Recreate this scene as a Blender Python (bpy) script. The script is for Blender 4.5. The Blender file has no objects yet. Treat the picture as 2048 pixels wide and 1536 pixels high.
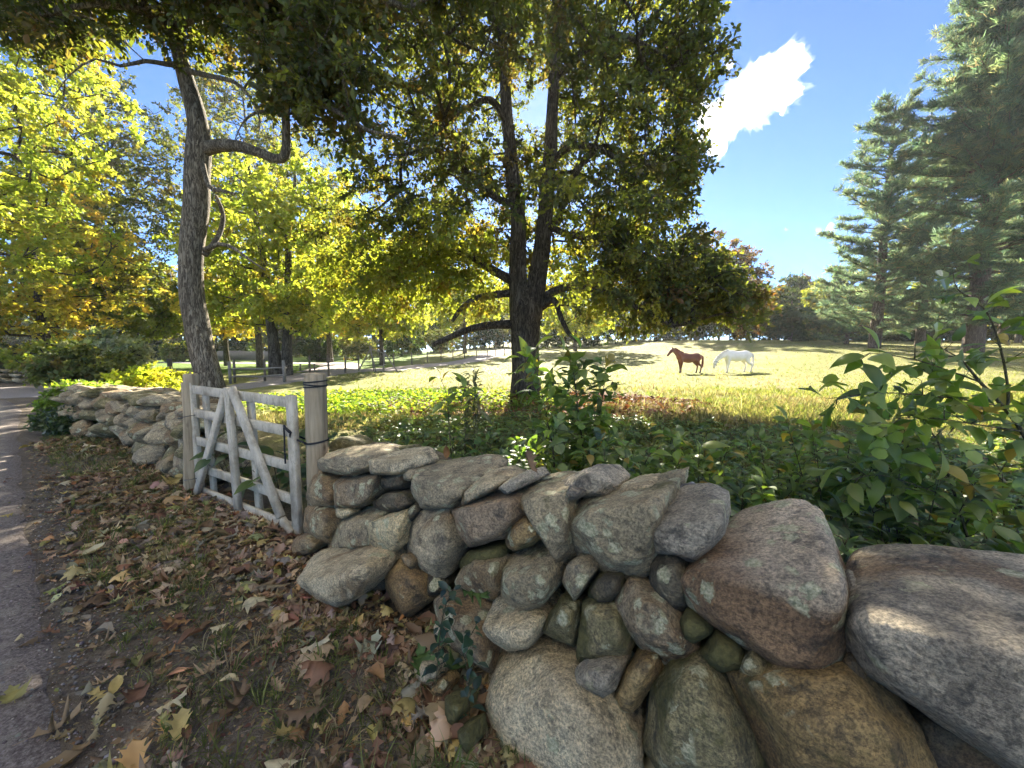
import bpy, bmesh, math, random
import numpy as np
from mathutils import Vector, Matrix

SEED = 11
rng = np.random.default_rng(SEED)
random.seed(SEED)
sc = bpy.context.scene
COL = sc.collection
PI = math.pi

# ------------------------------------------------------------------ camera
F_PX = 770.0
PITCH = math.atan((768 - 695) / F_PX)
CAM = np.array([0.0, 0.0, 1.5])
cam_d = bpy.data.cameras.new("camera")
cam_d.sensor_width = 36.0
cam_d.lens = 36.0 * F_PX / 2048.0
cam_d.clip_start = 0.05
cam_d.clip_end = 3000.0
cam_o = bpy.data.objects.new("camera", cam_d)
COL.objects.link(cam_o)
cam_o.location = CAM
cam_o.rotation_euler = (PI / 2 - PITCH, 0, 0)
sc.camera = cam_o
CP, SP = math.cos(PITCH), math.sin(PITCH)


def ray(px, py):
    """direction of the line of sight that the traced photograph point belongs to"""
    a = (px - 1024) / F_PX
    b = (768 - py) / F_PX
    return np.array([a, CP + b * SP, -SP + b * CP])


def at(px, py, y):
    d = ray(px, py)
    return CAM + d * (y / d[1])


def smooth(t):
    t = np.clip(t, 0, 1)
    return t * t * (3 - 2 * t)


def height(x, y):
    """terrain height: level near the wall, the field rises at the back and towards the pines"""
    x = np.asarray(x, float)
    y = np.asarray(y, float)
    h = 1.25 * smooth((y - 24) / 36.0) * smooth((x + 25) / 26.0)
    h = h + 1.3 * smooth((x - 9) / 18.0) * smooth((y - 14) / 18.0)
    h = h - 0.2 * smooth((-x - 10) / 12.0) * smooth((y - 16) / 12.0)
    h = h + 0.02 * np.clip(y - 60, 0, 400) * smooth((x + 30) / 30.0)
    h = h - 2.6 * smooth((-x - 40) / 40.0) * smooth((y - 45) / 40.0)
    h = h + 0.045 * (np.sin(x * 0.9 + 1.0) * np.sin(y * 0.7) + 0.6 * np.sin(x * 0.37 + y * 0.53)) * smooth((y - 7) / 6.0)
    return h


def onground(px, py):
    d = ray(px, py)
    t = -CAM[2] / d[2] if d[2] < -1e-4 else 200
    t = min(t, 120)
    for k in range(30):
        p = CAM + d * t
        g = float(height(p[0], p[1]))
        t = t + (p[2] - g) / max(-d[2], 0.02) * 0.5
    p = CAM + d * t
    p[2] = float(height(p[0], p[1]))
    return p


# ------------------------------------------------------------------ mesh helpers
def mk(name, V, Fs, mat, parent=None, col=None, smooth_=True, origin=None, slots=None):
    """link ONE mesh object built from vertex and face arrays"""
    V = np.asarray(V, float)
    if parent is not None:
        org = np.array(parent.get('_base', (0, 0, 0)), float)
        Vl = V - org
    elif origin is not None:
        org = np.asarray(origin, float)
        Vl = V - org
    else:
        org = np.zeros(3)
        Vl = V
    me = bpy.data.meshes.new(name)
    me.vertices.add(len(Vl))
    me.vertices.foreach_set("co", Vl.astype(np.float32).ravel())
    Fs = [np.asarray(f, int) for f in Fs if len(f)]
    li = np.concatenate([f.ravel() for f in Fs])
    lt = np.concatenate([np.full(len(f), f.shape[1]) for f in Fs])
    ls = np.concatenate([[0], np.cumsum(lt)[:-1]])
    me.loops.add(len(li))
    me.loops.foreach_set("vertex_index", li.astype(np.int32))
    me.polygons.add(len(lt))
    me.polygons.foreach_set("loop_start", ls.astype(np.int32))
    me.polygons.foreach_set("loop_total", lt.astype(np.int32))
    if smooth_:
        me.polygons.foreach_set("use_smooth", np.ones(len(lt), bool))
    if col is not None:
        a = me.attributes.new("col", 'FLOAT_COLOR', 'POINT')
        c = np.ones((len(Vl), 4), np.float32)
        c[:, :3] = col
        a.data.foreach_set("color", c.ravel())
    me.update()
    me.validate()
    me.materials.append(mat)
    o = bpy.data.objects.new(name, me)
    COL.objects.link(o)
    if parent is not None:
        o.parent = parent
    else:
        o.location = org
    return o


def tag(o, label=None, cat=None, group=None, kind=None):
    if label:
        o["label"] = label
    if cat:
        o["category"] = cat
    if group:
        o["group"] = group
    if kind:
        o["kind"] = kind
    return o


def thing(name, label, cat, base, group=None):
    o = bpy.data.objects.new(name, None)
    COL.objects.link(o)
    o.location = base
    o.empty_display_size = 0.1
    o['_base'] = [float(v) for v in base]
    return tag(o, label, cat, group)


class MB:
    """collects shapes for one mesh"""
    def __init__(s):
        s.V, s.F, s.C, s.n = [], [], [], 0

    def add(s, V, Fs, col=None):
        V = np.asarray(V, float)
        s.V.append(V)
        for f in Fs:
            if len(f):
                s.F.append(np.asarray(f, int) + s.n)
        if col is not None:
            s.C.append(np.broadcast_to(np.asarray(col, float), (len(V), 3)))
        s.n += len(V)

    def build(s, name, mat, parent=None, smooth_=True, origin=None):
        C = np.concatenate(s.C) if s.C else None
        return mk(name, np.concatenate(s.V), s.F, mat, parent, C, smooth_, origin)


def box(c, ax, ay, az):
    """box from centre and three half-axis vectors"""
    c, ax, ay, az = [np.asarray(v, float) for v in (c, ax, ay, az)]
    V = [c + i * ax + j * ay + k * az for i in (-1, 1) for j in (-1, 1) for k in (-1, 1)]
    F = [(0, 1, 3, 2), (4, 6, 7, 5), (0, 4, 5, 1), (2, 3, 7, 6), (0, 2, 6, 4), (1, 5, 7, 3)]
    return np.array(V), [np.array(F)]


def bevbox(c, ax, ay, az, b=0.004):
    """box with chamfered edges (24 verts)"""
    c = np.asarray(c, float)
    A = [np.asarray(v, float) for v in (ax, ay, az)]
    L = [max(np.linalg.norm(a), 1e-6) for a in A]
    pts = []
    for sx in (-1, 1):
        for sy in (-1, 1):
            for sz in (-1, 1):
                s = (sx, sy, sz)
                for k in range(3):
                    f = [1 - b / L[i] if i != k else 1.0 for i in range(3)]
                    pts.append(c + sum(s[i] * f[i] * A[i] for i in range(3)))
    bm = bmesh.new()
    for p in pts:
        bm.verts.new(p)
    bmesh.ops.convex_hull(bm, input=bm.verts)
    bmesh.ops.dissolve_limit(bm, angle_limit=0.02, verts=bm.verts, edges=bm.edges)
    bm.verts.index_update()
    V = np.array([v.co[:] for v in bm.verts])
    fs = {}
    for f in bm.faces:
        fs.setdefault(len(f.verts), []).append([v.index for v in f.verts])
    bm.free()
    return V, [np.array(f) for f in fs.values()]


def frames(T):
    """perpendicular vectors for an array of unit tangents"""
    up = np.where(np.abs(T[:, 2:3]) > 0.9, np.array([[1.0, 0, 0]]), np.array([[0, 0, 1.0]]))
    A = np.cross(T, up)
    A /= np.linalg.norm(A, axis=1, keepdims=True) + 1e-9
    B = np.cross(T, A)
    return A, B


def tubes(p0, p1, r0, r1, sides=5):
    """many separate tapered tubes"""
    p0, p1 = np.asarray(p0, float), np.asarray(p1, float)
    r0, r1 = np.asarray(r0, float), np.asarray(r1, float)
    T = p1 - p0
    T /= np.linalg.norm(T, axis=1, keepdims=True) + 1e-9
    A, B = frames(T)
    n = len(p0)
    ang = np.arange(sides) * 2 * PI / sides
    c, s = np.cos(ang), np.sin(ang)
    D = A[:, None, :] * c[None, :, None] + B[:, None, :] * s[None, :, None]
    V = np.concatenate([p0[:, None, :] + D * r0[:, None, None], p1[:, None, :] + D * r1[:, None, None]], axis=1)
    base = (np.arange(n) * 2 * sides)[:, None]
    i = np.arange(sides)[None, :]
    j = (i + 1) % sides
    F = np.stack([base + i, base + j, base + sides + j, base + sides + i], axis=2).reshape(-1, 4)
    return V.reshape(-1, 3), [F]


def catmull(P, step):
    """resample a polyline (with extra columns) smoothly"""
    P = np.asarray(P, float)
    Q = np.vstack([2 * P[0] - P[1], P, 2 * P[-1] - P[-2]])
    out = []
    for i in range(1, len(Q) - 2):
        L = np.linalg.norm(Q[i + 1][:3] - Q[i][:3])
        n = max(2, int(L / step))
        for k in range(n):
            t = k / n
            out.append(0.5 * ((2 * Q[i]) + (-Q[i - 1] + Q[i + 1]) * t + (2 * Q[i - 1] - 5 * Q[i] + 4 * Q[i + 1] - Q[i + 2]) * t * t
                              + (-Q[i - 1] + 3 * Q[i] - 3 * Q[i + 1] + Q[i + 2]) * t ** 3))
    out.append(Q[-2])
    return np.array(out)


def hash3(ix, iy, iz, seed):
    h = (ix * 374761393 + iy * 668265263 + iz * 1274126177 + seed * 974634777) & 0xFFFFFFFF
    h = ((h ^ (h >> 13)) * 1103515245) & 0xFFFFFFFF
    h = h ^ (h >> 16)
    return (h & 0xFFFFFF) / float(0xFFFFFF)


def vnoise(P, seed=0):
    """value noise in -1..1"""
    P = np.asarray(P, float)
    I = np.floor(P).astype(np.int64)
    f = P - I
    u = f * f * f * (f * (f * 6 - 15) + 10)
    r = 0
    for dx in (0, 1):
        for dy in (0, 1):
            for dz in (0, 1):
                w = (u[:, 0] if dx else 1 - u[:, 0]) * (u[:, 1] if dy else 1 - u[:, 1]) * (u[:, 2] if dz else 1 - u[:, 2])
                r = r + w * hash3(I[:, 0] + dx, I[:, 1] + dy, I[:, 2] + dz, seed)
    return r * 2 - 1


def fbm(P, seed=0, oct=4, gain=0.5):
    a, s, t = 1.0, 0, 0
    P = np.asarray(P, float)
    for k in range(oct):
        s = s + a * vnoise(P * (2.03 ** k) + k * 7.3, seed + k)
        t += a
        a *= gain
    return s / t


def sweep(P, sides=16, rough=0.0, seed=0, flute=0.0, cap=True):
    """one tube along rows (x,y,z,r) with a lumpy surface"""
    P = np.asarray(P, float)
    X, R = P[:, :3], P[:, 3]
    T = np.gradient(X, axis=0)
    T /= np.linalg.norm(T, axis=1, keepdims=True) + 1e-9
    A = np.zeros_like(X)
    a = np.cross(T[0], [0, 1, 0.01])
    if np.linalg.norm(a) < 1e-3:
        a = np.array([1.0, 0, 0])
    for i in range(len(X)):
        a = a - T[i] * np.dot(a, T[i])
        a /= np.linalg.norm(a)
        A[i] = a
    B = np.cross(T, A)
    ang = np.arange(sides) * 2 * PI / sides
    D = A[:, None, :] * np.cos(ang)[None, :, None] + B[:, None, :] * np.sin(ang)[None, :, None]
    rr = np.repeat(R[:, None], sides, 1)
    V0 = X[:, None, :] + D * rr[:, :, None]
    if rough:
        q = V0.reshape(-1, 3)
        n = fbm(q * np.array([3.0, 3.0, 1.2]), seed, 3) * 0.6 + fbm(q * np.array([11, 11, 2.5]), seed + 9, 2) * 0.4
        rr = rr * (1 + rough * n.reshape(rr.shape))
        if flute:
            rr = rr * (1 + flute * np.sin(ang * 5 + seed)[None, :])
        V0 = X[:, None, :] + D * rr[:, :, None]
    n = len(X)
    i = np.arange(n - 1)[:, None] * sides
    j = np.arange(sides)[None, :]
    k = (j + 1) % sides
    F = np.stack([i + j, i + k, i + sides + k, i + sides + j], axis=2).reshape(-1, 4)
    V = V0.reshape(-1, 3)
    Fs = [F]
    if cap:
        V = np.vstack([V, X[0], X[-1]])
        c0, c1 = len(V) - 2, len(V) - 1
        jj = np.arange(sides)
        kk = (jj + 1) % sides
        Fs.append(np.stack([np.full(sides, c0), kk, jj], 1))
        Fs.append(np.stack([np.full(sides, c1), (n - 1) * sides + jj, (n - 1) * sides + kk], 1))
    return V, Fs


# ------------------------------------------------------------------ leaf templates: x across, y along, z up
def leaf_grid(profile, ny=6, fold=0.25, curl=0.15, twist=0.0, mid=True):
    """profile(t)->half width; three columns, or five when mid"""
    ts = np.linspace(0, 1, ny + 1)
    V, rows = [], []
    us = (-1, -0.5, 0, 0.5, 1) if mid else (-1, 0, 1)
    for t in ts:
        w = profile(t)
        for u in us:
            x = u * w
            z = fold * abs(x) - curl * (t - 0.4) ** 2 * 1.0 + 0.08
            V.append((x, t, z + twist * x * (t - 0.5)))
    k = len(us)
    F = []
    for i in range(ny):
        for j in range(k - 1):
            F.append((i * k + j, i * k + j + 1, (i + 1) * k + j + 1, (i + 1) * k + j))
    return np.array(V), [np.array(F)]


def ov(w=0.3, p=0.8):
    return lambda t: max(0.004, w * math.sin(PI * min(max(t, 0), 1) ** p))


LEAF_TREE = (np.array([(0, 0, 0), (-0.24, 0.38, 0.06), (0.24, 0.38, 0.06), (-0.2, 0.7, 0.03), (0.2, 0.7, 0.03), (0, 1, -0.1), (0, 0.5, 0.0)]),
             [np.array([(0, 6, 1), (0, 2, 6), (1, 6, 3), (6, 2, 4), (3, 6, 5), (6, 4, 5)])])
LEAF_FAR = (np.array([(0, 0, 0), (-0.3, 0.5, 0.08), (0.3, 0.5, 0.08), (0, 1, -0.06)]), [np.array([(0, 2, 1), (1, 2, 3)])])
LEAF_OVATE = leaf_grid(ov(0.27), 6, 0.3, 0.35)
LEAF_OVATE2 = leaf_grid(ov(0.24, 0.7), 6, -0.15, 0.7, 0.3)
LEAF_LANCE = leaf_grid(ov(0.1, 0.8), 5, 0.3, 0.5, 0, False)


def lobed(side, curl, roll, seed=0, jitter=0.02):
    """a lobed leaf from the points of one side (halfwidth, along)"""
    r = np.random.default_rng(seed)
    V = []
    n = len(side)
    ym = np.maximum.accumulate(np.linspace(0, 1, n) * 0.5 + np.array([s[1] for s in side]) * 0.5)
    ym = np.clip(ym, 0, 1)
    for i, (w, y) in enumerate(side):
        for u in (-1, -0.5, 0, 0.5, 1):
            a = abs(u)
            x = u * (w + r.normal(0, jitter) * (a == 1))
            yy = ym[i] * (1 - a) + (y + r.normal(0, jitter) * (a == 1)) * a
            V.append((x, yy, 0))
    V = np.array(V)
    z = curl * (V[:, 1] - 0.45) ** 2 + roll * V[:, 0] ** 2 * 3 + 0.03 * np.sin(V[:, 1] * 9 + seed) * np.abs(V[:, 0]) * 6
    V[:, 2] = z - z.min()
    F = []
    for i in range(n - 1):
        for j in range(4):
            F.append((i * 5 + j, i * 5 + j + 1, (i + 1) * 5 + j + 1, (i + 1) * 5 + j))
    Fs = [np.array(F)]
    # stalk
    b = len(V)
    V = np.vstack([V, [(-0.008, 0.01, V[2, 2]), (0.008, 0.01, V[2, 2]), (0.008, -0.28, V[2, 2] + 0.04), (-0.008, -0.28, V[2, 2] + 0.04)]])
    Fs.append(np.array([(b, b + 1, b + 2, b + 3)]))
    return V, Fs


OAK = [(0.004, 0.0), (0.05, 0.05), (0.2, 0.16), (0.07, 0.22), (0.09, 0.3), (0.36, 0.44), (0.32, 0.38), (0.10, 0.45), (0.10, 0.53), (0.38, 0.74), (0.22, 0.66), (0.09, 0.68), (0.10, 0.76), (0.22, 0.93), (0.07, 0.86), (0.003, 1.0)]
OAK2 = [(0.004, 0.0), (0.06, 0.08), (0.14, 0.2), (0.1, 0.27), (0.2, 0.38), (0.26, 0.42), (0.14, 0.47), (0.2, 0.58), (0.32, 0.66), (0.2, 0.68), (0.18, 0.76), (0.24, 0.85), (0.12, 0.9), (0.003, 1.0)]
MAPLE = [(0.004, 0.0), (0.18, -0.06), (0.34, 0.02), (0.28, 0.12), (0.52, 0.36), (0.34, 0.36), (0.3, 0.42), (0.36, 0.62), (0.2, 0.56), (0.14, 0.62), (0.2, 0.78), (0.08, 0.84), (0.003, 1.0)]
SASS = [(0.004, 0.0), (0.08, 0.12), (0.14, 0.3), (0.42, 0.62), (0.36, 0.66), (0.16, 0.5), (0.15, 0.56), (0.24, 0.75), (0.16, 0.92), (0.003, 1.0)]
BEECH = [(0.004, 0.0), (0.16, 0.12), (0.26, 0.3), (0.27, 0.45), (0.22, 0.65), (0.12, 0.85), (0.003, 1.0)]


def unit(v):
    return v / (np.linalg.norm(v, axis=-1, keepdims=True) + 1e-9)


def rots(D, N):
    """rotation matrices whose y axis is D and z axis near N"""
    D = unit(D)
    N = unit(N - D * np.sum(N * D, axis=1, keepdims=True))
    S = np.cross(D, N)
    return np.stack([S, D, N], axis=2)


def scatter(tmpl, pos, R, size, col):
    """copies of a template at positions, as arrays for one mesh"""
    V, Fs = tmpl
    n, m = len(pos), len(V)
    size = np.broadcast_to(np.asarray(size, float), (n,))
    W = np.einsum('nij,mj->nmi', R, V) * size[:, None, None] + pos[:, None, :]
    base = (np.arange(n) * m)[:, None, None]
    F = [(f[None, :, :] + base).reshape(-1, f.shape[1]) for f in Fs]
    C = np.repeat(col, m, axis=0)
    return W.reshape(-1, 3), F, C


def palette(pal, n, jit=0.15, r=None):
    """n colours from [(weight,(r,g,b)),...] with brightness jitter"""
    r = r or rng
    w = np.array([p[0] for p in pal], float)
    c = np.array([p[1] for p in pal], float)
    k = r.choice(len(pal), n, p=w / w.sum())
    return np.clip(c[k] * np.exp(r.normal(0, jit, (n, 1))) * np.exp(r.normal(0, jit * 0.3, (n, 3))), 0.002, 0.9)


# ------------------------------------------------------------------ materials
def new_mat(name):
    m = bpy.data.materials.new(name)
    m.use_nodes = True
    nt = m.node_tree
    nt.nodes.clear()
    out = nt.nodes.new('ShaderNodeOutputMaterial')
    return m, nt, out


class NB:
    """small helper to write node trees"""
    def __init__(s, nt):
        s.nt = nt

    def n(s, t, **kw):
        x = s.nt.nodes.new(t)
        for k, v in kw.items():
            setattr(x, k, v)
        return x

    def put(s, sock, v):
        if isinstance(v, bpy.types.NodeSocket):
            s.nt.links.new(v, sock)
        elif isinstance(v, (tuple, list)) and sock.type == 'RGBA':
            sock.default_value = (*v[:3], 1)
        else:
            sock.default_value = v

    def noise(s, vec, scale, detail=4, rough=0.55, dist=0.0):
        x = s.n('ShaderNodeTexNoise')
        s.put(x.inputs['Vector'], vec)
        x.inputs['Scale'].default_value = scale
        x.inputs['Detail'].default_value = detail
        x.inputs['Roughness'].default_value = rough
        x.inputs['Distortion'].default_value = dist
        return x.outputs['Fac']

    def voro(s, vec, scale, feature='F1'):
        x = s.n('ShaderNodeTexVoronoi', feature=feature)
        s.put(x.inputs['Vector'], vec)
        x.inputs['Scale'].default_value = scale
        return x.outputs['Distance']

    def ramp(s, fac, stops):
        x = s.n('ShaderNodeValToRGB')
        cr = x.color_ramp
        while len(cr.elements) < len(stops):
            cr.elements.new(0.5)
        for e, (p, c) in zip(cr.elements, stops):
            e.position = p
            e.color = (*c, 1) if isinstance(c, (tuple, list)) else (c, c, c, 1)
        s.put(x.inputs['Fac'], fac)
        return x.outputs['Color']

    def mix(s, fac, a, b, mode='MIX'):
        x = s.n('ShaderNodeMix', data_type='RGBA', blend_type=mode)
        s.put(x.inputs[0], fac)
        s.put(x.inputs[6], a)
        s.put(x.inputs[7], b)
        return x.outputs[2]

    def math(s, op, a, b=0.0, clamp=False):
        x = s.n('ShaderNodeMath', operation=op, use_clamp=clamp)
        s.put(x.inputs[0], a)
        s.put(x.inputs[1], b)
        return x.outputs[0]

    def mapping(s, vec, scale=(1, 1, 1), loc=(0, 0, 0)):
        x = s.n('ShaderNodeMapping')
        s.put(x.inputs['Vector'], vec)
        x.inputs['Scale'].default_value = scale
        s.put(x.inputs['Location'], loc)
        return x.outputs[0]

    def objvec(s, shift=True):
        tc = s.n('ShaderNodeTexCoord').outputs['Object']
        if not shift:
            return tc
        r = s.n('ShaderNodeObjectInfo').outputs['Random']
        v = s.n('ShaderNodeVectorMath', operation='ADD')
        s.nt.links.new(tc, v.inputs[0])
        m = s.math('MULTIPLY', r, 37.0)
        c = s.n('ShaderNodeCombineXYZ')
        for i in range(3):
            s.nt.links.new(m, c.inputs[i])
        s.nt.links.new(c.outputs[0], v.inputs[1])
        return v.outputs[0]

    def bump(s, h, strength, dist, normal=None):
        x = s.n('ShaderNodeBump')
        x.inputs['Strength'].default_value = strength
        x.inputs['Distance'].default_value = dist
        s.put(x.inputs['Height'], h)
        if normal is not None:
            s.put(x.inputs['Normal'], normal)
        return x.outputs[0]

    def princ(s, out, col, rough=0.8, spec=0.3, normal=None):
        x = s.n('ShaderNodeBsdfPrincipled')
        s.put(x.inputs['Base Color'], col)
        s.put(x.inputs['Roughness'], rough)
        s.put(x.inputs['Specular IOR Level'], spec)
        if normal is not None:
            s.put(x.inputs['Normal'], normal)
        s.nt.links.new(x.outputs[0], out.inputs['Surface'])
        return x


def leaf_mat(name, trans=0.5, boost=(1.5, 1.55, 0.5), gloss=0.03, rough=0.5, dead=False, fres=0.0):
    """thin leaf: reflects its own colour, lets a yellower light through, a little waxy shine"""
    m, nt, out = new_mat(name)
    b = NB(nt)
    at_ = b.n('ShaderNodeAttribute', attribute_name='col')
    c = at_.outputs['Color']
    nz = b.noise(b.n('ShaderNodeTexCoord').outputs['Object'], 9.0 if dead else 3.0, 3)
    c2 = b.mix(0.5, c, b.ramp(nz, [(0.3, (0.45, 0.42, 0.4)), (0.7, (1.0, 1.0, 1.0))]), 'MULTIPLY')
    c2 = b.mix(0.55, c, c2)
    tcol = b.mix(1.0, c2, boost, 'MULTIPLY')
    d = b.n('ShaderNodeBsdfDiffuse')
    b.put(d.inputs['Color'], c2)
    t = b.n('ShaderNodeBsdfTranslucent')
    b.put(t.inputs['Color'], tcol)
    mx = b.n('ShaderNodeMixShader')
    mx.inputs[0].default_value = trans
    nt.links.new(d.outputs[0], mx.inputs[1])
    nt.links.new(t.outputs[0], mx.inputs[2])
    g = b.n('ShaderNodeBsdfGlossy')
    g.inputs['Roughness'].default_value = rough
    g.inputs['Color'].default_value = (0.9, 0.9, 0.9, 1)
    fr = b.n('ShaderNodeFresnel')
    fr.inputs['IOR'].default_value = 1.4
    f2 = b.math('ADD', b.math('MULTIPLY', fr.outputs[0], fres), gloss, True)
    m2 = b.n('ShaderNodeMixShader')
    nt.links.new(f2, m2.inputs[0])
    nt.links.new(mx.outputs[0], m2.inputs[1])
    nt.links.new(g.outputs[0], m2.inputs[2])
    nt.links.new(m2.outputs[0], out.inputs['Surface'])
    return m


def stone_mat(name, c1, c2, c3, lichen=0.3, stain=0.2, moss=0.0, stain_col=(0.2, 0.13, 0.07), front=False, lich_col=(0.56, 0.55, 0.43)):
    m, nt, out = new_mat(name)
    b = NB(nt)
    v = b.objvec()
    n1 = b.noise(v, 4.0, 6, 0.6, 0.6)
    col = b.ramp(n1, [(0.28, c1), (0.5, c2), (0.72, c3)])
    # banding along one direction, as in schist
    vs = b.mapping(v, (3, 9, 34))
    col = b.mix(0.35, col, b.ramp(b.noise(vs, 1.6, 5, 0.65, 1.0), [(0.3, (0.42, 0.41, 0.4)), (0.62, (1.15, 1.13, 1.1))]), 'MULTIPLY')
    st = b.ramp(b.noise(v, 2.6, 4, 0.6, 0.8), [(0.62 - stain * 0.35, 0.0), (0.72 - stain * 0.3, 1.0)])
    col = b.mix(b.math('MULTIPLY', st, 0.75), col, stain_col)
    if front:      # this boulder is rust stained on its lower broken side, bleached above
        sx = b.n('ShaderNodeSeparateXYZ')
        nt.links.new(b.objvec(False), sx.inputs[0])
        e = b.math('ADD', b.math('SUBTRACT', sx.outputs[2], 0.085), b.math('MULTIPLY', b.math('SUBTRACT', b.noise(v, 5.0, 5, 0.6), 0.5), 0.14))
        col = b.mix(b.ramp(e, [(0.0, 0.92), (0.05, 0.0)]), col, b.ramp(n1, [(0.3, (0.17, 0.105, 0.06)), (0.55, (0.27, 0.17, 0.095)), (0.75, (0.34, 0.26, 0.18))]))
    g = b.noise(v, 95.0, 4, 0.8)
    col = b.mix(0.58, col, b.ramp(g, [(0.4, (0.22, 0.22, 0.22)), (0.5, (0.95, 0.95, 0.95)), (0.6, (1.7, 1.67, 1.58))]), 'MULTIPLY')
    dk = b.ramp(b.noise(v, 11.0, 7, 0.75), [(0.38, 1.0), (0.47, 0.0)])
    col = b.mix(b.math('MULTIPLY', dk, 0.6), col, (0.035, 0.035, 0.034))
    # lichen: crusty patches with ragged edge
    gate = b.ramp(b.noise(v, 5.0, 2, 0.5), [(0.62 - lichen * 0.25, 0.0), (0.67 - lichen * 0.25, 1.0)])
    rag = b.math('MULTIPLY', b.math('SUBTRACT', b.noise(v, 55.0, 6, 0.75), 0.5), 0.9)
    ros = b.ramp(b.math('ADD', b.voro(v, 13.0), rag), [(0.36, 1.0), (0.41, 0.0)])
    lm = b.math('MULTIPLY', gate, ros)
    lc = b.mix(b.ramp(b.noise(v, 90, 4, 0.7), [(0.4, 0.0), (0.6, 1.0)]), (lich_col[0] * 1.15, lich_col[1] * 1.15, lich_col[2] * 1.1), (lich_col[0] * 0.5, lich_col[1] * 0.55, lich_col[2] * 0.45))
    col = b.mix(b.math('MULTIPLY', lm, 0.9), col, lc)
    if moss > 0:
        mm = b.math('MULTIPLY', b.ramp(b.noise(v, 4.5, 5, 0.65), [(0.62 - moss * 0.3, 0.0), (0.72 - moss * 0.3, 1.0)]), 0.85)
        col = b.mix(mm, col, b.ramp(b.noise(v, 50, 3), [(0.3, (0.06, 0.06, 0.02)), (0.7, (0.15, 0.14, 0.05))]))
    col = b.mix(1.0, col, (1.17, 1.09, 0.93), 'MULTIPLY')
    h = b.math('ADD', b.math('MULTIPLY', b.noise(v, 26.0, 8, 0.7), 1.0), b.math('MULTIPLY', g, 0.22))
    h = b.math('ADD', h, b.math('MULTIPLY', lm, 0.18))
    h = b.math('ADD', h, b.math('MULTIPLY', b.noise(vs, 1.6, 5, 0.65, 1.0), 0.5))
    h = b.math('ADD', h, b.math('MULTIPLY', b.voro(b.mapping(v, (1, 1, 1.6)), 17.0), 0.55))
    nm = b.bump(h, 1.0, 0.032)
    b.princ(out, col, b.ramp(n1, [(0.3, 0.62), (0.7, 0.85)]), 0.35, nm)
    return m


STONE = {
    'grey': stone_mat('grey_stone', (0.189, 0.165, 0.123), (0.335, 0.291, 0.210), (0.524, 0.452, 0.327), 0.4, 0.15, 0.0),
    'grey_lichen': stone_mat('lichen_grey_stone', (0.218, 0.191, 0.134), (0.349, 0.301, 0.208), (0.495, 0.422, 0.297), 0.85, 0.2, 0.1),
    'pale': stone_mat('pale_granite', (0.338, 0.289, 0.198), (0.546, 0.474, 0.341), (0.700, 0.652, 0.495), 0.15, 0.1, 0.0),
    'cream': stone_mat('cream_stone', (0.442, 0.369, 0.220), (0.624, 0.529, 0.341), (0.700, 0.676, 0.484), 0.2, 0.05, 0.0),
    'brown': stone_mat('brown_stone', (0.195, 0.154, 0.094), (0.325, 0.258, 0.160), (0.442, 0.357, 0.231), 0.35, 0.5, 0.0),
    'pink': stone_mat('pinkish_brown_stone', (0.24, 0.182, 0.13), (0.36, 0.28, 0.2), (0.47, 0.395, 0.305), 0.35, 0.15, 0.0, (0.25, 0.165, 0.095)),
    'olive': stone_mat('olive_stone', (0.149, 0.139, 0.077), (0.269, 0.239, 0.138), (0.404, 0.352, 0.209), 0.4, 0.1, 0.45),
    'moss': stone_mat('mossy_stone', (0.130, 0.129, 0.066), (0.208, 0.197, 0.099), (0.312, 0.283, 0.154), 0.1, 0.1, 1.1),
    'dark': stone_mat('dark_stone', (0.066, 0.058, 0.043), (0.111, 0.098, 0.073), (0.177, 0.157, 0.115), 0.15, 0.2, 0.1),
    'rust': stone_mat('rusty_stone', (0.21, 0.168, 0.115), (0.32, 0.26, 0.18), (0.45, 0.385, 0.295), 0.6, 0.45, 0.0, (0.22, 0.14, 0.07)),
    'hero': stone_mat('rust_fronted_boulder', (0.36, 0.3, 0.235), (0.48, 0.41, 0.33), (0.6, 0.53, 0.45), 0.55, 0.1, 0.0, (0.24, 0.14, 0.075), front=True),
    'ochre': stone_mat('ochre_stone', (0.208, 0.148, 0.066), (0.351, 0.252, 0.121), (0.468, 0.357, 0.187), 0.25, 0.35, 0.15),
    'blue': stone_mat('bluish_grey_stone', (0.218, 0.203, 0.174), (0.369, 0.338, 0.286), (0.546, 0.492, 0.405), 0.35, 0.1, 0.0),
    'mica': stone_mat('black_and_white_gneiss', (0.150, 0.135, 0.118), (0.355, 0.320, 0.266), (0.683, 0.609, 0.491), 0.2, 0.1, 0.0),
    'far': stone_mat('weathered_wall_stone', (0.2, 0.172, 0.122), (0.35, 0.305, 0.22), (0.48, 0.425, 0.315), 0.35, 0.2, 0.15),
}


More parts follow.
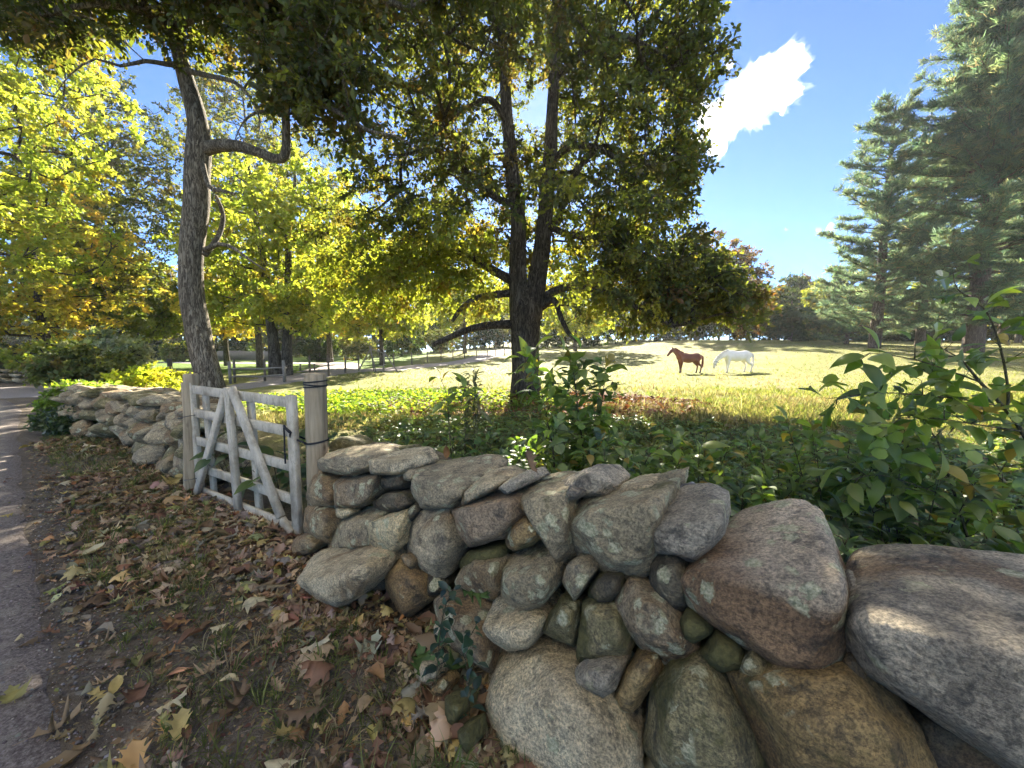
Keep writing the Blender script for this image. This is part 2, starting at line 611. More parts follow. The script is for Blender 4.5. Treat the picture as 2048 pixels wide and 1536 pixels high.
def bark_mat(name, c1, c2, scale=1.0, depth=0.03):
    m, nt, out = new_mat(name)
    b = NB(nt)
    v = b.objvec()
    vv = b.mapping(v, (15 * scale, 15 * scale, 2.4 * scale))
    f = b.noise(vv, 1.0, 7, 0.62, 1.1)
    r = b.noise(b.mapping(v, (26 * scale, 26 * scale, 3.4 * scale), (3, 1, 7)), 1.0, 5, 0.6, 0.8)
    ridge = b.math('ABSOLUTE', b.math('SUBTRACT', f, 0.5))
    fur = b.ramp(ridge, [(0.0, 0.0), (0.09, 1.0)])
    hh = b.math('ADD', b.math('MULTIPLY', fur, 0.55), r)
    col = b.ramp(hh, [(0.42, (c1[0] * 0.35, c1[1] * 0.35, c1[2] * 0.35)), (0.8, c1), (0.98, c2)])
    big = b.noise(v, 1.6, 4)
    col = b.mix(0.5, col, b.ramp(big, [(0.35, (0.6, 0.62, 0.6)), (0.65, (1.2, 1.18, 1.1))]), 'MULTIPLY')
    nm = b.bump(hh, 1.0, depth)
    b.princ(out, col, 0.9, 0.15, nm)
    return m


BARK_GREY = bark_mat('grey_brown_bark', (0.17, 0.14, 0.1), (0.31, 0.265, 0.19), 1.6, 0.02)
BARK_DARK = bark_mat('dark_bark', (0.085, 0.068, 0.05), (0.16, 0.135, 0.1))
BARK_PINE = bark_mat('pine_bark', (0.12, 0.085, 0.065), (0.22, 0.165, 0.13), 0.8)
BARK_FAR = bark_mat('far_bark', (0.09, 0.075, 0.06), (0.16, 0.14, 0.11), 0.7)
STEM = bark_mat('plant_stem', (0.1, 0.085, 0.05), (0.17, 0.15, 0.08), 3.0, 0.002)
LEAF = leaf_mat('tree_leaf', 0.5, (2.1, 2.0, 0.6), 0.02)
LEAF_BRIGHT = leaf_mat('sunlit_tree_leaf', 0.62, (2.2, 2.15, 0.8), 0.02)
LEAF_WAXY = leaf_mat('waxy_plant_leaf', 0.5, (1.9, 2.1, 0.55), 0.03, 0.42, False, 0.22)
LEAF_DEAD = leaf_mat('dry_leaf', 0.25, (1.3, 1.05, 0.6), 0.02, 0.55, True)
NEEDLE = leaf_mat('pine_needle', 0.5, (1.75, 1.85, 1.25), 0.01, 0.6)
GRASS = leaf_mat('grass_blade', 0.5, (1.2, 1.2, 0.7), 0.0, 0.6)
# ------------------------------------------------------------------ daylight
SUN_EL, SUN_AZ = math.radians(29.0), math.radians(3.0)     # azimuth to the right of straight ahead
sd = np.array([math.sin(SUN_AZ) * math.cos(SUN_EL), math.cos(SUN_AZ) * math.cos(SUN_EL), math.sin(SUN_EL)])
sun = bpy.data.lights.new("sun", 'SUN')
sun.energy = 4.4
sun.angle = math.radians(0.5)
sun.color = (1.0, 0.92, 0.77)
so = bpy.data.objects.new("sun", sun)
COL.objects.link(so)
so.rotation_euler = Vector(sd).to_track_quat('Z', 'Y').to_euler()
so.location = (4, 60, 40)

wd = bpy.data.worlds.new("World")
sc.world = wd
wd.use_nodes = True
wn = wd.node_tree
wn.nodes.clear()
wo = wn.nodes.new('ShaderNodeOutputWorld')
bg = wn.nodes.new('ShaderNodeBackground')
sky = wn.nodes.new('ShaderNodeTexSky')
sky.sky_type = 'NISHITA'
sky.sun_disc = False
sky.sun_elevation = SUN_EL
sky.sun_rotation = SUN_AZ
sky.altitude = 0
sky.air_density = 0.45
sky.dust_density = 0.05
sky.ozone_density = 6.0
bg.inputs['Strength'].default_value = 0.051
wn.links.new(sky.outputs[0], bg.inputs['Color'])
wn.links.new(bg.outputs[0], wo.inputs['Surface'])

sc.view_settings.view_transform = 'Standard'
sc.view_settings.look = 'None'
sc.view_settings.gamma = 1
sc.view_settings.exposure = 2.92
cy = sc.cycles
cy.max_bounces = 9
cy.diffuse_bounces = 5
cy.glossy_bounces = 2
cy.transmission_bounces = 8
cy.transparent_max_bounces = 4
cy.volume_bounces = 8
cy.caustics_reflective = False
cy.caustics_refractive = False
cy.use_denoising = True
cy.use_adaptive_sampling = True
cy.adaptive_threshold = 0.02
cy.sample_clamp_indirect = 6.0

# clouds added out of view to bounce sunlight into the shaded foreground
def cumulus(az, el, D, w, h, seed):
    g = np.random.default_rng(seed)
    bm = bmesh.new()
    bmesh.ops.create_icosphere(bm, subdivisions=5, radius=1.0)
    V = np.array([q.co[:] for q in bm.verts])
    F = np.array([[q.index for q in f.verts] for f in bm.faces])
    bm.free()
    n = 1 + 0.5 * fbm(V * 1.4 + seed, seed, 5, 0.6) + 0.2 * np.abs(vnoise(V * 4 + seed, seed + 3))
    V = V * n[:, None] * np.array([w, w * 0.6, h])
    a, e = math.radians(az), math.radians(el)
    R = np.array([[math.cos(a), math.sin(a), 0], [-math.sin(a), math.cos(a), 0], [0, 0, 1]])
    c = D * np.array([math.sin(a) * math.cos(e), math.cos(a) * math.cos(e), math.sin(e)])
    V = V @ R.T
    o = mk("fill_cloud", V + c, [F], m_fill_cloud, origin=c)
    return tag(o, "white fill cloud added out of view", "cloud", "fill clouds added out of view", "structure")


m_fill_cloud, nt, out = new_mat("fill_cloud_white")
b = NB(nt)
d_ = b.n('ShaderNodeBsdfDiffuse')
d_.inputs['Color'].default_value = (0.86, 0.86, 0.86, 1)
nt.links.new(d_.outputs[0], out.inputs['Surface'])
for k, (az, el, w, h) in enumerate([(180, 38, 500, 250), (140, 42, 400, 210), (222, 40, 430, 220), (106, 34, 320, 160), (256, 36, 360, 180), (200, 58, 300, 150), (158, 62, 280, 140)]):
    cumulus(az, el, 1400, w, h, 70 + k)

# ------------------------------------------------------------------ ground
NW = np.array([0.61, 0.79]) / math.hypot(0.61, 0.79)        # plan direction from the road towards the wall
UW = np.array([-NW[1], NW[0]])                              # plan direction along the wall, away to the road bend


def plan(n, u):
    return NW * n + UW * u


def grid_axis(n, half, a):
    t = np.linspace(-1, 1, n)
    return half * np.sinh(a * t) / np.sinh(a)


gx = grid_axis(340, 420, 6.2)
gy = grid_axis(340, 420, 6.2) + 2.0
GX, GY = np.meshgrid(gx, gy)
GP = np.stack([GX.ravel(), GY.ravel()], 1)
gz = height(GP[:, 0], GP[:, 1])
near = np.exp(-(GP[:, 0] ** 2 + GP[:, 1] ** 2) / 80)
gz = gz + 0.018 * near * fbm(np.c_[GP * 2.2, np.zeros(len(GP))], 3, 3)
na, ua = GP @ NW, GP @ UW
verge = smooth((1.75 - na) / 0.3) * smooth((ua + 6) / 1)
soil_shade = 0.85 * smooth((na - 1.5) / 0.5) * smooth((7.5 - GP[:, 1] - 0.25 * np.abs(GP[:, 0] + 1)) / 3)
r_tree = np.hypot((GP[:, 0] - 0.6) / 1.35, GP[:, 1] - 10.6)
duff = smooth((3.4 + 0.9 * fbm(np.c_[GP * 0.6, GP[:, 0] * 0], 5, 3) - r_tree) / 1.2)
lush = smooth((2.6 - np.hypot((GP[:, 0] + 2.6) / 2.2, GP[:, 1] - 11.0)) / 1.0)
lawn = smooth((GP[:, 1] - 22) / 3) * smooth((-GP[:, 0] - 6 - (GP[:, 1] - 22) * 0.12) / 3)
lush = np.clip(np.maximum(lush, lawn), 0, 1)
i = np.arange(339)[:, None] * 340 + np.arange(339)[None, :]
gf = np.stack([i, i + 1, i + 341, i + 340], 2).reshape(-1, 4)

m_ground, nt, out = new_mat("ground")
b = NB(nt)
v = b.objvec(False)
zc = b.n('ShaderNodeAttribute', attribute_name='col').outputs['Color']
sep = b.n('ShaderNodeSeparateColor')
nt.links.new(zc, sep.inputs[0])
big = b.noise(v, 0.22, 4, 0.6)
mid = b.noise(v, 1.3, 5, 0.65)
fine = b.noise(v, 22.0, 5, 0.75)
straw = b.ramp(fine, [(0.3, (0.13, 0.105, 0.05)), (0.5, (0.25, 0.21, 0.105)), (0.72, (0.34, 0.3, 0.165))])
green = b.ramp(fine, [(0.3, (0.07, 0.085, 0.018)), (0.55, (0.17, 0.19, 0.045)), (0.75, (0.27, 0.28, 0.09))])
gm = b.ramp(b.math('ADD', b.math('MULTIPLY', big, 0.6), b.math('MULTIPLY', mid, 0.4)), [(0.36, 0.0), (0.54, 1.0)])
fld = b.mix(b.math('MULTIPLY', gm, 0.75), straw, green)
lushc = b.ramp(fine, [(0.3, (0.05, 0.09, 0.015)), (0.6, (0.13, 0.19, 0.035)), (0.8, (0.24, 0.29, 0.07))])
fld = b.mix(sep.outputs[1], fld, lushc)
soil = b.ramp(b.noise(v, 34, 6, 0.75), [(0.32, (0.05, 0.04, 0.028)), (0.5, (0.135, 0.111, 0.082)), (0.68, (0.26, 0.22, 0.17))])
soil = b.mix(b.ramp(mid, [(0.4, 0.0), (0.65, 0.6)]), soil, (0.115, 0.09, 0.065))
duffc = b.ramp(fine, [(0.3, (0.05, 0.028, 0.018)), (0.52, (0.13, 0.065, 0.038)), (0.75, (0.24, 0.14, 0.085))])
c = b.mix(sep.outputs[2], fld, duffc)
soil = b.mix(b.ramp(b.noise(v, 5.0, 5, 0.7), [(0.42, 0.0), (0.6, 0.5)]), soil, (0.175, 0.142, 0.105))
c = b.mix(sep.outputs[0], c, soil)
h = b.math('ADD', fine, b.math('MULTIPLY', b.noise(v, 70, 4, 0.7), 0.5))
b.princ(out, c, 0.95, 0.1, b.bump(h, 0.8, 0.03))
ground = mk("ground", np.c_[GP, gz], [gf], m_ground, col=np.stack([np.maximum(verge, soil_shade), lush, duff], 1))
tag(ground, "level field and verge of grass, soil and fallen leaves", "ground", kind="structure")


def zg(x, y):
    """ground height with its fine relief"""
    x, y = np.atleast_1d(np.asarray(x, float)), np.atleast_1d(np.asarray(y, float))
    return height(x, y) + 0.018 * np.exp(-(x * x + y * y) / 80) * fbm(np.stack([x * 2.2, y * 2.2, x * 0], 1), 3, 3)


def strip(path, widths, nacross, lift, mat, name, label, cat, jag=0.06, seed=0):
    """a road or path laid as a sheet on the terrain along rows of plan points (right edge), width to the left"""
    P = catmull(np.c_[path, np.zeros(len(path)), widths], 0.12)
    X = P[:, :2]
    T = np.gradient(X, axis=0)
    T /= np.linalg.norm(T, axis=1, keepdims=True)
    L = np.stack([-T[:, 1], T[:, 0]], 1)
    V = []
    E = []
    t = np.r_[0, 0.012, 0.04, 0.09, 0.16, 0.5, 0.84, 0.96, 1.0] if nacross == 9 else np.linspace(0, 1, nacross)
    j0 = jag * fbm(np.c_[X * 3.0, X[:, :1] * 0], seed + 1, 4) * 1.6
    for k in range(nacross):
        q = X + L * (P[:, 3] * t[k] + (j0 if k == 0 else (j0 if k == nacross - 1 else 0)))[:, None]
        crown = lift * (1 if 0 < k < nacross - 1 else 0.1)
        V.append(np.c_[q, zg(q[:, 0], q[:, 1]) + crown])
        E.append(np.full(len(q), max(0, 1 - min(t[k], 1 - t[k]) / 0.16)))
    V = np.stack(V, 1)
    E = np.stack(E, 1).ravel()
    n = len(X)
    i = np.arange(n - 1)[:, None] * nacross + np.arange(nacross - 1)[None, :]
    F = np.stack([i, i + nacross, i + nacross + 1, i + 1], 2).reshape(-1, 4)
    o = mk(name, V.reshape(-1, 3), [F], mat, col=np.repeat(E[:, None], 3, 1))
    return tag(o, label, cat, kind="structure")


m_road, nt, out = new_mat("asphalt")
b = NB(nt)
v = b.objvec(False)
c = b.ramp(b.noise(v, 160, 3, 0.8), [(0.36, (0.12, 0.106, 0.084)), (0.5, (0.24, 0.214, 0.172)), (0.64, (0.4, 0.36, 0.295))])
c = b.mix(0.55, c, b.ramp(b.noise(v, 2.0, 5, 0.6), [(0.35, (0.65, 0.63, 0.63)), (0.68, (1.3, 1.27, 1.24))]), 'MULTIPLY')
c = b.mix(b.ramp(b.noise(v, 7.0, 6, 0.7), [(0.56, 0.0), (0.7, 0.55)]), c, (0.2, 0.165, 0.125))
ed = b.n('ShaderNodeAttribute', attribute_name='col').outputs['Fac']
em = b.ramp(b.math('ADD', ed, b.math('MULTIPLY', b.math('SUBTRACT', b.noise(v, 9.0, 7, 0.75), 0.5), 1.5)), [(0.45, 0.0), (0.8, 1.0)])
c = b.mix(em, c, b.ramp(b.noise(v, 60, 5, 0.75), [(0.34, (0.06, 0.048, 0.04)), (0.5, (0.145, 0.118, 0.1)), (0.66, (0.27, 0.235, 0.21))]))
b.princ(out, c, 0.88, 0.2, b.bump(b.noise(v, 220, 2, 0.7), 0.6, 0.006))
strip(np.array([(2.55, -2.3), (0.25, -0.25), (-1.5, 1.18), (-4.15, 3.17), (-7.4, 5.67), (-10.0, 7.7), (-12.3, 9.5), (-15, 11.0), (-20, 12.2), (-30, 12.5)]),
      np.full(10, 3.4), 9, 0.012, m_road, "road", "grey asphalt lane running along the verge", "road", 0.03, 5)
m_lane, nt, out = new_mat("dusty_asphalt")
b = NB(nt)
v = b.objvec(False)
c = b.ramp(b.noise(v, 30, 5, 0.75), [(0.3, (0.15, 0.135, 0.13)), (0.7, (0.34, 0.3, 0.28))])
b.princ(out, c, 0.9, 0.2)
strip(np.array([(-32, 12.3), (-20, 11.6), (-13.5, 11.2), (-11.3, 11.7), (-9.5, 14.5), (-9.4, 18)]), np.array([3.0, 3.0, 2.6, 2.4, 2.2, 2.2]), 7, 0.022, m_lane,
      "side_lane", "pale lane crossing behind the end of the stone wall", "lane", 0.12, 8)
m_grav, nt, out = new_mat("gravel")
b = NB(nt)
v = b.objvec(False)
c = b.ramp(b.noise(v, 14, 6, 0.75), [(0.3, (0.2, 0.165, 0.15)), (0.7, (0.4, 0.35, 0.33))])
b.princ(out, c, 0.9, 0.2, b.bump(b.noise(v, 30, 4), 0.5, 0.03))
strip(np.array([(-9.6, 17.5), (-9.5, 22), (-7.4, 26), (-4.5, 31), (-2.0, 38), (-0.5, 50), (0.2, 60)]), np.array([2.6, 3.0, 3.4, 3.0, 2.6, 2.4, 2.4]), 7, 0.02, m_grav,
      "gravel_track", "pinkish gravel track running beside the wire fence", "track", 0.2, 12)
strip(np.array([(-10.6, 24.5), (-11.5, 29), (-14, 35), (-19, 41), (-27, 44), (-40, 45)]), np.array([3.2, 3.4, 3.2, 3.0, 3.0, 3.0]), 7, 0.026, m_grav,
      "gravel_driveway", "gravel driveway curving up the lawn towards the white house", "driveway", 0.15, 14)

# ------------------------------------------------------------------ stones of the walls
_ico = {}


def ico(level):
    if level not in _ico:
        bm = bmesh.new()
        bmesh.ops.create_icosphere(bm, subdivisions=level, radius=1.0)
        V = np.array([v.co[:] for v in bm.verts])
        F = np.array([[v.index for v in f.verts] for f in bm.faces])
        bm.free()
        _ico[level] = (V, F)
    return _ico[level]


def hull_planes(P):
    bm = bmesh.new()
    for p in P:
        bm.verts.new(p)
    bmesh.ops.convex_hull(bm, input=bm.verts)
    bmesh.ops.recalc_face_normals(bm, faces=bm.faces)
    N, D = [], []
    for f in bm.faces:
        a = f.calc_area()
        if a < 1e-7:
            continue
        n = np.array(f.normal[:])
        N.append(n)
        D.append(np.dot(n, np.array(f.verts[0].co[:])))
    bm.free()
    return np.array(N), np.array(D)


def rock_from_points(P, level, power=18, amp=0.035, seed=0, facet=True):
    """rounded, worn boulder: soft hull of the points, roughened"""
    P = np.asarray(P, float)
    c = P.mean(0)
    c = 0.5 * c + 0.25 * (P.min(0) + P.max(0))
    N, D = hull_planes(P - c)
    bad = D < 0
    N[bad], D[bad] = -N[bad], -D[bad]
    D = np.maximum(D, 0.01)
    S, F = ico(level)
    # merge near-equal planes so the soft corner is not shrunk by doubles
    keep = []
    for k in range(len(N)):
        if all(np.dot(N[k], N[j]) < 0.985 for j in keep):
            keep.append(k)
    N, D = N[keep], D[keep]
    # fractured faces: knock off corners along random planes
    rg = np.random.default_rng(seed * 13 + 5)
    nq = 6 if facet is True else int(facet)
    Q = unit(rg.normal(size=(max(nq, 1), 3)))
    sup = np.max((P - c) @ Q.T, axis=0)
    cut = sup * rg.uniform(0.76, 0.93, max(nq, 1)) if nq else sup * 1.2
    N = np.vstack([N, Q])
    D = np.r_[D, np.maximum(cut, 0.01)]
    A = np.maximum(S @ N.T, 0) / D[None, :]
    r = 1.0 / (np.sum(A ** power, axis=1) ** (1.0 / power) + 1e-9)
    r *= 1.0 + 0.5 / power
    V = S * r[:, None]
    size = np.median(r)
    off = seed * 3.17
    q = V / size
    n = fbm(q * 1.5 + off, seed, 3) * 1.0 + 0.5 * (np.abs(vnoise(q * 3.4 + off, seed + 3)) - 0.35) + 0.32 * fbm(q * 8 + off, seed + 5, 3)
    # chipped steps
    st = vnoise(q * 2.3 + off + 9, seed + 7) + 0.25 * vnoise(q * 6.0 + off, seed + 8)
    n = n + 0.8 * np.floor(st * 3) / 3 - 0.5 * np.maximum(0, 0.16 - np.abs(vnoise(q * 1.8 + off + 4, seed + 9))) / 0.16
    V = V * (1 + amp * n[:, None])
    if level >= 5:
        V = V * (1 + 0.008 * fbm(V * 45 + off, seed + 11, 3)[:, None])
    return c, V, F


def wall_point(px, py, off, D0, batter):
    d = ray(px, py)
    t = (D0 + CAM[2] * batter + off) / (NW @ d[:2] - batter * d[2])
    return CAM + d * t


NSEED = [0]


def stone(label, kind, poly, ridge=None, thick=0.3, off=0.0, group=None, level=5, D0=1.13, batter=0.2, power=60, amp=0.038, top=0.75, name="fieldstone", grow=1.075, foot=None, chips=4):
    """one boulder: its outline keeps its place in the wall; ridge = front edge of its top face; thick in metres into the wall"""
    NSEED[0] += 1
    poly = np.array(poly, float)
    c = poly.mean(0)
    poly = c + (poly - c) * grow
    P = []
    ry = None
    if foot:
        q = poly[np.argmax(poly[:, 1])]
        d = ray(*q)
        hit = CAM + d * ((CAM[2] - foot) / -d[2])
        off = float(NW @ hit[:2]) - D0 - batter * foot - 0.3 * thick
    if ridge is not None:
        ridge = np.array(ridge, float)
        o = np.argsort(ridge[:, 0])
        ry = np.interp(poly[:, 0], ridge[o, 0], ridge[o, 1])
    for k, p in enumerate(poly):
        if ry is not None and p[1] < ry[k] - 4:
            f = top * thick
        else:
            f = 0.38 * thick
        P.append(wall_point(p[0], p[1], off + f, D0, batter))
    if ridge is not None:
        for p in ridge:
            P.append(wall_point(p[0], p[1], off, D0, batter))
        low = poly[poly[:, 1] > (ry if ry is not None else 0)]
        lc = ridge.mean(0) * 0.4 + low.mean(0) * 0.6
        for p in low:
            q = lc + (p - lc) * 0.62
            P.append(wall_point(q[0], q[1], off + 0.03 * thick, D0, batter))
    else:
        for p in poly:
            q = c + (p - c) * 0.55
            P.append(wall_point(q[0], q[1], off + 0.02 * thick, D0, batter))
    P = np.array(P)
    nb = np.array([NW[0], NW[1], 0.0])
    back = []
    for p in poly:
        q = c + (p - c) * 0.85
        w = wall_point(q[0], q[1], off + 0.4 * thick, D0, batter)
        back.append(w + nb * thick * 0.65 + np.array([0, 0, -0.01]))
    P = np.vstack([P, back])
    cc, V, F = rock_from_points(P, level, power, amp, NSEED[0], chips)
    o = mk(name, V + cc, [F], STONE[kind], origin=cc)
    tag(o, label, "stone", group or "fieldstones of the near dry stone wall")
    return o


def z8(*pts):   # points read off an enlarged view of the wall next to the gate
    return [(550 + x / 2.7307, 850 + y / 2.7307) for x, y in pts]


def zb(*pts):   # ... of the wall foot
    return [(600 + x / 4.55, 1200 + y / 4.55) for x, y in pts]


def zl(*pts):   # ... of the wall beyond the gate
    return [(x / 4.876, 720 + y / 4.876) for x, y in pts]


S = stone
S("flat grey capstone against the round post at the gate", 'grey', z8((238, 205), (300, 150), (430, 118), (530, 140), (565, 170), (540, 235), (430, 278), (250, 248)), z8((242, 192), (430, 208), (520, 190)), 0.34, chips=1)
S("speckled capstone with a toothed edge, second from the gate post", 'pale', z8((503, 192), (600, 162), (705, 140), (765, 215), (745, 250), (690, 272), (530, 268), (505, 228)), z8((512, 195), (620, 205), (690, 215)), 0.34, chips=1)
S("thin greenish slab lying behind the two capstones at the gate", 'olive', z8((530, 132), (640, 120), (760, 118), (770, 178), (740, 195), (640, 165), (560, 150)), None, 0.16, 0.33, amp=0.02)
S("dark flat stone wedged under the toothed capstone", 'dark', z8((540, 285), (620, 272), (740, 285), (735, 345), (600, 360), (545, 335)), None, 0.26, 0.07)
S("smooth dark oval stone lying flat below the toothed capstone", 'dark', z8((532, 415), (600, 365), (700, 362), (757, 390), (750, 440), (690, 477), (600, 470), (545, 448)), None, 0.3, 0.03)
S("brown block with knobbly face touching the white gate", 'brown', z8((165, 395), (190, 310), (250, 256), (315, 285), (325, 380), (320, 460), (200, 455)), None, 0.34, 0.02)
S("blocky stone with rusty corner under the grey capstone by the gate", 'rust', z8((295, 310), (360, 278), (530, 265), (545, 385), (495, 435), (430, 462), (330, 452)), z8((330, 330), (430, 345), (535, 300)), 0.34)
S("tiny pale chip pinched between the rusty block and the big grey stone", 'cream', z8((330, 455), (420, 455), (430, 480), (370, 512), (335, 500)), None, 0.12, 0.03, level=4)
S("round tan boulder at knee height touching the gate stile", 'brown', z8((150, 560), (168, 455), (230, 425), (325, 465), (345, 540), (300, 645), (240, 645), (170, 605)), None, 0.34, 0.0)
S("broad slanting grey stone beneath the rusty block", 'grey_lichen', z8((296, 640), (330, 540), (450, 465), (560, 440), (610, 480), (520, 540), (505, 620), (540, 690), (440, 718), (300, 702)), None, 0.34, 0.02)
S("small cream coloured block, palest stone of the upper courses", 'cream', z8((490, 590), (510, 520), (600, 493), (682, 488), (702, 560), (697, 660), (640, 703), (545, 697), (500, 640)), z8((512, 535), (600, 530), (690, 515)), 0.3, -0.02)
S("small brown stone low beside the foot of the gate", 'brown', z8((65, 672), (110, 620), (180, 588), (250, 650), (200, 702), (120, 733), (75, 712)), None, 0.28, -0.02)
S("big pale base boulder with sloping top beside the gate foot", 'pale', z8((103, 820), (170, 765), (250, 690), (400, 695), (480, 715), (525, 775), (520, 845), (440, 940), (340, 997), (230, 962), (130, 892)), z8((140, 850), (230, 890), (375, 905), (470, 800)), 0.42, -0.06, foot=0.02)
S("small square dark stone above the leaning brown boulder", 'olive', z8((478, 712), (590, 698), (625, 760), (605, 812), (500, 808), (475, 775)), None, 0.26, 0.03)
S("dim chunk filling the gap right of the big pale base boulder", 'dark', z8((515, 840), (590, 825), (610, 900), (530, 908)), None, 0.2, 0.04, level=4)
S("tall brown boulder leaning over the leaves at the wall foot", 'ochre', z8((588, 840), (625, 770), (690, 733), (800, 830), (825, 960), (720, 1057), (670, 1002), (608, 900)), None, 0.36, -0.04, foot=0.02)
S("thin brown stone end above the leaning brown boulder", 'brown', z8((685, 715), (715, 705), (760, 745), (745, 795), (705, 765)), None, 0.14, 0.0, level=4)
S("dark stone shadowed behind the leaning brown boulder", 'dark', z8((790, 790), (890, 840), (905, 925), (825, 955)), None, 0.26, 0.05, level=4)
S("tall rounded grey boulder with one lichen spot in the middle course", 'grey', z8((713, 600), (735, 530), (790, 465), (960, 455), (1015, 560), (1028, 680), (960, 795), (885, 850), (790, 795), (722, 685)), None, 0.4, -0.01)
S("large pale topped boulder in the top course with dark front", 'grey', z8((738, 270), (760, 225), (940, 205), (1090, 218), (1125, 255), (1015, 360), (1005, 440), (880, 458), (790, 455), (750, 380)), z8((755, 285), (900, 320), (1005, 380)), 0.46, chips=2)
S("small dark stone squeezed left of the tall rounded grey boulder", 'dark', z8((700, 470), (760, 415), (795, 460), (745, 540), (700, 562), (680, 510)), None, 0.22, 0.05, level=4)
S("little grey pebble propping up the toothed capstone", 'grey', z8((695, 265), (735, 245), (750, 270), (740, 305), (705, 300)), None, 0.12, 0.0, level=4)
S("smooth cream capstone sloping down to a dark crack", 'pale', z8((1000, 390), (1050, 308), (1160, 256), (1255, 295), (1230, 335), (1130, 372), (1060, 432), (1020, 437)), z8((1005, 385), (1060, 365), (1170, 340)), 0.36, 0.02, chips=1)
S("thin grey slab tilted on the joint with a violet broken end", 'blue', z8((1222, 345), (1290, 290), (1385, 248), (1418, 300), (1330, 347), (1270, 378)), z8((1230, 335), (1330, 310)), 0.24, 0.02, chips=0)
S("long pinkish brown boulder with smooth sloping top", 'pink', z8((978, 470), (1010, 440), (1080, 428), (1225, 355), (1330, 390), (1362, 500), (1250, 612), (1060, 662), (1010, 600)), z8((985, 470), (1120, 455), (1270, 420)), 0.42, -0.02, chips=2)
S("round lichen topped boulder with a long dark tail below", 'grey_lichen', z8((1328, 405), (1370, 318), (1470, 293), (1562, 310), (1605, 400), (1640, 480), (1645, 690), (1560, 775), (1495, 655), (1440, 500), (1345, 435)), z8((1345, 420), (1450, 440), (1590, 400)), 0.44, 0.0)
S("dark rounded capstone humped against the leafy sapling", 'mica', z8((1558, 330), (1600, 288), (1700, 243), (1775, 250), (1862, 325), (1835, 382), (1700, 392), (1580, 372)), None, 0.34, 0.12)
S("small three sided grey chip in front of the humped dark capstone", 'mica', z8((1578, 372), (1612, 333), (1672, 370), (1652, 405), (1600, 412)), None, 0.14, 0.04, level=4)
S("small round brown stone tucked under the pinkish boulder", 'ochre', z8((1258, 630), (1290, 540), (1370, 498), (1445, 530), (1462, 600), (1400, 655), (1312, 688), (1270, 662)), None, 0.28, 0.0)
S("big smooth grey boulder with a pale lichen splash and dark underside", 'grey_lichen', [(1130, 1025), (1170, 993), (1215, 990), (1300, 983), (1347, 973), (1332, 1010), (1312, 1060), (1314, 1130), (1270, 1155), (1215, 1152), (1160, 1102), (1133, 1060)], [(1150, 1050), (1200, 1020), (1320, 1000)], 0.48, -0.02)
S("low cream capstone behind the big smooth grey boulder", 'pale', [(1220, 987), (1250, 966), (1300, 961), (1320, 972), (1310, 990), (1260, 996)], None, 0.26, 0.2)
S("light grey green stone crusted with lichen in the middle of the wall", 'grey_lichen', z8((1236, 760), (1285, 705), (1400, 648), (1465, 635), (1510, 700), (1535, 800), (1512, 905), (1455, 985), (1380, 1012), (1290, 987), (1240, 912)), z8((1245, 840), (1380, 860), (1500, 800)), 0.4, -0.06)
S("layered grey stone with splintered edges left of the lichen crusted stone", 'grey_lichen', z8((975, 865), (1010, 790), (1090, 715), (1245, 725), (1250, 900), (1180, 952), (1110, 892), (1010, 893)), None, 0.34, -0.01, power=30)
S("flat mossy ledge stone holding brown pine needles", 'moss', z8((1005, 745), (1060, 688), (1250, 655), (1275, 690), (1240, 735), (1100, 725), (1020, 785)), None, 0.32, 0.05)
S("rounded granular buff stone above the huge whitish base boulder", 'pale', z8((1133, 1090), (1180, 1000), (1240, 912), (1310, 975), (1400, 1020), (1443, 1090), (1412, 1162), (1380, 1217), (1270, 1230), (1160, 1172)), z8((1140, 1110), (1270, 1150), (1400, 1140)), 0.38, -0.08)
S("leaning wedge with one rusty side and one grey side", 'rust', z8((870, 965), (900, 942), (1100, 998), (1155, 1040), (1145, 1100), (1185, 1210), (1175, 1345), (1060, 1275), (950, 1205), (890, 1065)), z8((900, 965), (1010, 1080), (1060, 1200)), 0.36, -0.08, power=30, top=0.5, chips=0)
S("small upright triangular stone between the lichen crusted and big smooth boulders", 'grey', z8((1565, 862), (1600, 758), (1660, 727), (1712, 738), (1745, 800), (1682, 892), (1620, 980), (1573, 932)), None, 0.26, -0.03, power=30)
S("small dark ball shaped stone under the big smooth boulder", 'dark', z8((1703, 892), (1740, 838), (1800, 815), (1890, 830), (1885, 912), (1830, 968), (1760, 973), (1710, 932)), None, 0.26, -0.02)
S("narrow olive stone below the lichen crusted stone", 'olive', z8((1462, 1130), (1500, 1035), (1570, 935), (1645, 980), (1645, 1080), (1622, 1205), (1540, 1155)), None, 0.3, -0.03)
S("plump olive boulder with two round lichen rosettes", 'olive', z8((1615, 1180), (1635, 1000), (1720, 955), (1850, 985), (1895, 1090), (1952, 1180), (1932, 1252), (1860, 1293), (1660, 1293)), None, 0.36, -0.06)
S("brown egg shaped boulder flecked with grey lichen under the big rust boulder", 'rust', [(1230, 1215), (1243, 1180), (1262, 1163), (1310, 1188), (1352, 1210), (1367, 1260), (1394, 1300), (1377, 1322), (1330, 1328), (1288, 1302), (1248, 1262)], None, 0.36, -0.05)
S("huge whitish granite base boulder rising from the leaf litter", 'pale', [(962, 1440), (985, 1345), (1010, 1300), (1060, 1293), (1110, 1303), (1142, 1340), (1200, 1388), (1252, 1430), (1292, 1500), (1300, 1580), (1010, 1580), (972, 1490)], [(990, 1400), (1090, 1370), (1190, 1440)], 0.5, -0.14, top=0.6)
S("small oval grey stone perched on the huge whitish base boulder", 'blue', z8((1623, 1382), (1660, 1320), (1780, 1288), (1872, 1310), (1883, 1352), (1852, 1442), (1790, 1492), (1700, 1462), (1640, 1422)), None, 0.22, -0.1)
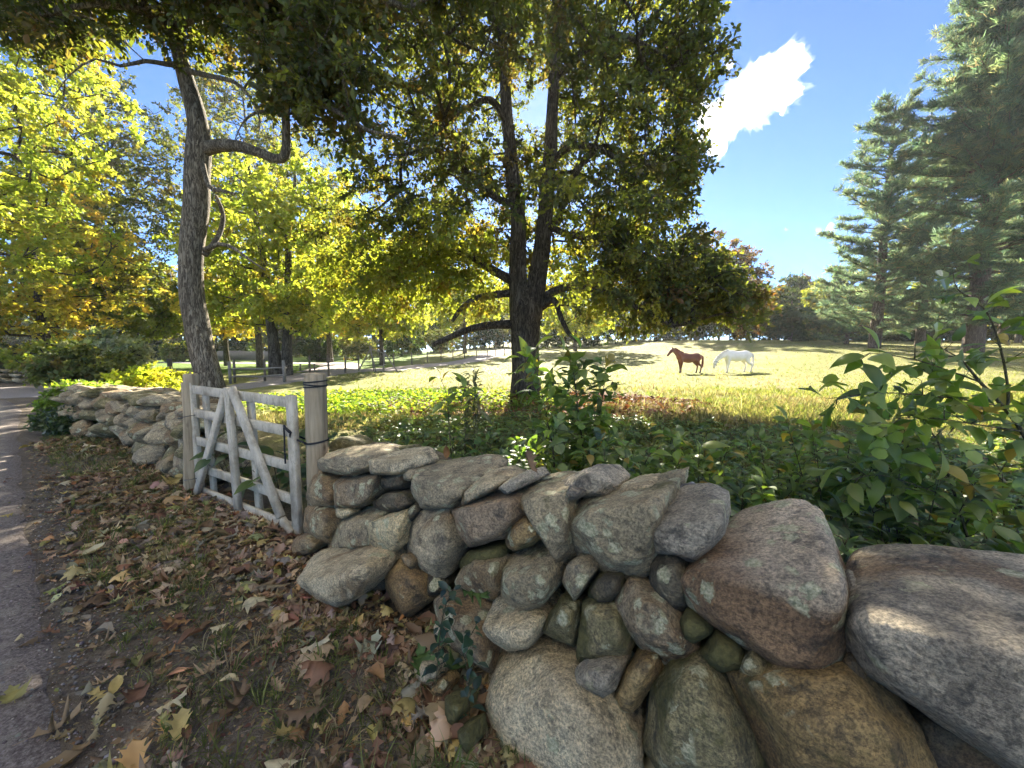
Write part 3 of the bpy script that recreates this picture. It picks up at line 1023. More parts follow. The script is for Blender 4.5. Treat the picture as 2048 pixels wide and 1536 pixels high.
S("dark tooth shaped stone standing right of the small oval grey stone", 'ochre', [(1230, 1390), (1250, 1343), (1290, 1303), (1318, 1310), (1312, 1362), (1270, 1424), (1238, 1424)], None, 0.26, -0.06)
S("narrow knobbly brown stone hanging under the flat topped slab", 'dark', [(1306, 1107), (1358, 1113), (1376, 1157), (1372, 1215), (1349, 1225), (1343, 1190), (1312, 1192), (1300, 1161)], None, 0.24, 0.0)
S("small mossy nut shaped stone left under the big rust boulder", 'moss', [(1354, 1252), (1370, 1223), (1415, 1250), (1422, 1268), (1387, 1287), (1360, 1283)], None, 0.2, -0.03, level=4)
S("bright green mossy stone in the hollow under the big rust boulder", 'moss', [(1401, 1306), (1432, 1266), (1484, 1302), (1492, 1331), (1449, 1351), (1414, 1331)], None, 0.2, -0.02)
S("dull grey wedge right of the bright green mossy stone", 'olive', [(1472, 1324), (1498, 1302), (1558, 1347), (1531, 1362), (1484, 1358)], None, 0.22, -0.02, level=4)
S("flat topped angular bluish slab with a sharp front corner", 'blue', [(1291, 1052), (1333, 993), (1403, 990), (1440, 1006), (1447, 1066), (1420, 1097), (1395, 1119), (1353, 1113), (1308, 1103)], [(1292, 1056), (1318, 1078), (1366, 1084), (1400, 1062), (1441, 1042)], 0.36, 0.0, power=44, amp=0.014, top=0.95, chips=0)
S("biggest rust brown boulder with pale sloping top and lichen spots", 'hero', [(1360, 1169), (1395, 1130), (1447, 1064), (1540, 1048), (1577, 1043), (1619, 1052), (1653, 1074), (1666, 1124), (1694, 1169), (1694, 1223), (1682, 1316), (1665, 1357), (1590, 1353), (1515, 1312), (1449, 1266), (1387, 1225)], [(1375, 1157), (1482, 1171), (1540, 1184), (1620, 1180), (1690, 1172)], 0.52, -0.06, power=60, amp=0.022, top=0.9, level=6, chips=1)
S("giant streaky grey boulder lowest at the near end of the wall top", 'mica', [(1688, 1275), (1690, 1220), (1718, 1188), (1768, 1175), (1912, 1184), (2048, 1202), (2300, 1250), (2300, 1640), (2080, 1580), (1960, 1490), (1880, 1432), (1780, 1372), (1716, 1332)], [(1720, 1240), (1790, 1290), (1912, 1330), (2048, 1360), (2290, 1420)], 0.6, -0.1, power=26, amp=0.022, top=0.85, level=6, chips=1)
S("greenish grey base boulder below the brown egg shaped stone", 'olive', [(1300, 1434), (1306, 1370), (1340, 1326), (1400, 1316), (1462, 1400), (1512, 1480), (1570, 1580), (1300, 1580), (1292, 1500)], None, 0.46, -0.12)
S("long ochre boulder sloping under the biggest rust boulder", 'ochre', [(1463, 1355), (1498, 1350), (1581, 1364), (1664, 1362), (1716, 1368), (1778, 1422), (1832, 1480), (1870, 1590), (1600, 1600), (1540, 1482), (1492, 1422)], None, 0.5, -0.14)
S("thin dark slab stuck in the joint below the giant streaky boulder", 'dark', [(1675, 1331), (1703, 1298), (1737, 1345), (1742, 1368), (1690, 1352)], None, 0.26, 0.02, level=4)
S("bluish chip between the biggest rust boulder and the giant streaky boulder", 'blue', [(1692, 1182), (1700, 1163), (1742, 1180), (1722, 1200), (1702, 1232)], None, 0.2, 0.12, level=4)
S("broken pale stone half hidden by leaves at the wall foot", 'pale', zb((1035, 640), (1100, 557), (1230, 588), (1275, 700), (1180, 785), (1060, 765)), None, 0.16, -0.2, level=4, foot=0.02)
S("yellowish triangular stone in the soil at the wall foot", 'ochre', zb((1150, 832), (1300, 688), (1345, 780), (1290, 895), (1190, 885)), None, 0.14, -0.2, level=4, foot=0.02)
S("long narrow mossy stone standing in the soil at the wall foot", 'moss', zb((1320, 900), (1480, 930), (1472, 1050), (1400, 1160), (1320, 1125)), None, 0.15, -0.2, level=4, foot=0.02)
S("lowest mossy stone beside the huge whitish base boulder", 'moss', zb((1430, 1200), (1540, 1150), (1572, 1345), (1520, 1410), (1455, 1335)), None, 0.15, -0.18, level=4, foot=0.02)
S("thin pale sliver left of the leaning rusty wedge", 'pale', zb((1215, 235), (1270, 190), (1310, 380), (1325, 445), (1225, 330)), None, 0.14, -0.08, level=4, foot=0.02)

S("dark stone in the gap below the giant streaky boulder", 'dark', [(1800, 1400), (1890, 1420), (1990, 1480), (2120, 1570), (2120, 1680), (1840, 1640), (1800, 1500)], None, 0.4, 0.08)

# the body of the wall behind its face: rougher stones that close the joints, coloured dark for the shade there
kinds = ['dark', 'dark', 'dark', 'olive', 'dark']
for k, (n, u, z, s) in enumerate([(1.74 + 0.02 * rng.normal(), uu, zz, 0.17 + 0.05 * rng.random()) for zz in (0.12, 0.36, 0.56) for uu in np.arange(-2.6, 3.35, 0.34)]):
    NSEED[0] += 1
    p = plan(n + z * 0.2, u + rng.normal(0, 0.06))
    Pp = rng.normal(size=(12, 3))
    Pp = unit(Pp) * s * np.array([1.25, 1.25, 0.85]) + np.array([p[0], p[1], z + 0.03 * rng.normal()])
    cc, V, F = rock_from_points(Pp, 3, 16, 0.05, NSEED[0])
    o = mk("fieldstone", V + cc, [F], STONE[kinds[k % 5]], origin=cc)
    tag(o, "rubble stone deep in the joints of the near wall, coloured dark for their shade", "stone", "rubble inside the near dry stone wall")

# wall beyond the gate
GB = "fieldstones of the dry stone wall beyond the gate"


def SL(label, kind, pts, thick=0.34, off=0.0, D0=1.02):
    return stone(label, kind, zl(*pts), None, thick, off, GB, 4, D0, 0.12, 18, 0.035)


SL("small grey stone at the top beside the far gate post", 'far', [(1690, 500), (1740, 470), (1830, 465), (1835, 570), (1760, 602), (1690, 570)])
SL("upright grey block touching the far gate post at mid height", 'far', [(1715, 600), (1840, 565), (1850, 845), (1750, 848), (1720, 700)])
SL("long pale stone slanting up towards the far gate post", 'grey_lichen', [(1350, 765), (1440, 640), (1600, 555), (1690, 578), (1705, 622), (1500, 765), (1400, 805)], 0.4, -0.05)
SL("little brown wedge above the dark hollow near the far gate post", 'brown', [(1615, 620), (1722, 620), (1712, 705), (1620, 695)])
SL("dark blocky stone in the hollow under the long slanting stone", 'olive', [(1635, 765), (1680, 715), (1745, 740), (1750, 845), (1650, 865), (1615, 800)], 0.34, 0.06)
SL("broad fan shaped stone below the long slanting stone", 'brown', [(1305, 890), (1370, 795), (1500, 800), (1645, 850), (1605, 925), (1490, 1015), (1380, 965)], 0.42, -0.06)
SL("tall leaning block at the foot of the far gate post", 'far', [(1615, 1065), (1680, 920), (1750, 845), (1850, 850), (1860, 1115), (1700, 1115)], 0.4, -0.04)
SL("rounded brown stone on the leaves left of the leaning block", 'brown', [(1455, 1105), (1510, 988), (1600, 955), (1685, 918), (1630, 1060), (1690, 1112), (1560, 1135)], 0.36, -0.08)
SL("pale hump backed capstone nearest the far gate post", 'far', [(1315, 430), (1400, 378), (1550, 398), (1605, 440), (1560, 502), (1440, 502), (1335, 472)], 0.42, 0.0)
SL("small lens shaped stone under the hump backed capstone", 'far', [(1435, 592), (1470, 528), (1562, 503), (1585, 550), (1520, 595)], 0.3, 0.02)
SL("narrow stone filling the step left of the top stone by the far gate post", 'olive', [(1575, 545), (1620, 498), (1692, 508), (1695, 562), (1610, 575)], 0.3, 0.03)
SL("thin shelf like capstone behind the far gate post", 'blue', [(1598, 440), (1700, 428), (1785, 465), (1690, 485), (1620, 492)], 0.36, 0.1)
SL("tall grey brown stone left of the small lens shaped stone", 'far', [(1285, 562), (1320, 478), (1440, 498), (1425, 602), (1340, 685), (1285, 622)], 0.38, -0.02)
SL("long flat grey capstone midway along the wall beyond the gate", 'far', [(1065, 320), (1200, 290), (1480, 308), (1565, 372), (1350, 405), (1160, 390)], 0.5, 0.05)
SL("wide flat capstone next to the green vine", 'far', [(745, 318), (850, 265), (1240, 268), (1250, 305), (1000, 330), (860, 378)], 0.5, 0.05)
for cu, z0, z1, s in ((0, 0.0, 0.3, 0.42), (1, 0.26, 0.52, 0.36), (2, 0.48, 0.72, 0.34), (3, 0.68, 0.84, 0.46)):
    u = 4.95 + 0.15 * cu if cu < 3 else 6.2
    while u < 10.9:
        w = s * (0.7 + 0.65 * rng.random())
        NSEED[0] += 1
        for nn, vis in ((1.08, True), (1.42, False)):
            if u < 6.35 and cu < 4 and vis and not (u > 5.9 and cu == 1):
                back = 0.12
            else:
                back = 0.0
            ctr = plan(nn + back + 0.1 * z0 + rng.normal(0, 0.025) - 0.8 * float(smooth((u - 7.2) / 4.8)), u + w / 2)
            Pp = unit(rng.normal(size=(14, 3)))
            ax = np.array([UW[0], UW[1], 0]) * w * 0.56
            ay = np.array([NW[0], NW[1], 0]) * 0.24
            az = np.array([0, 0, 1]) * (z1 - z0) * 0.58
            Pp = Pp[:, :1] * ax + Pp[:, 1:2] * ay + Pp[:, 2:] * az
            Pp = Pp * 1.12 + np.array([ctr[0], ctr[1], (z0 + z1) / 2 + rng.normal(0, 0.02)])
            cc, V, F = rock_from_points(Pp, 4 if u < 9 else 3, 18, 0.045, NSEED[0] + (0 if vis else 500))
            o = mk("fieldstone", V + cc, [F], STONE[['far', 'brown', 'far', 'grey', 'olive'][rng.integers(5)]], origin=cc)
            tag(o, "weathered grey brown fieldstone stacked in the wall between the gate and the vine" if vis else "fieldstone on the field side of the wall beyond the gate", "stone", GB if vis else "field side stones of the wall beyond the gate")
        u += w * 0.98
# the wall across the lane
for cu, (z0, z1) in enumerate(((0.0, 0.25), (0.22, 0.45), (0.42, 0.58))):
    x = -24.0
    while x < -13.2:
        w = 0.3 + 0.35 * rng.random()
        NSEED[0] += 1
        Pp = unit(rng.normal(size=(12, 3))) * np.array([w * 0.6, 0.25, (z1 - z0) * 0.62])
        y = 16.3 + rng.normal(0, 0.03)
        Pp = Pp + np.array([x + w / 2, y, float(height(x, y)) + (z0 + z1) / 2])
        cc, V, F = rock_from_points(Pp, 3, 16, 0.05, NSEED[0])
        o = mk("fieldstone", V + cc, [F], STONE['far'], origin=cc)
        tag(o, "dim stone of the low wall across the lane under the yellow maple", "stone", "stones of the low wall across the lane")
        x += w * 0.95

# ------------------------------------------------------------------ white gate and its posts
m_white, nt, out = new_mat("weathered_white_paint")
b = NB(nt)
v = b.objvec()
c = b.ramp(b.noise(v, 5, 5, 0.6), [(0.3, (0.3, 0.25, 0.17)), (0.52, (0.53, 0.465, 0.345)), (0.8, (0.68, 0.61, 0.47))])
wr = b.ramp(b.noise(b.mapping(v, (22, 22, 9)), 1.0, 8, 0.78), [(0.4, 1.0), (0.5, 0.0)])
c = b.mix(b.math('MULTIPLY', wr, 0.55), c, (0.25, 0.21, 0.155))
c = b.mix(b.ramp(b.noise(v, 30, 4, 0.7), [(0.62, 0.0), (0.7, 0.6)]), c, (0.2, 0.17, 0.12))
b.princ(out, c, 0.7, 0.3, b.bump(b.noise(b.mapping(v, (60, 60, 8)), 1.0, 5, 0.6), 0.4, 0.004))
m_post, nt, out = new_mat("bare_post_wood")
b = NB(nt)
v = b.objvec()
c = b.ramp(b.noise(b.mapping(v, (30, 30, 2.0)), 1.0, 6, 0.6, 0.4), [(0.3, (0.21, 0.16, 0.1)), (0.55, (0.39, 0.31, 0.2)), (0.75, (0.5, 0.41, 0.28))])
c = b.mix(b.ramp(b.voro(b.mapping(v, (7, 7, 3.2)), 1.0), [(0.05, 0.8), (0.13, 0.0)]), c, (0.09, 0.06, 0.035))
c = b.mix(0.5, c, b.ramp(b.noise(v, 3.0, 4), [(0.35, (0.65, 0.66, 0.62)), (0.65, (1.1, 1.08, 1.02))]), 'MULTIPLY')
b.princ(out, c, 0.85, 0.2, b.bump(b.noise(b.mapping(v, (46, 46, 2.4)), 1.0, 6, 0.65), 0.7, 0.006))
m_rope, nt, out = new_mat("black_cord")
b = NB(nt)
b.princ(out, (0.012, 0.012, 0.014), 0.6, 0.4)
m_wire, nt, out = new_mat("grey_wire")
b = NB(nt)
b.princ(out, (0.09, 0.08, 0.07), 0.55, 0.5)

gl = onground(398, 987)      # foot of the hinge side
gr = onground(600, 1068)     # foot of the latch side
gl[2] = gr[2] = 0.0
gd = gr - gl
GW = np.linalg.norm(gd)
gu = gd / GW
gn = np.array([gu[1], -gu[0], 0.0])          # towards the road
if gn[1] > 0:
    gn = -gn
gate = thing("wooden_gate", "weathered white wooden gate with two slanting braces", "gate", gl)
zz = np.array([0, 0, 1.0])


def zat(px, py, k):
    """height at the gate plane, k along the gate"""
    p = gl + gu * (GW * k)
    return at(px, py, p[1])[2]


def rail(name, k0, z0, k1, z1, hgt, depth=0.034, offn=0.0, mat=None, wid=None):
    p0 = gl + gu * (GW * k0) + zz * z0 + gn * offn
    p1 = gl + gu * (GW * k1) + zz * z1 + gn * offn
    d = p1 - p0
    L = np.linalg.norm(d)
    d = d / L
    up = np.cross(d, gn)
    up /= np.linalg.norm(up)
    m = MB()
    m.add(*bevbox((p0 + p1) / 2, d * L / 2, gn * depth / 2, up * hgt / 2, 0.003))
    return m.build(name, mat or m_white, gate, False)


HT = 1.13
rail("stile", 0.03, 0.02, 0.0, HT + 0.02, 0.085, 0.045)
rail("stile", 0.985, 0.0, 0.99, HT, 0.09, 0.045)
rail("centre_stile", 0.50, 0.0, 0.48, HT + 0.015, 0.085, 0.04, 0.04)
for hz, k1 in ((HT - 0.045, 0.97), (0.85, 0.965), (0.565, 0.965), (0.29, 0.96), (0.045, 0.96)):
    rail("rail", 0.04, hz, k1, hz - 0.015, 0.082, 0.028)
rail("brace", 0.025, 0.0, 0.45, HT - 0.05, 0.075, 0.038, 0.042)
rail("brace", 0.90, 0.12, 0.525, HT + 0.01, 0.085, 0.038, 0.046)
rail("brace_foot", 0.965, 0.0, 0.90, 0.1, 0.08, 0.036, 0.04)
rail("batten", 0.14, 0.05, 0.12, HT - 0.09, 0.075, 0.035, -0.036)
rail("batten", 0.62, 0.0, 0.60, HT - 0.09, 0.08, 0.035, -0.036)
# bare side batten between the gate and its far post
sp = gl - gu * 0.055 + gn * 0.035
t = thing("fence_batten", "narrow unpainted batten strapped between the far gate post and the gate", "batten", sp)
m = MB()
m.add(*bevbox(sp + zz * 0.58, gu * 0.02, gn * 0.018, zz * 0.57, 0.004))
m.build("board", m_post, t, False)


def post(name, label, px0, pytop, y, rad, seed, pxb=None):
    top = at(px0, pytop, y)
    foot = at(pxb or px0, 1000, y)
    foot[2] = -0.15
    tt = thing(name, label, "gate post", (foot[0], foot[1], 0))
    n = 14
    P = []
    for k in range(n):
        f = k / (n - 1)
        p = foot * (1 - f) + top * f
        P.append((*p, rad * (1.04 - 0.06 * f)))
    P.append((*(top + [0, 0, 0.015]), rad * 0.8))
    m = MB()
    m.add(*sweep(P, 28, 0.025, seed))
    m.build("shaft", m_post, tt)
    return foot, top


pf, pt = post("gate_post", "stout round bare post with two cord turns at its top", 630, 750, gr[1] + 0.06, 0.082, 3, 636)
pf2, pt2 = post("gate_post", "round topped post where the stone wall beyond meets the gate", 382, 750, gl[1] + 0.02, 0.066, 4, 383)


def loop_path(c, rx, ry, z, n=40, tilt=0.0, ph=0.0):
    a = np.linspace(0, 2 * PI, n) + ph
    return np.stack([c[0] + rx * np.cos(a), c[1] + ry * np.sin(a), z + tilt * np.cos(a)], 1)


m = MB()
for dz, tl in ((-0.05, 0.006), (-0.075, -0.008), (-0.09, 0.005)):
    L = loop_path(pt, 0.0845, 0.0845, pt[2] + dz, 40, tl)
    m.add(*sweep(np.c_[L, np.full(len(L), 0.005)], 6))
tag(m.build("cord", m_rope, origin=pt), "dark cord wound round the top of the stout post", "cord")
# cord holding the gate shut: round the post and the stile, with hanging end
zc_ = 0.78
ps = gl + gu * (GW * 0.985) + zz * zc_
L = loop_path((pf + pt) / 2, 0.088, 0.088, zc_ - 0.03, 30, 0.01, 2.6)
path = np.vstack([L, ps + gn * 0.03 + zz * 0.06, ps + gn * 0.035 + zz * 0.11 - gu * 0.05, ps + gn * 0.035 - gu * 0.055, ps + gn * 0.036 - gu * 0.06 - zz * 0.1, ps + gn * 0.038 - gu * 0.055 - zz * 0.2])
P = catmull(np.c_[path, np.full(len(path), 0.007)], 0.02)
m = MB()
m.add(*sweep(P, 8, 0.1, 2))
k2 = np.array([ps + gn * 0.036 + zz * 0.1 - gu * 0.05, ps + gn * 0.03 + zz * 0.06 + gu * 0.03, ps + gn * 0.02 - gu * 0.0 + zz * 0.02, (pf + pt) / 2 * [1, 1, 0] + gn * 0.088 + zz * (zc_ - 0.03)])
P = catmull(np.c_[k2, np.full(4, 0.007)], 0.02)
m.add(*sweep(P, 8, 0.1, 5))
tag(m.build("tie_cord", m_rope, origin=ps), "black tie cord looped round the stout post holding the gate shut", "cord")
m = MB()
for zw, kk in ((0.80, 0), (0.16, 1)):
    a0 = pf2 * [1, 1, 0] + zz * zw
    c1 = (a0 + gl + zz * (zw + 0.04)) / 2
    c1[2] = zw
    L = []
    for a in np.linspace(0, 2 * PI, 36):
        q = c1 + gu * (0.145 * math.cos(a)) + gn * (0.072 * math.sin(a)) + zz * 0.03 * math.cos(a)
        L.append(q)
    m.add(*sweep(np.c_[np.array(L), np.full(36, 0.004)], 6))
tag(m.build("wire_tie", m_wire, origin=pf2), "two loops of wire binding the gate to its round topped post", "wire")

# birch log on the wall top
l0, l1 = wall_point(1302, 998, 0.26, 1.13, 0.2), wall_point(1388, 968, 0.42, 1.13, 0.2)
m_birch, nt, out = new_mat("birch_bark")
b = NB(nt)
v = b.objvec()
c = b.ramp(b.noise(b.mapping(v, (9, 9, 26)), 1.0, 5, 0.7), [(0.4, (0.08, 0.075, 0.07)), (0.52, (0.3, 0.29, 0.27)), (0.7, (0.46, 0.45, 0.43))])
b.princ(out, c, 0.8, 0.2, b.bump(b.noise(v, 50, 4), 0.5, 0.005))
P = np.array([np.r_[l0 * (1 - f) + l1 * f + zz * 0.01 * math.sin(f * 5), 0.026 - 0.006 * f] for f in np.linspace(-0.25, 1, 12)])
m = MB()
m.add(*sweep(P, 14, 0.12, 8))
tag(m.build("branch", m_birch, origin=l0), "short grey broken branch lying on the wall behind the bluish slab", "branch")
# ------------------------------------------------------------------ trees
def ell(c, r, n, power=0.45, zmin=None, seed=None):
    """cluster centres in an ellipsoid, denser towards its outside"""
    g = np.random.default_rng(seed) if seed is not None else rng
    P = unit(g.normal(size=(n, 3))) * (g.random((n, 1)) ** power)
    P = P * np.asarray(r, float) + np.asarray(c, float)
    if zmin is not None:
        P = P[P[:, 2] > zmin]
    return P


class Skeleton:
    def __init__(s):
        s.X, s.par, s.w, s.root, s.dist = [], [], [], [], []

    def limb(s, P):
        """hand placed limb (x,y,z,r rows); its nodes can carry branches"""
        prev = -1
        for k, p in enumerate(P):
            s.X.append(np.array(p[:3]))
            s.par.append(prev if prev >= 0 else -1)
            s.w.append(0.0)
            s.root.append(True)
            s.dist.append(0.0)
            prev = len(s.X) - 1

    def grow(s, C, pen=0.3, sag=0.1, g=None, above=0.6):
        """join cluster centres, nearest first, to the nearest suitable node"""
        g = g or rng
        base = np.array(s.X)
        d0 = np.array([np.min(np.linalg.norm(base - c, axis=1)) for c in C])
        ends = []
        cap = len(s.X) + len(C) * 6
        A = np.zeros((cap, 3))
        D = np.zeros(cap)
        n = len(s.X)
        A[:n] = base
        D[:n] = np.array(s.dist)
        for k in np.argsort(d0):
            c = C[k]
            v = A[:n] - c
            L = np.linalg.norm(v, axis=1)
            cost = L + pen * D[:n] + above * np.maximum(v[:, 2], 0)
            j = int(np.argmin(cost))
            L = L[j]
            m = int(min(5, max(1, round(L / 0.6))))
            a = A[j].copy()
            mid = (a + c) / 2 + g.normal(0, 0.07 * L, 3) + np.array([0, 0, sag * L])
            prev = j
            for q in range(1, m + 1):
                t = q / m
                p = (1 - t) ** 2 * a + 2 * t * (1 - t) * mid + t * t * c + (g.normal(0, 0.03 * L, 3) if q < m else 0)
                A[n] = p
                D[n] = D[prev] + np.linalg.norm(p - A[prev])
                s.X.append(p)
                s.par.append(prev)
                s.w.append(0.0)
                s.root.append(False)
                s.dist.append(D[n])
                prev = n
                n += 1
            ends.append(prev)
        for e in ends:
            j = e
            while j >= 0 and not s.root[j]:
                s.w[j] += 1.0
                j = s.par[j]
        return ends

    def mesh(s, r0=0.012, p=0.42, sides=5):
        I = [k for k in range(len(s.X)) if not s.root[k]]
        X = np.array(s.X)
        par = np.array(s.par)
        w = np.array(s.w)
        I = np.array(I)
        r1 = r0 * np.maximum(w[I], 1) ** p
        pw = w[par[I]]
        ro = np.array(s.root)[par[I]]
        rp = np.where(ro, r1 * 1.15, r0 * np.maximum(pw, 1) ** p)
        rp = np.minimum(rp, r1 * 1.6)
        return tubes(X[par[I]], X[I], rp, r1, sides)


def sprays(C, origin, rad, ntw, nlf, size, tmpl, pal, g, flat=0.7, droop=0.25, dirs=None, jit=0.18, spread=0.5):
    """leafy twigs round each cluster centre: returns twig segments and leaf arrays"""
    n = len(C)
    rad = np.broadcast_to(np.asarray(rad, float), (n,))
    out = unit(C - origin)
    E = g.normal(size=(n, ntw, 3))
    E = unit(E + out[:, None, :] * 0.6) * (0.45 + 0.55 * g.random((n, ntw, 1)))
    E[:, :, 2] = E[:, :, 2] * flat - droop * 0.5
    p0 = np.repeat(C, ntw, 0)
    p1 = p0 + E.reshape(-1, 3) * np.repeat(rad, ntw)[:, None]
    m = n * ntw
    t = g.random((m, nlf)) ** 0.7
    d = p1 - p0
    pos = p0[:, None, :] + d[:, None, :] * t[:, :, None] + g.normal(0, 0.05, (m, nlf, 3)) * np.repeat(rad, ntw)[:, None, None]
    dl = unit(d)[:, None, :] * spread + g.normal(0, 0.75, (m, nlf, 3))
    dl[:, :, 2] -= droop
    nn = g.normal(0, 0.65, (m, nlf, 3))
    nn[:, :, 2] += 0.75
    pos, dl, nn = pos.reshape(-1, 3), dl.reshape(-1, 3), nn.reshape(-1, 3)
    # colour keeps within a twig, varies between clusters
    k = len(pos)
    cl = palette(pal, n, 0.16, g)
    lf = palette(pal, k, jit, g)
    col = 0.55 * np.repeat(cl, ntw * nlf, 0) + 0.45 * lf
    sz = size * np.exp(g.normal(0, 0.22, k))
    return (p0, p1), scatter(tmpl, pos, rots(dl, nn), sz, col)


def tree(name, label, base, limbs, C, rad, ntw, nlf, size, pal, tmpl=LEAF_FAR, bark=None, leaf=None, group=None, seed=1, r0=0.012, flat=0.7, droop=0.25, p=0.42, sides=12, pen=0.3, sag=0.1, rough=0.06, twig_r=0.006, origin=None, above=0.6, cat="tree", extra=None, flute=0.0):
    g = np.random.default_rng(seed)
    root = thing(name, label, cat, base, group)
    sk = Skeleton()
    m = MB()
    for L in limbs:
        P = catmull(L, 0.14 if sides > 14 else 0.35)
        m.add(*sweep(P, sides, rough, seed, flute))
        st = max(1, len(P) // max(2, int(len(P) * (0.14 if sides > 14 else 0.35) / 0.35)))
        sk.limb(P[::st])
    sk.grow(C, pen, sag, g, above)
    m.add(*sk.mesh(r0, p))
    og = np.asarray(origin if origin is not None else C.mean(0))
    (a, b_), (V, F, col) = sprays(C, og, rad, ntw, nlf, size, tmpl, pal, g, flat, droop)
    if twig_r > 0:
        m.add(*tubes(a, b_, np.full(len(a), twig_r), np.full(len(a), twig_r * 0.5), 3))
    m.build("trunk", bark or BARK_FAR, root)
    mk("crown", V, F, leaf or LEAF, root, col, False)
    if extra:
        extra(root, g)
    return root


def limb_px(pts, y0, dy=None, thin=0.84):
    """rows (px,py,radius px[,distance]) of a traced limb -> x,y,z,r in metres at that distance"""
    out = []
    for k, q in enumerate(pts):
        y = q[3] if len(q) > 3 else y0
        p = at(q[0], q[1], y)
        out.append((*p, thin * q[2] * y / F_PX))
    return np.array(out)


# --- the big double stemmed tree in the middle -----------------------------------------
Y = 11.6
limbs = [
    limb_px([(1052, 812, 44), (1051, 780, 36), (1051, 740, 33), (1051, 690, 32), (1051, 650, 34), (1050, 615, 35), (1043, 575, 26)], Y),
    limb_px([(1040, 620, 24), (1036, 560, 21), (1036, 500, 19), (1036, 430, 17), (1026, 360, 16), (1021, 300, 14), (1014, 230, 13), (1010, 160, 11), (1003, 80, 9), (1000, 0, 8), (994, -120, 6), (990, -260, 3)], Y),
    limb_px([(1062, 635, 25), (1072, 575, 22), (1082, 510, 20), (1090, 440, 17), (1094, 370, 16), (1101, 300, 15), (1104, 230, 13), (1108, 160, 12), (1112, 80, 10), (1120, -20, 8), (1130, -150, 6), (1135, -290, 3)], Y),
    limb_px([(1022, 648, 11), (980, 650, 9, 11.3), (940, 658, 8, 11), (900, 674, 7, 10.6), (866, 690, 5.5, 10.2)], Y),
    limb_px([(1024, 586, 9), (985, 590, 8, 11.3), (950, 598, 7, 11), (920, 620, 6, 10.8), (905, 642, 4, 10.6)], Y),
    limb_px([(1022, 560, 11), (985, 540, 10), (945, 514, 9, 11.8), (905, 505, 9, 12), (868, 512, 8, 12.1), (830, 540, 7, 12.2), (785, 560, 6, 12.3), (735, 545, 5, 12.5), (700, 526, 4, 12.7)], Y),
    limb_px([(1086, 596, 10), (1120, 578, 9, 11.4), (1165, 574, 8, 11.1), (1210, 586, 8, 10.8), (1255, 606, 7, 10.5), (1300, 628, 5, 10.2), (1350, 655, 4, 10)], Y),
    limb_px([(1084, 615, 8), (1108, 600, 7, 11.2), (1124, 640, 6, 10.9), (1140, 670, 5, 10.7), (1160, 686, 3, 10.5)], Y),
    limb_px([(1090, 470, 9), (1118, 430, 8, 12), (1140, 370, 9, 12.3), (1168, 320, 8, 12.5), (1215, 294, 7, 12.8), (1262, 330, 5, 13)], Y),
    limb_px([(1100, 330, 8), (1130, 300, 7, 11), (1180, 292, 7, 10.4), (1240, 325, 5, 10), (1275, 390, 4, 9.6)], Y),
    limb_px([(1030, 410, 9), (1000, 400, 8, 11), (960, 372, 7, 10.5), (920, 330, 6, 10.2), (870, 300, 5, 10), (800, 310, 3, 9.6)], Y),
    limb_px([(1018, 250, 8), (980, 200, 7, 11.2), (930, 220, 5, 11), (880, 260, 4, 10.6)], Y),
    limb_px([(1108, 160, 8), (1160, 110, 7, 11), (1220, 70, 6, 10.6), (1290, 90, 4, 10.2), (1340, 120, 3, 10)], Y),
    limb_px([(1092, 450, 8), (1140, 470, 7, 11), (1200, 480, 6, 10.4), (1270, 500, 4, 10), (1340, 530, 3, 9.7)], Y),
]
g = np.random.default_rng(5)
TC = np.array([0.55, 11.9])
C = np.vstack([
    ell((0.55, 11.9, 9.2), (5.3, 4.6, 7.6), 1250, 0.42, None, 21),
    ell((0.5, 11.4, 4.3), (6.1, 4.0, 2.1), 360, 0.5, None, 22),
    ell((4.1, 10.9, 3.4), (2.9, 2.2, 1.5), 150, 0.5, None, 23),
    ell((5.4, 10.4, 2.9), (1.6, 1.4, 0.8), 60, 0.6, None, 27),
    ell((-3.3, 11.6, 4.0), (2.6, 2.2, 1.7), 150, 0.5, None, 24),
    ell((4.4, 11.0, 8.4), (1.5, 2.4, 3.6), 170, 0.5, None, 26),
])
rr = np.hypot(C[:, 0] - TC[0], C[:, 1] - TC[1])
keep = C[:, 2] > 1.75 + 0.17 * np.maximum(C[:, 1] - 10, 0) + 0.9 * (rr < 2.0)
pxx = 1024 + F_PX * C[:, 0] / C[:, 1]
pyy = 695 - F_PX * (C[:, 2] - 1.5) / C[:, 1]
front = C[:, 1] < 11.8
keep &= ~((np.abs(pxx - 1055) < 62) & front & (pyy > 430))                      # the fork stands clear
keep &= ~((np.abs(pxx - 1055) < 55) & front & (pyy > 200) & (g.random(len(C)) < 0.6))
keep &= ~((np.hypot(C[:, 0] - (0.55 + 0.05 * (C[:, 1] - 11.6)), C[:, 2] - (8.3 + 0.6 * (C[:, 1] - 11.6))) < 0.95) & (g.random(len(C)) < 0.85))   # thin place the sun shines through
keep &= ~((pyy > 640) & (pxx > 1020) & (pxx < 1120))
lim = np.interp(C[:, 2], [1.5, 3.2, 4.5, 7, 9.0, 11, 14], [7.0, 6.6, 5.5, 5.5, 5.5, 5.4, 4.9])
keep &= (C[:, 0] - TC[0]) < lim
rlim = np.interp(pyy, [-400, 0, 60, 150, 250, 330, 430, 500, 560, 620, 700], [1330, 1385, 1400, 1405, 1360, 1395, 1375, 1410, 1475, 1525, 1500])
keep &= pxx < rlim + 12 * g.normal(size=len(C))
C = C[keep]
low = (C[:, 2] < 4.6) & (C[:, 0] < 2.4 + 0.8 * g.normal(size=len(C)))
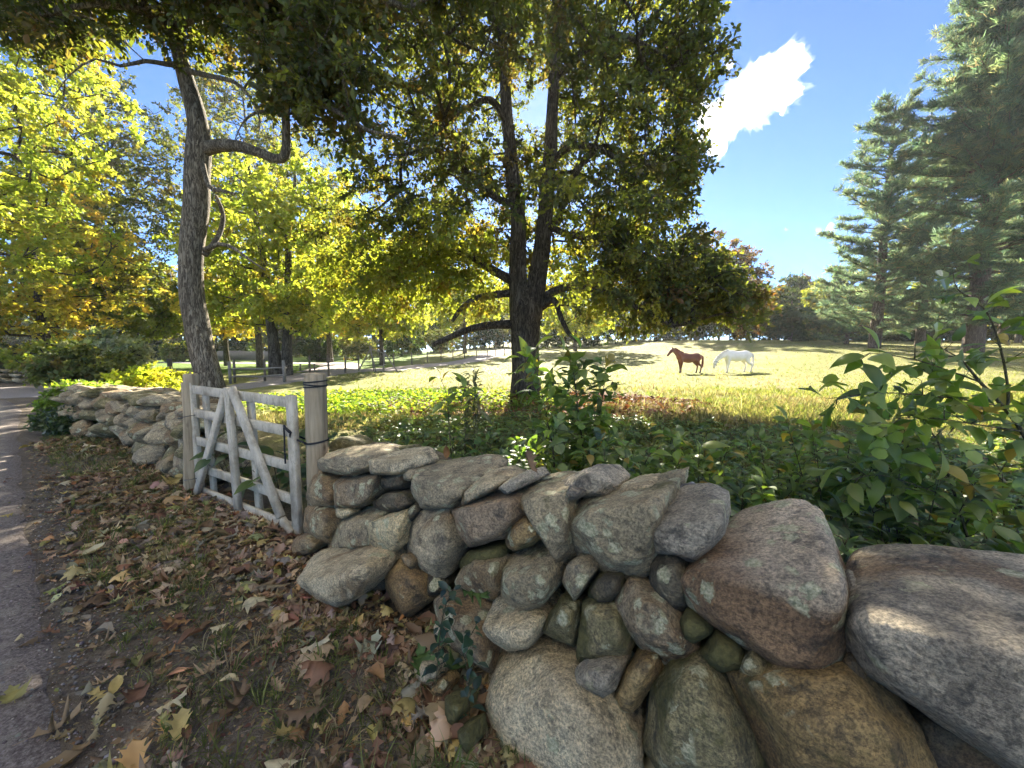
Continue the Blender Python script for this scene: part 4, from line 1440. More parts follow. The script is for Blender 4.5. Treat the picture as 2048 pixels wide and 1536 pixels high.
PAL_MAIN = [(5, (0.075, 0.097, 0.04)), (3, (0.1, 0.12, 0.044)), (0.9, (0.14, 0.105, 0.05)), (0.5, (0.15, 0.08, 0.045)), (1.6, (0.18, 0.19, 0.05))]
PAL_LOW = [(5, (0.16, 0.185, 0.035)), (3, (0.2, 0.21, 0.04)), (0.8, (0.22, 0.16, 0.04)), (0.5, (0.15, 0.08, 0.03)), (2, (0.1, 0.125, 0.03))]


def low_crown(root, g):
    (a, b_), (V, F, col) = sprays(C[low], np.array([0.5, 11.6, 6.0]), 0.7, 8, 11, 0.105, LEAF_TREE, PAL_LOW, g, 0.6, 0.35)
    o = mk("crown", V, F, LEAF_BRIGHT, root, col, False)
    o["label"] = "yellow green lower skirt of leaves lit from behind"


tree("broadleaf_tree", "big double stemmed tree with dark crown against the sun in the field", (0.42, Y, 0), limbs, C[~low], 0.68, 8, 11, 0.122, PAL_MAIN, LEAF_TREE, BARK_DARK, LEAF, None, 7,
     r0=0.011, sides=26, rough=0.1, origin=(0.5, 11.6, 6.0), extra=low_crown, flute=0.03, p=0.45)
sk = None

# --- the leaning tree behind the gate ---------------------------------------------------
Y = 6.9
limbs = [
    limb_px([(446, 862, 44), (436, 830, 36), (428, 790, 32), (414, 740, 30), (402, 690, 29), (392, 640, 28), (384, 590, 27), (382, 530, 26), (386, 470, 27), (393, 410, 28), (394, 350, 27), (397, 300, 27), (396, 250, 22), (386, 205, 20), (374, 165, 18), (362, 120, 16), (350, 70, 14), (345, 10, 12), (350, -80, 10), (356, -200, 7)], Y, None, 0.75),
    limb_px([(402, 300, 17), (440, 291, 15, 6.8), (480, 293, 13, 6.7), (520, 306, 12, 6.6), (552, 318, 11, 6.5), (569, 312, 11, 6.5), (573, 285, 10, 6.5), (572, 240, 9, 6.5), (574, 205, 9, 6.4), (590, 165, 7, 6.3), (620, 110, 6, 6.2), (660, 40, 4, 6.1), (690, -60, 2, 6)], Y, None, 0.75),
    limb_px([(575, 210, 8, 6.4), (605, 180, 7, 6.3), (640, 205, 6, 6.2), (690, 232, 5.5, 6.1), (740, 262, 3.5, 6.0), (790, 272, 2.4, 6.0), (840, 300, 1, 6.0)], Y, None, 0.75),
    limb_px([(574, 212, 6, 6.4), (540, 222, 5, 6.3), (510, 226, 3.6, 6.2), (485, 246, 2, 6.1), (470, 280, 0.8, 6.1)], Y, None, 0.75),
    limb_px([(398, 300, 7), (418, 372, 5.5, 6.7), (440, 380, 5, 6.6), (470, 388, 3, 6.5)], Y, None, 0.75),
    limb_px([(410, 500, 7), (440, 488, 5, 6.7), (470, 498, 4, 6.6), (500, 520, 3, 6.5), (530, 540, 2, 6.4)], Y, None, 0.75),
    limb_px([(410, 510, 7), (438, 470, 6, 7.2), (446, 430, 5, 7.4), (432, 392, 4, 7.5)], Y, None, 0.75),
    limb_px([(366, 130, 8), (330, 128, 5.5, 6.6), (290, 122, 4.5, 6.3), (240, 132, 3.4, 6.1), (190, 118, 2.4, 6), (140, 150, 1.5, 5.9), (110, 190, 0.7, 5.9)], Y, None, 0.75),
    limb_px([(368, 140, 7), (420, 152, 5.5, 6.5), (470, 165, 4.5, 6.2), (500, 195, 3, 6.1), (520, 240, 1.6, 6.1), (515, 275, 0.7, 6.1)], Y, None, 0.75),
    limb_px([(346, 60, 9), (420, 20, 8, 6.5), (520, -10, 7, 6.2), (640, -10, 5, 6)], Y, None, 0.75),
    limb_px([(346, 60, 9), (280, 20, 8, 6.5), (180, 10, 6, 6.2), (80, 30, 4, 6)], Y, None, 0.75),
]
g = np.random.default_rng(8)
C = np.vstack([
    ell((-5.4, 6.6, 8.4), (3.4, 2.6, 1.9), 300, 0.5, None, 31),
    ell((-2.7, 6.2, 7.6), (2.3, 2.0, 1.5), 120, 0.5, None, 32),
    ell((-2.6, 6.1, 5.75), (1.0, 0.8, 1.0), 44, 0.5, None, 33),
    ell((-3.2, 6.3, 5.5), (1.2, 0.8, 1.3), 70, 0.6, None, 38),
    ell((-6.8, 6.2, 6.3), (1.8, 1.0, 0.7), 60, 0.6, None, 39),
    ell((-0.7, 6.4, 7.9), (1.2, 1.4, 1.0), 90, 0.5, None, 34),
    ell((-8.2, 6.4, 7.6), (1.6, 1.8, 1.3), 110, 0.5, None, 35),
    ell((-5.6, 6.3, 7.2), (3.2, 1.5, 0.9), 200, 0.6, None, 36),
    ell((-3.6, 6.3, 7.0), (1.6, 1.3, 0.9), 110, 0.6, None, 37),
])
pxx = 1024 + F_PX * C[:, 0] / C[:, 1]
pyy = 695 - F_PX * (C[:, 2] - 1.5) / C[:, 1]
edge = np.interp(pxx, [0, 80, 200, 330, 430, 520, 600, 700, 780, 850, 1000], [125, 150, 165, 105, 150, 215, 320, 325, 240, 160, 100])
keep = pyy < edge
C = C[keep]
PAL_LEFT = [(5, (0.065, 0.085, 0.03)), (3, (0.09, 0.108, 0.034)), (1, (0.12, 0.09, 0.04)), (0.5, (0.17, 0.08, 0.04)), (1.4, (0.15, 0.17, 0.04))]
tree("leaning_tree", "grey barked leaning tree behind the gate with a bent elbow limb", (-5.2, Y, 0), limbs, C, 0.5, 8, 9, 0.1, PAL_LEFT, LEAF_TREE, BARK_GREY, LEAF, None, 9,
     r0=0.008, sides=26, rough=0.07, origin=(-4.5, 6.5, 7.0), p=0.42, twig_r=0.004)


# --- trees further back -------------------------------------------------------------------
def far_tree(name, label, px, y, hgt, crown, n, pal, rad, ntw, nlf, size, seed, trunk_r=0.2, lean=0.0, fork=None, leaf=None, bark=None, group="trees beyond the field and lane", droop=0.25, zmin=None, clear=1.0, tmpl=LEAF_FAR, cat="tree", x=None):
    """crown: list of (dx,dy,z,rx,ry,rz,share)"""
    gg = np.random.default_rng(seed)
    if x is None:
        x = (px - 1024) / F_PX * y
    z0 = float(height(x, y))
    top = hgt * 0.93
    limbs = []
    n_p = 6

    def stem(dx, dy, r, start=0.0, topz=top, bx=0.0):
        P = []
        for k in range(n_p + 1):
            f = k / n_p
            if f < start:
                continue
            P.append((x + bx + dx * f ** 1.3 + gg.normal(0, 0.05 * f * hgt * 0.15), y + dy * f + gg.normal(0, 0.03), z0 - 0.2 + topz * f, max(r * (1 - 0.85 * f) * (1.25 if k == 0 else 1), 0.02)))
        return np.array(P)
    if fork:
        limbs.append(stem(-fork + lean, 0, trunk_r, bx=-trunk_r * 0.9))
        limbs.append(stem(fork + lean, 0.3, trunk_r * 0.9, bx=trunk_r * 0.9))
    else:
        limbs.append(stem(lean, 0, trunk_r))
    tot = sum(c[6] for c in crown)
    Cs = []
    for k, c in enumerate(crown):
        Cs.append(ell((x + c[0], y + c[1], z0 + c[2]), c[3:6], int(1.5 * n * c[6] / tot), 0.42, None, seed * 10 + k))
    C = np.vstack(Cs)
    C = C[C[:, 2] > z0 + (clear if zmin is None else zmin)]
    return tree(name, label, (x, y, z0), limbs, C, rad, ntw, nlf + 2, size * 1.15, pal, tmpl, bark or BARK_FAR, leaf or LEAF_BRIGHT, group, seed, r0=0.014, sides=9, droop=droop, twig_r=0.0, cat=cat)


YEL = [(4, (0.34, 0.28, 0.06)), (3, (0.28, 0.28, 0.065)), (2, (0.38, 0.24, 0.055)), (2.5, (0.2, 0.25, 0.06))]
LIME = [(4, (0.22, 0.27, 0.06)), (3, (0.29, 0.29, 0.07)), (2, (0.16, 0.21, 0.055)), (0.6, (0.32, 0.23, 0.05))]
MIDG = [(4, (0.12, 0.155, 0.05)), (3, (0.16, 0.18, 0.055)), (1.2, (0.22, 0.22, 0.06)), (0.5, (0.24, 0.15, 0.05))]
DULL = [(4, (0.09, 0.115, 0.06)), (3, (0.12, 0.14, 0.07)), (1.5, (0.16, 0.145, 0.07)), (0.6, (0.18, 0.115, 0.06))]
DEEP = [(4, (0.03, 0.055, 0.022)), (3, (0.045, 0.07, 0.025)), (1, (0.08, 0.08, 0.03))]
RUST = [(4, (0.13, 0.075, 0.035)), (3, (0.1, 0.085, 0.035)), (3, (0.07, 0.08, 0.03)), (1.5, (0.17, 0.075, 0.035))]
GOLD = [(4, (0.34, 0.24, 0.07)), (3, (0.3, 0.19, 0.06)), (2, (0.26, 0.23, 0.08))]

far_tree("maple_tree", "yellow and orange maple at the lane bend above the far stone wall", 95, 20, 11.5, [(0, 0, 6.2, 4.6, 3.6, 4.6, 1), (-1, -1, 3.4, 4.6, 3, 1.6, 0.5)], 230, YEL, 0.75, 6, 9, 0.16, 41, 0.28, clear=1.7)
far_tree("lane_tree", "bright yellow green tree overhanging the lane with its top out of view", -60, 13.5, 15, [(1.6, 0, 9.6, 4.0, 3.2, 4.2, 1), (2.2, 0.3, 5.6, 2.3, 2.5, 1.6, 0.25)], 210, LIME, 0.62, 7, 9, 0.13, 42, 0.25, clear=3.5)
far_tree("ash_tree", "thin dull green tree with sky showing through, left of the leaning tree", 225, 27, 21, [(0.5, 0, 12.5, 5.4, 3.5, 8, 1)], 360, DULL, 0.85, 6, 7, 0.17, 43, 0.22, leaf=LEAF, clear=3)
far_tree("broadleaf_tree", "green tree with stubby trunk in front of the low white outbuilding", 272, 30, 9.5, [(0, 0, 5.6, 4.4, 3.2, 3.4, 1)], 200, MIDG, 0.8, 6, 8, 0.2, 44, 0.42, clear=2.4)
far_tree("broadleaf_tree", "twin trunked yellow green tree behind the wire fence", 562, 20.5, 13, [(0.2, 0, 7.2, 4.9, 3.4, 4.4, 1), (0.8, -0.5, 3.6, 3.6, 2.6, 1.3, 0.25), (-3, 0, 3.9, 2.0, 2, 1.2, 0.15)], 360, LIME, 0.7, 6, 9, 0.17, 45, 0.3, fork=0.9, clear=2.2)
far_tree("broadleaf_tree", "tall greyish thin leaved tree behind the twin trunked tree", 520, 33, 26, [(0.5, 0, 15.5, 7.5, 4, 10, 1)], 420, DULL, 0.95, 6, 7, 0.19, 46, 0.25, leaf=LEAF, clear=5)
far_tree("broadleaf_tree", "yellow tree with slim pale trunk beside the wooden climbing frame", 765, 31, 11, [(0, 0, 6.6, 4.6, 3.4, 3.8, 1), (0, -0.6, 3.6, 4.0, 2.6, 1.3, 0.3)], 300, LIME, 0.8, 6, 8, 0.2, 47, 0.2, clear=2.4)
far_tree("broadleaf_tree", "golden green tree over the driveway between the house and the fence", 660, 40, 13, [(0, 0, 7.6, 5.5, 4, 4.6, 1)], 230, YEL, 1.0, 6, 7, 0.25, 48, 0.3, clear=2.6)
far_tree("broadleaf_tree", "yellow orange tree above the board fence left of the twin trunked tree", 455, 36, 10.5, [(0, 0, 6.2, 5.0, 3.5, 3.8, 1)], 220, YEL, 0.95, 6, 7, 0.23, 49, 0.25, clear=2.6)
far_tree("maple_tree", "lime maple at the back of the garden between the maple and the outbuilding", 190, 25, 12.5, [(0, 0, 6.8, 3.8, 3.2, 5.0, 1)], 220, MIDG, 0.8, 6, 8, 0.2, 50, 0.22, clear=2.0)
far_tree("broadleaf_tree", "lime tree at the end of the wire fence left of the big trunk", 930, 48, 11, [(0, 0, 6.8, 6.0, 4, 3.6, 1)], 230, LIME, 1.0, 6, 7, 0.27, 51, 0.25, clear=3.0)
far_tree("broadleaf_tree", "yellow green tree seen just right of the big trunk", 1150, 52, 12, [(0, 0, 7.0, 6.0, 4, 4.0, 1), (0, 0, 3.5, 5, 3, 1.2, 0.25)], 240, LIME, 1.0, 6, 7, 0.28, 52, 0.25, clear=2.2)
far_tree("oak_tree", "rust brown oak standing behind the brown horse", 1390, 61, 17.5, [(0, 0, 9.4, 8.6, 5, 7.2, 1), (4.2, 0, 8.6, 7.0, 4, 6.4, 0.6), (7.0, -0.5, 5.0, 5.5, 3.5, 4.6, 0.4)], 560, RUST, 1.1, 6, 8, 0.3, 53, 0.4, leaf=LEAF, clear=0.8)
far_tree("oak_tree", "dark rounded tree at the field edge right of the rust brown oak", 1575, 68, 12.6, [(0, 0, 5.6, 4.4, 3.8, 5.8, 1)], 210, DEEP, 0.85, 6, 8, 0.27, 54, 0.25, leaf=LEAF, clear=0.2)
far_tree("broadleaf_tree", "brown topped tree on the field edge between dark rounded trees", 1592, 76, 15, [(0, 0, 7.2, 5.2, 3.5, 5.4, 1)], 190, RUST, 1.0, 6, 7, 0.3, 55, 0.25, leaf=LEAF, clear=0.5)
far_tree("oak_tree", "second dark rounded tree nearest the pines on the field edge", 1628, 70, 11.5, [(0, 0, 5.0, 3.8, 3, 5.2, 1)], 170, DEEP, 0.85, 6, 8, 0.28, 56, 0.2, leaf=LEAF, clear=0.2)
# hedge line of bushes along the back of the field: each its own crown and stem
HL = [("grey green bush in the hedge line behind the horses", DULL), ("olive bush in the hedge line behind the horses", MIDG), ("deep green bush in the hedge line behind the horses", DEEP)]
for k, px in enumerate(np.arange(800, 1560, 36)):
    y = 69 + 4 * math.sin(k * 2.1)
    lab, pl = HL[k % 3]
    far_tree("hedge_bush", lab, float(px) + 9 * math.sin(k * 5), y, 6.2 + 2.2 * abs(math.sin(k * 1.7)), [(0, 0, 3.0 + 0.8 * abs(math.sin(k * 1.7)), 2.9, 2.0, 3.3 + 0.9 * abs(math.sin(k * 1.3)), 1)], 84, pl, 0.7, 5, 8, 0.27, 60 + k, 0.08,
             leaf=LEAF, clear=0.1, group="bushes of the hedge line behind the field", cat="bush")
for k, (px, y, h_, lab, pl) in enumerate([(640, 47, 3.2, "dark shrub by the white house above the driveway", DEEP), (715, 46, 3.0, "rounded shrub beside the driveway top", DULL), (805, 50, 3.8, "big dark evergreen shrub at the driveway end", DEEP), (880, 56, 3.6, "bluish shrub behind the wire fence", DULL), (395, 47, 2.8, "low dark shrub beside the outbuilding and board fence", DEEP), (355, 46, 2.2, "small green shrub right of the outbuilding door", MIDG)]):
    far_tree("garden_shrub", lab, px, y, h_, [(0, 0, h_ * 0.5, h_ * 0.75, 1.3, h_ * 0.52, 1)], 60, pl, 0.55, 6, 8, 0.2, 100 + k, 0.06, leaf=LEAF, clear=0.05, group="shrubs of the far garden", cat="shrub")
for k, (px, y, h_, w_, lab, pl) in enumerate([(205, 15.5, 2.3, 1.6, "silvery variegated shrub behind the vine covered wall end", [(3, (0.3, 0.33, 0.26)), (2, (0.16, 0.21, 0.12)), (1, (0.4, 0.42, 0.36))]), (120, 17.5, 1.9, 2.2, "leafy light green shrub under the yellow maple", LIME), (30, 18.0, 1.7, 2.4, "shaded green shrub at the far wall by the lane", DULL), (165, 14.0, 1.5, 1.3, "green bush between the silvery shrub and the vine", MIDG)]):
    far_tree("garden_shrub", lab, px, y, h_, [(0, 0, h_ * 0.48, w_, 1.2, h_ * 0.5, 1)], 80, pl, 0.4, 6, 9, 0.13, 120 + k, 0.05, leaf=LEAF, clear=0.05, group="shrubs by the lane", cat="shrub")
for k, px in enumerate(list(range(-80, 800, 40)) + list(range(1580, 2300, 44))):
    yy = 72 + 6 * math.sin(k * 1.7) if px < 800 else 52 + 4 * math.sin(k * 2.2)
    far_tree("hedge_bush", "low bush along the edge of the wood behind the garden" if px < 800 else "low bush along the edge of the wood behind the pines", px, yy, 4.2, [(0, 0, 2.0, 2.9, 1.8, 2.3, 1)], 44, DULL if k % 2 else DEEP, 0.9, 5, 8, 0.34, 260 + k, 0.08, leaf=LEAF, clear=0.05, group="bushes along the wood edge behind the garden" if px < 800 else "bushes along the wood edge behind the pines", cat="bush")
# woodland closing the view behind garden and fields
WX = [(p_, 62 + 10 * abs(math.sin(k * 1.9)), DULL if k % 3 else LIME) for k, p_ in enumerate(range(-60, 800, 62))] + [(p_, 80 + 8 * abs(math.sin(k * 2.3)), DULL) for k, p_ in enumerate(range(830, 1600, 55))]
for k, (px, y, pl) in enumerate(WX):
    hh = (10 + 4 * abs(math.sin(k * 3.3))) if px < 800 else 11 + 3 * abs(math.sin(k * 3.3))
    far_tree("woodland_tree", "hazy tree of the wood closing the view behind the garden" if px < 800 else "hazy tree of the wood closing the view behind the field", px, y, hh, [(0, 0, hh * 0.52, 4.2, 3.0, hh * 0.47, 1)], 110, pl, 1.2, 5, 7, 0.4, 150 + k, 0.2, leaf=LEAF, clear=0.5, group="trees of the wood behind the garden" if px < 800 else "trees of the wood behind the field")


# --- pines ------------------------------------------------------------------------------------
def pine(label, px, y, hgt, spread, seed, first=2.0, dens=1.0, trunk_r=0.35, x=None, tops=1, gap=0.55):
    gg = np.random.default_rng(seed)
    if x is None:
        x = (px - 1024) / F_PX * y
    z0 = float(height(x, y))
    root = thing("pine_tree", label, "pine", (x, y, z0), "white pines at the field corner")
    m = MB()
    stems = []
    n = 12
    for s in range(tops):
        bx = 0 if s == 0 else gg.normal(0, 0.9)
        st = 0 if s == 0 else 0.35
        P = []
        for k in range(n + 1):
            f = k / n
            if f < st:
                continue
            e = max(0, (f - st) / (1 - st))
            P.append((x + bx * e ** 0.7 + 0.06 * math.sin(f * 7 + seed), y + (0 if s == 0 else 0.5 * e), z0 - 0.2 + (hgt * (1 if s == 0 else 0.93)) * f, trunk_r * (1 - 0.93 * f) * (1 if s == 0 else 0.6) + 0.02))
        stems.append(np.array(P))
        m.add(*sweep(catmull(P, 0.5), 12, 0.06, seed + s))
    seg0, seg1, ra, rb = [], [], [], []
    tips, tdir = [], []
    for s, P in enumerate(stems):
        z = z0 + first if s == 0 else P[0, 2] + 1
        ztop = P[-1, 2]
        while z < ztop - 0.3:
            f = (z - z0) / hgt
            Lb = spread * (0.25 + 0.75 * min(1, (1 - f) * 1.25) ** 0.8) * (0.95 if f < 0.18 else 1) * (1 if s == 0 else 0.7)
            nb = int(3 + 3 * gg.random())
            a0 = gg.random() * 2 * PI
            c = np.array([np.interp(z, P[:, 2], P[:, 0]), np.interp(z, P[:, 2], P[:, 1]), z])
            for q in range(nb):
                a = a0 + q * 2 * PI / nb + gg.normal(0, 0.3)
                L = Lb * (0.4 + 0.75 * gg.random())
                up = 0.12 + 0.5 * f + gg.normal(0, 0.1)
                d = np.array([math.cos(a), math.sin(a), up])
                K = max(3, int(L / 0.55))
                p = c.copy()
                r = 0.012 + 0.018 * L
                for k in range(K):
                    d2 = d + np.array([0, 0, -0.22 + 0.5 * (k / K)]) * (1 - f) + gg.normal(0, 0.08, 3)
                    pn = p + d2 / np.linalg.norm(d2) * L / K
                    r2 = r * 0.8
                    seg0.append(p)
                    seg1.append(pn)
                    ra.append(r)
                    rb.append(r2)
                    if k >= 1 or gg.random() < 0.45:
                        # side sprays in a flat fan
                        for sgn in (-1, 1, 0):
                            if gg.random() < 0.86 * dens:
                                side = np.array([-d[1], d[0], 0]) * sgn * 0.9 + d2 * (0.55 if sgn else 1.0) + np.array([0, 0, 0.12]) + gg.normal(0, 0.12, 3)
                                ls = (0.3 + 0.5 * gg.random()) * (1.1 - 0.5 * k / K) * min(1.0, 0.45 + L * 0.2)
                                e = pn + unit(side) * ls
                                seg0.append(pn)
                                seg1.append(e)
                                ra.append(0.012)
                                rb.append(0.006)
                                for t in (0.2, 0.5, 0.8, 1.05):
                                    tips.append(pn + (e - pn) * t)
                                    tdir.append(unit(side))
                    p, r = pn, r2
            z += gap * (0.7 + 0.6 * gg.random()) * (1.15 - 0.5 * f)
    m.add(*tubes(seg0, seg1, ra, rb, 4))
    m.build("trunk", BARK_PINE, root)
    tips, tdir = np.array(tips), np.array(tdir)
    nb = 11
    pos = np.repeat(tips, nb, 0) + gg.normal(0, 0.09, (len(tips) * nb, 3)) * [1, 1, 0.6]
    D = np.repeat(tdir, nb, 0) * 0.8 + gg.normal(0, 0.6, (len(pos), 3)) + [0, 0, 0.25]
    N = gg.normal(0, 1, (len(pos), 3))
    pal = [(4, (0.1, 0.145, 0.1)), (3, (0.15, 0.185, 0.115)), (2, (0.07, 0.11, 0.085)), (0.6, (0.24, 0.215, 0.125))]
    cl = np.repeat(palette(pal, len(tips), 0.2, gg), nb, 0)
    tm = (np.array([(-0.055, 0, 0), (0.055, 0, 0), (0.045, 0.6, 0.03), (-0.045, 0.6, 0.03), (0, 1, 0)]), [np.array([(0, 1, 2, 3)]), np.array([(3, 2, 4)])])
    V, F, col = scatter(tm, pos, rots(D, N), 0.33 * np.exp(gg.normal(0, 0.2, len(pos))), cl)
    mk("crown", V, F, NEEDLE, root, col, False)
    return root


pine("slim pine with a clear blue edge, nearest to the open sky", 1745, 31, 18.5, 4.6, 201, 1.6, 1.0, 0.42)
pine("tallest pine with forked upper stems reaching out of view", 1940, 27, 27, 6.4, 202, 2.0, 1.0, 0.55, tops=3)
pine("pine half out of view at the edge behind the tallest pine", 2120, 27, 24, 5.8, 203, 2.2, 1.0, 0.45, tops=2)
pine("shorter pine filling the gap between the slim and the tallest pine", 1835, 38, 19, 5.0, 204, 1.6, 1.0, 0.38)
pine("shaded pine standing deep behind the tallest pine trunk", 2000, 40, 20, 5.2, 205, 2.0, 0.9, 0.4)
pine("low young pine in front of the shorter pine", 1690, 40, 7.5, 4.6, 206, 0.6, 1.0, 0.2)
far_tree("broadleaf_tree", "golden leaved tree glowing behind the pines", 2030, 44, 17, [(0, 0, 9, 5.5, 4, 8, 1)], 240, GOLD, 1.0, 6, 7, 0.25, 211, 0.25, clear=0.8)
far_tree("broadleaf_tree", "brown leaved tree at the view edge beside the golden tree", 2200, 46, 16, [(0, 0, 8, 6, 4, 7.5, 1)], 200, RUST, 1.0, 6, 7, 0.25, 212, 0.25, leaf=LEAF, clear=0.8)
for k, px in enumerate(range(1640, 2300, 70)):
    far_tree("woodland_tree", "dim tree of the wood behind the pines", px, 58 + 4 * math.sin(k * 2.0), 9, [(0, 0, 4.5, 4.0, 3, 4.3, 1)], 100, DULL if k % 2 else MIDG, 1.0, 5, 7, 0.35, 220 + k, 0.2, leaf=LEAF, clear=0.3, group="trees of the wood behind the pines")
# ------------------------------------------------------------------ horses
def baked(V, Fs, voxel, smooth_it=6):
    """one continuous skin from overlapping closed shapes"""
    me = bpy.data.meshes.new("tmp")
    me.from_pydata([tuple(v) for v in V], [], [tuple(int(i) for i in f) for F in Fs for f in F])
    o = bpy.data.objects.new("tmp", me)
    COL.objects.link(o)
    r = o.modifiers.new("r", 'REMESH')
    r.mode = 'VOXEL'
    r.voxel_size = voxel
    if smooth_it:
        sm = o.modifiers.new("s", 'SMOOTH')
        sm.iterations = smooth_it
        sm.factor = 0.5
    dg = bpy.context.evaluated_depsgraph_get()
    ev = o.evaluated_get(dg).to_mesh()
    n = len(ev.vertices)
    W = np.empty(n * 3)
    ev.vertices.foreach_get("co", W)
    W = W.reshape(-1, 3)
    F4 = np.array([list(p.vertices) for p in ev.polygons if len(p.vertices) == 4])
    F3 = np.array([list(p.vertices) for p in ev.polygons if len(p.vertices) == 3])
    o.evaluated_get(dg).to_mesh_clear()
    bpy.data.objects.remove(o)
    bpy.data.meshes.remove(me)
    return W, [f for f in (F4, F3) if len(f)]


def chain(rows, sides=14, step=0.05):
    """rounded tapered limb through (x,y,z,r)"""
    P = catmull(np.array(rows, float), step)
    V, F = sweep(P, sides)
    S, SF = ico(2)
    m = MB()
    m.add(V, F)
    for q in (P[0], P[-1]):
        m.add(S * q[3] * 0.98 + q[:3], [SF])
    return np.concatenate(m.V), m.F


def coat(name, c1, c2, dark, zlow):
    m, nt, out = new_mat(name)
    b = NB(nt)
    v = b.objvec(False)
    c = b.mix(b.ramp(b.noise(v, 3.0, 4), [(0.35, 0.0), (0.65, 1.0)]), c1, c2)
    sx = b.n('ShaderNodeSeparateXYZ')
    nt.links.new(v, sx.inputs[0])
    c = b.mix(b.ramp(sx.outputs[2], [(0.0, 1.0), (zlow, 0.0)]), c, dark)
    b.princ(out, c, 0.55, 0.35, b.bump(b.noise(b.mapping(v, (60, 60, 25)), 1.0, 4), 0.2, 0.005))
    return m


def plain(name, c, rough=0.6):
    m, nt, out = new_mat(name)
    b = NB(nt)
    n = b.noise(b.objvec(False), 18, 4)
    b.princ(out, b.ramp(n, [(0.3, tuple(x * 0.7 for x in c)), (0.7, tuple(min(1, x * 1.2) for x in c))]), rough, 0.3)
    return m


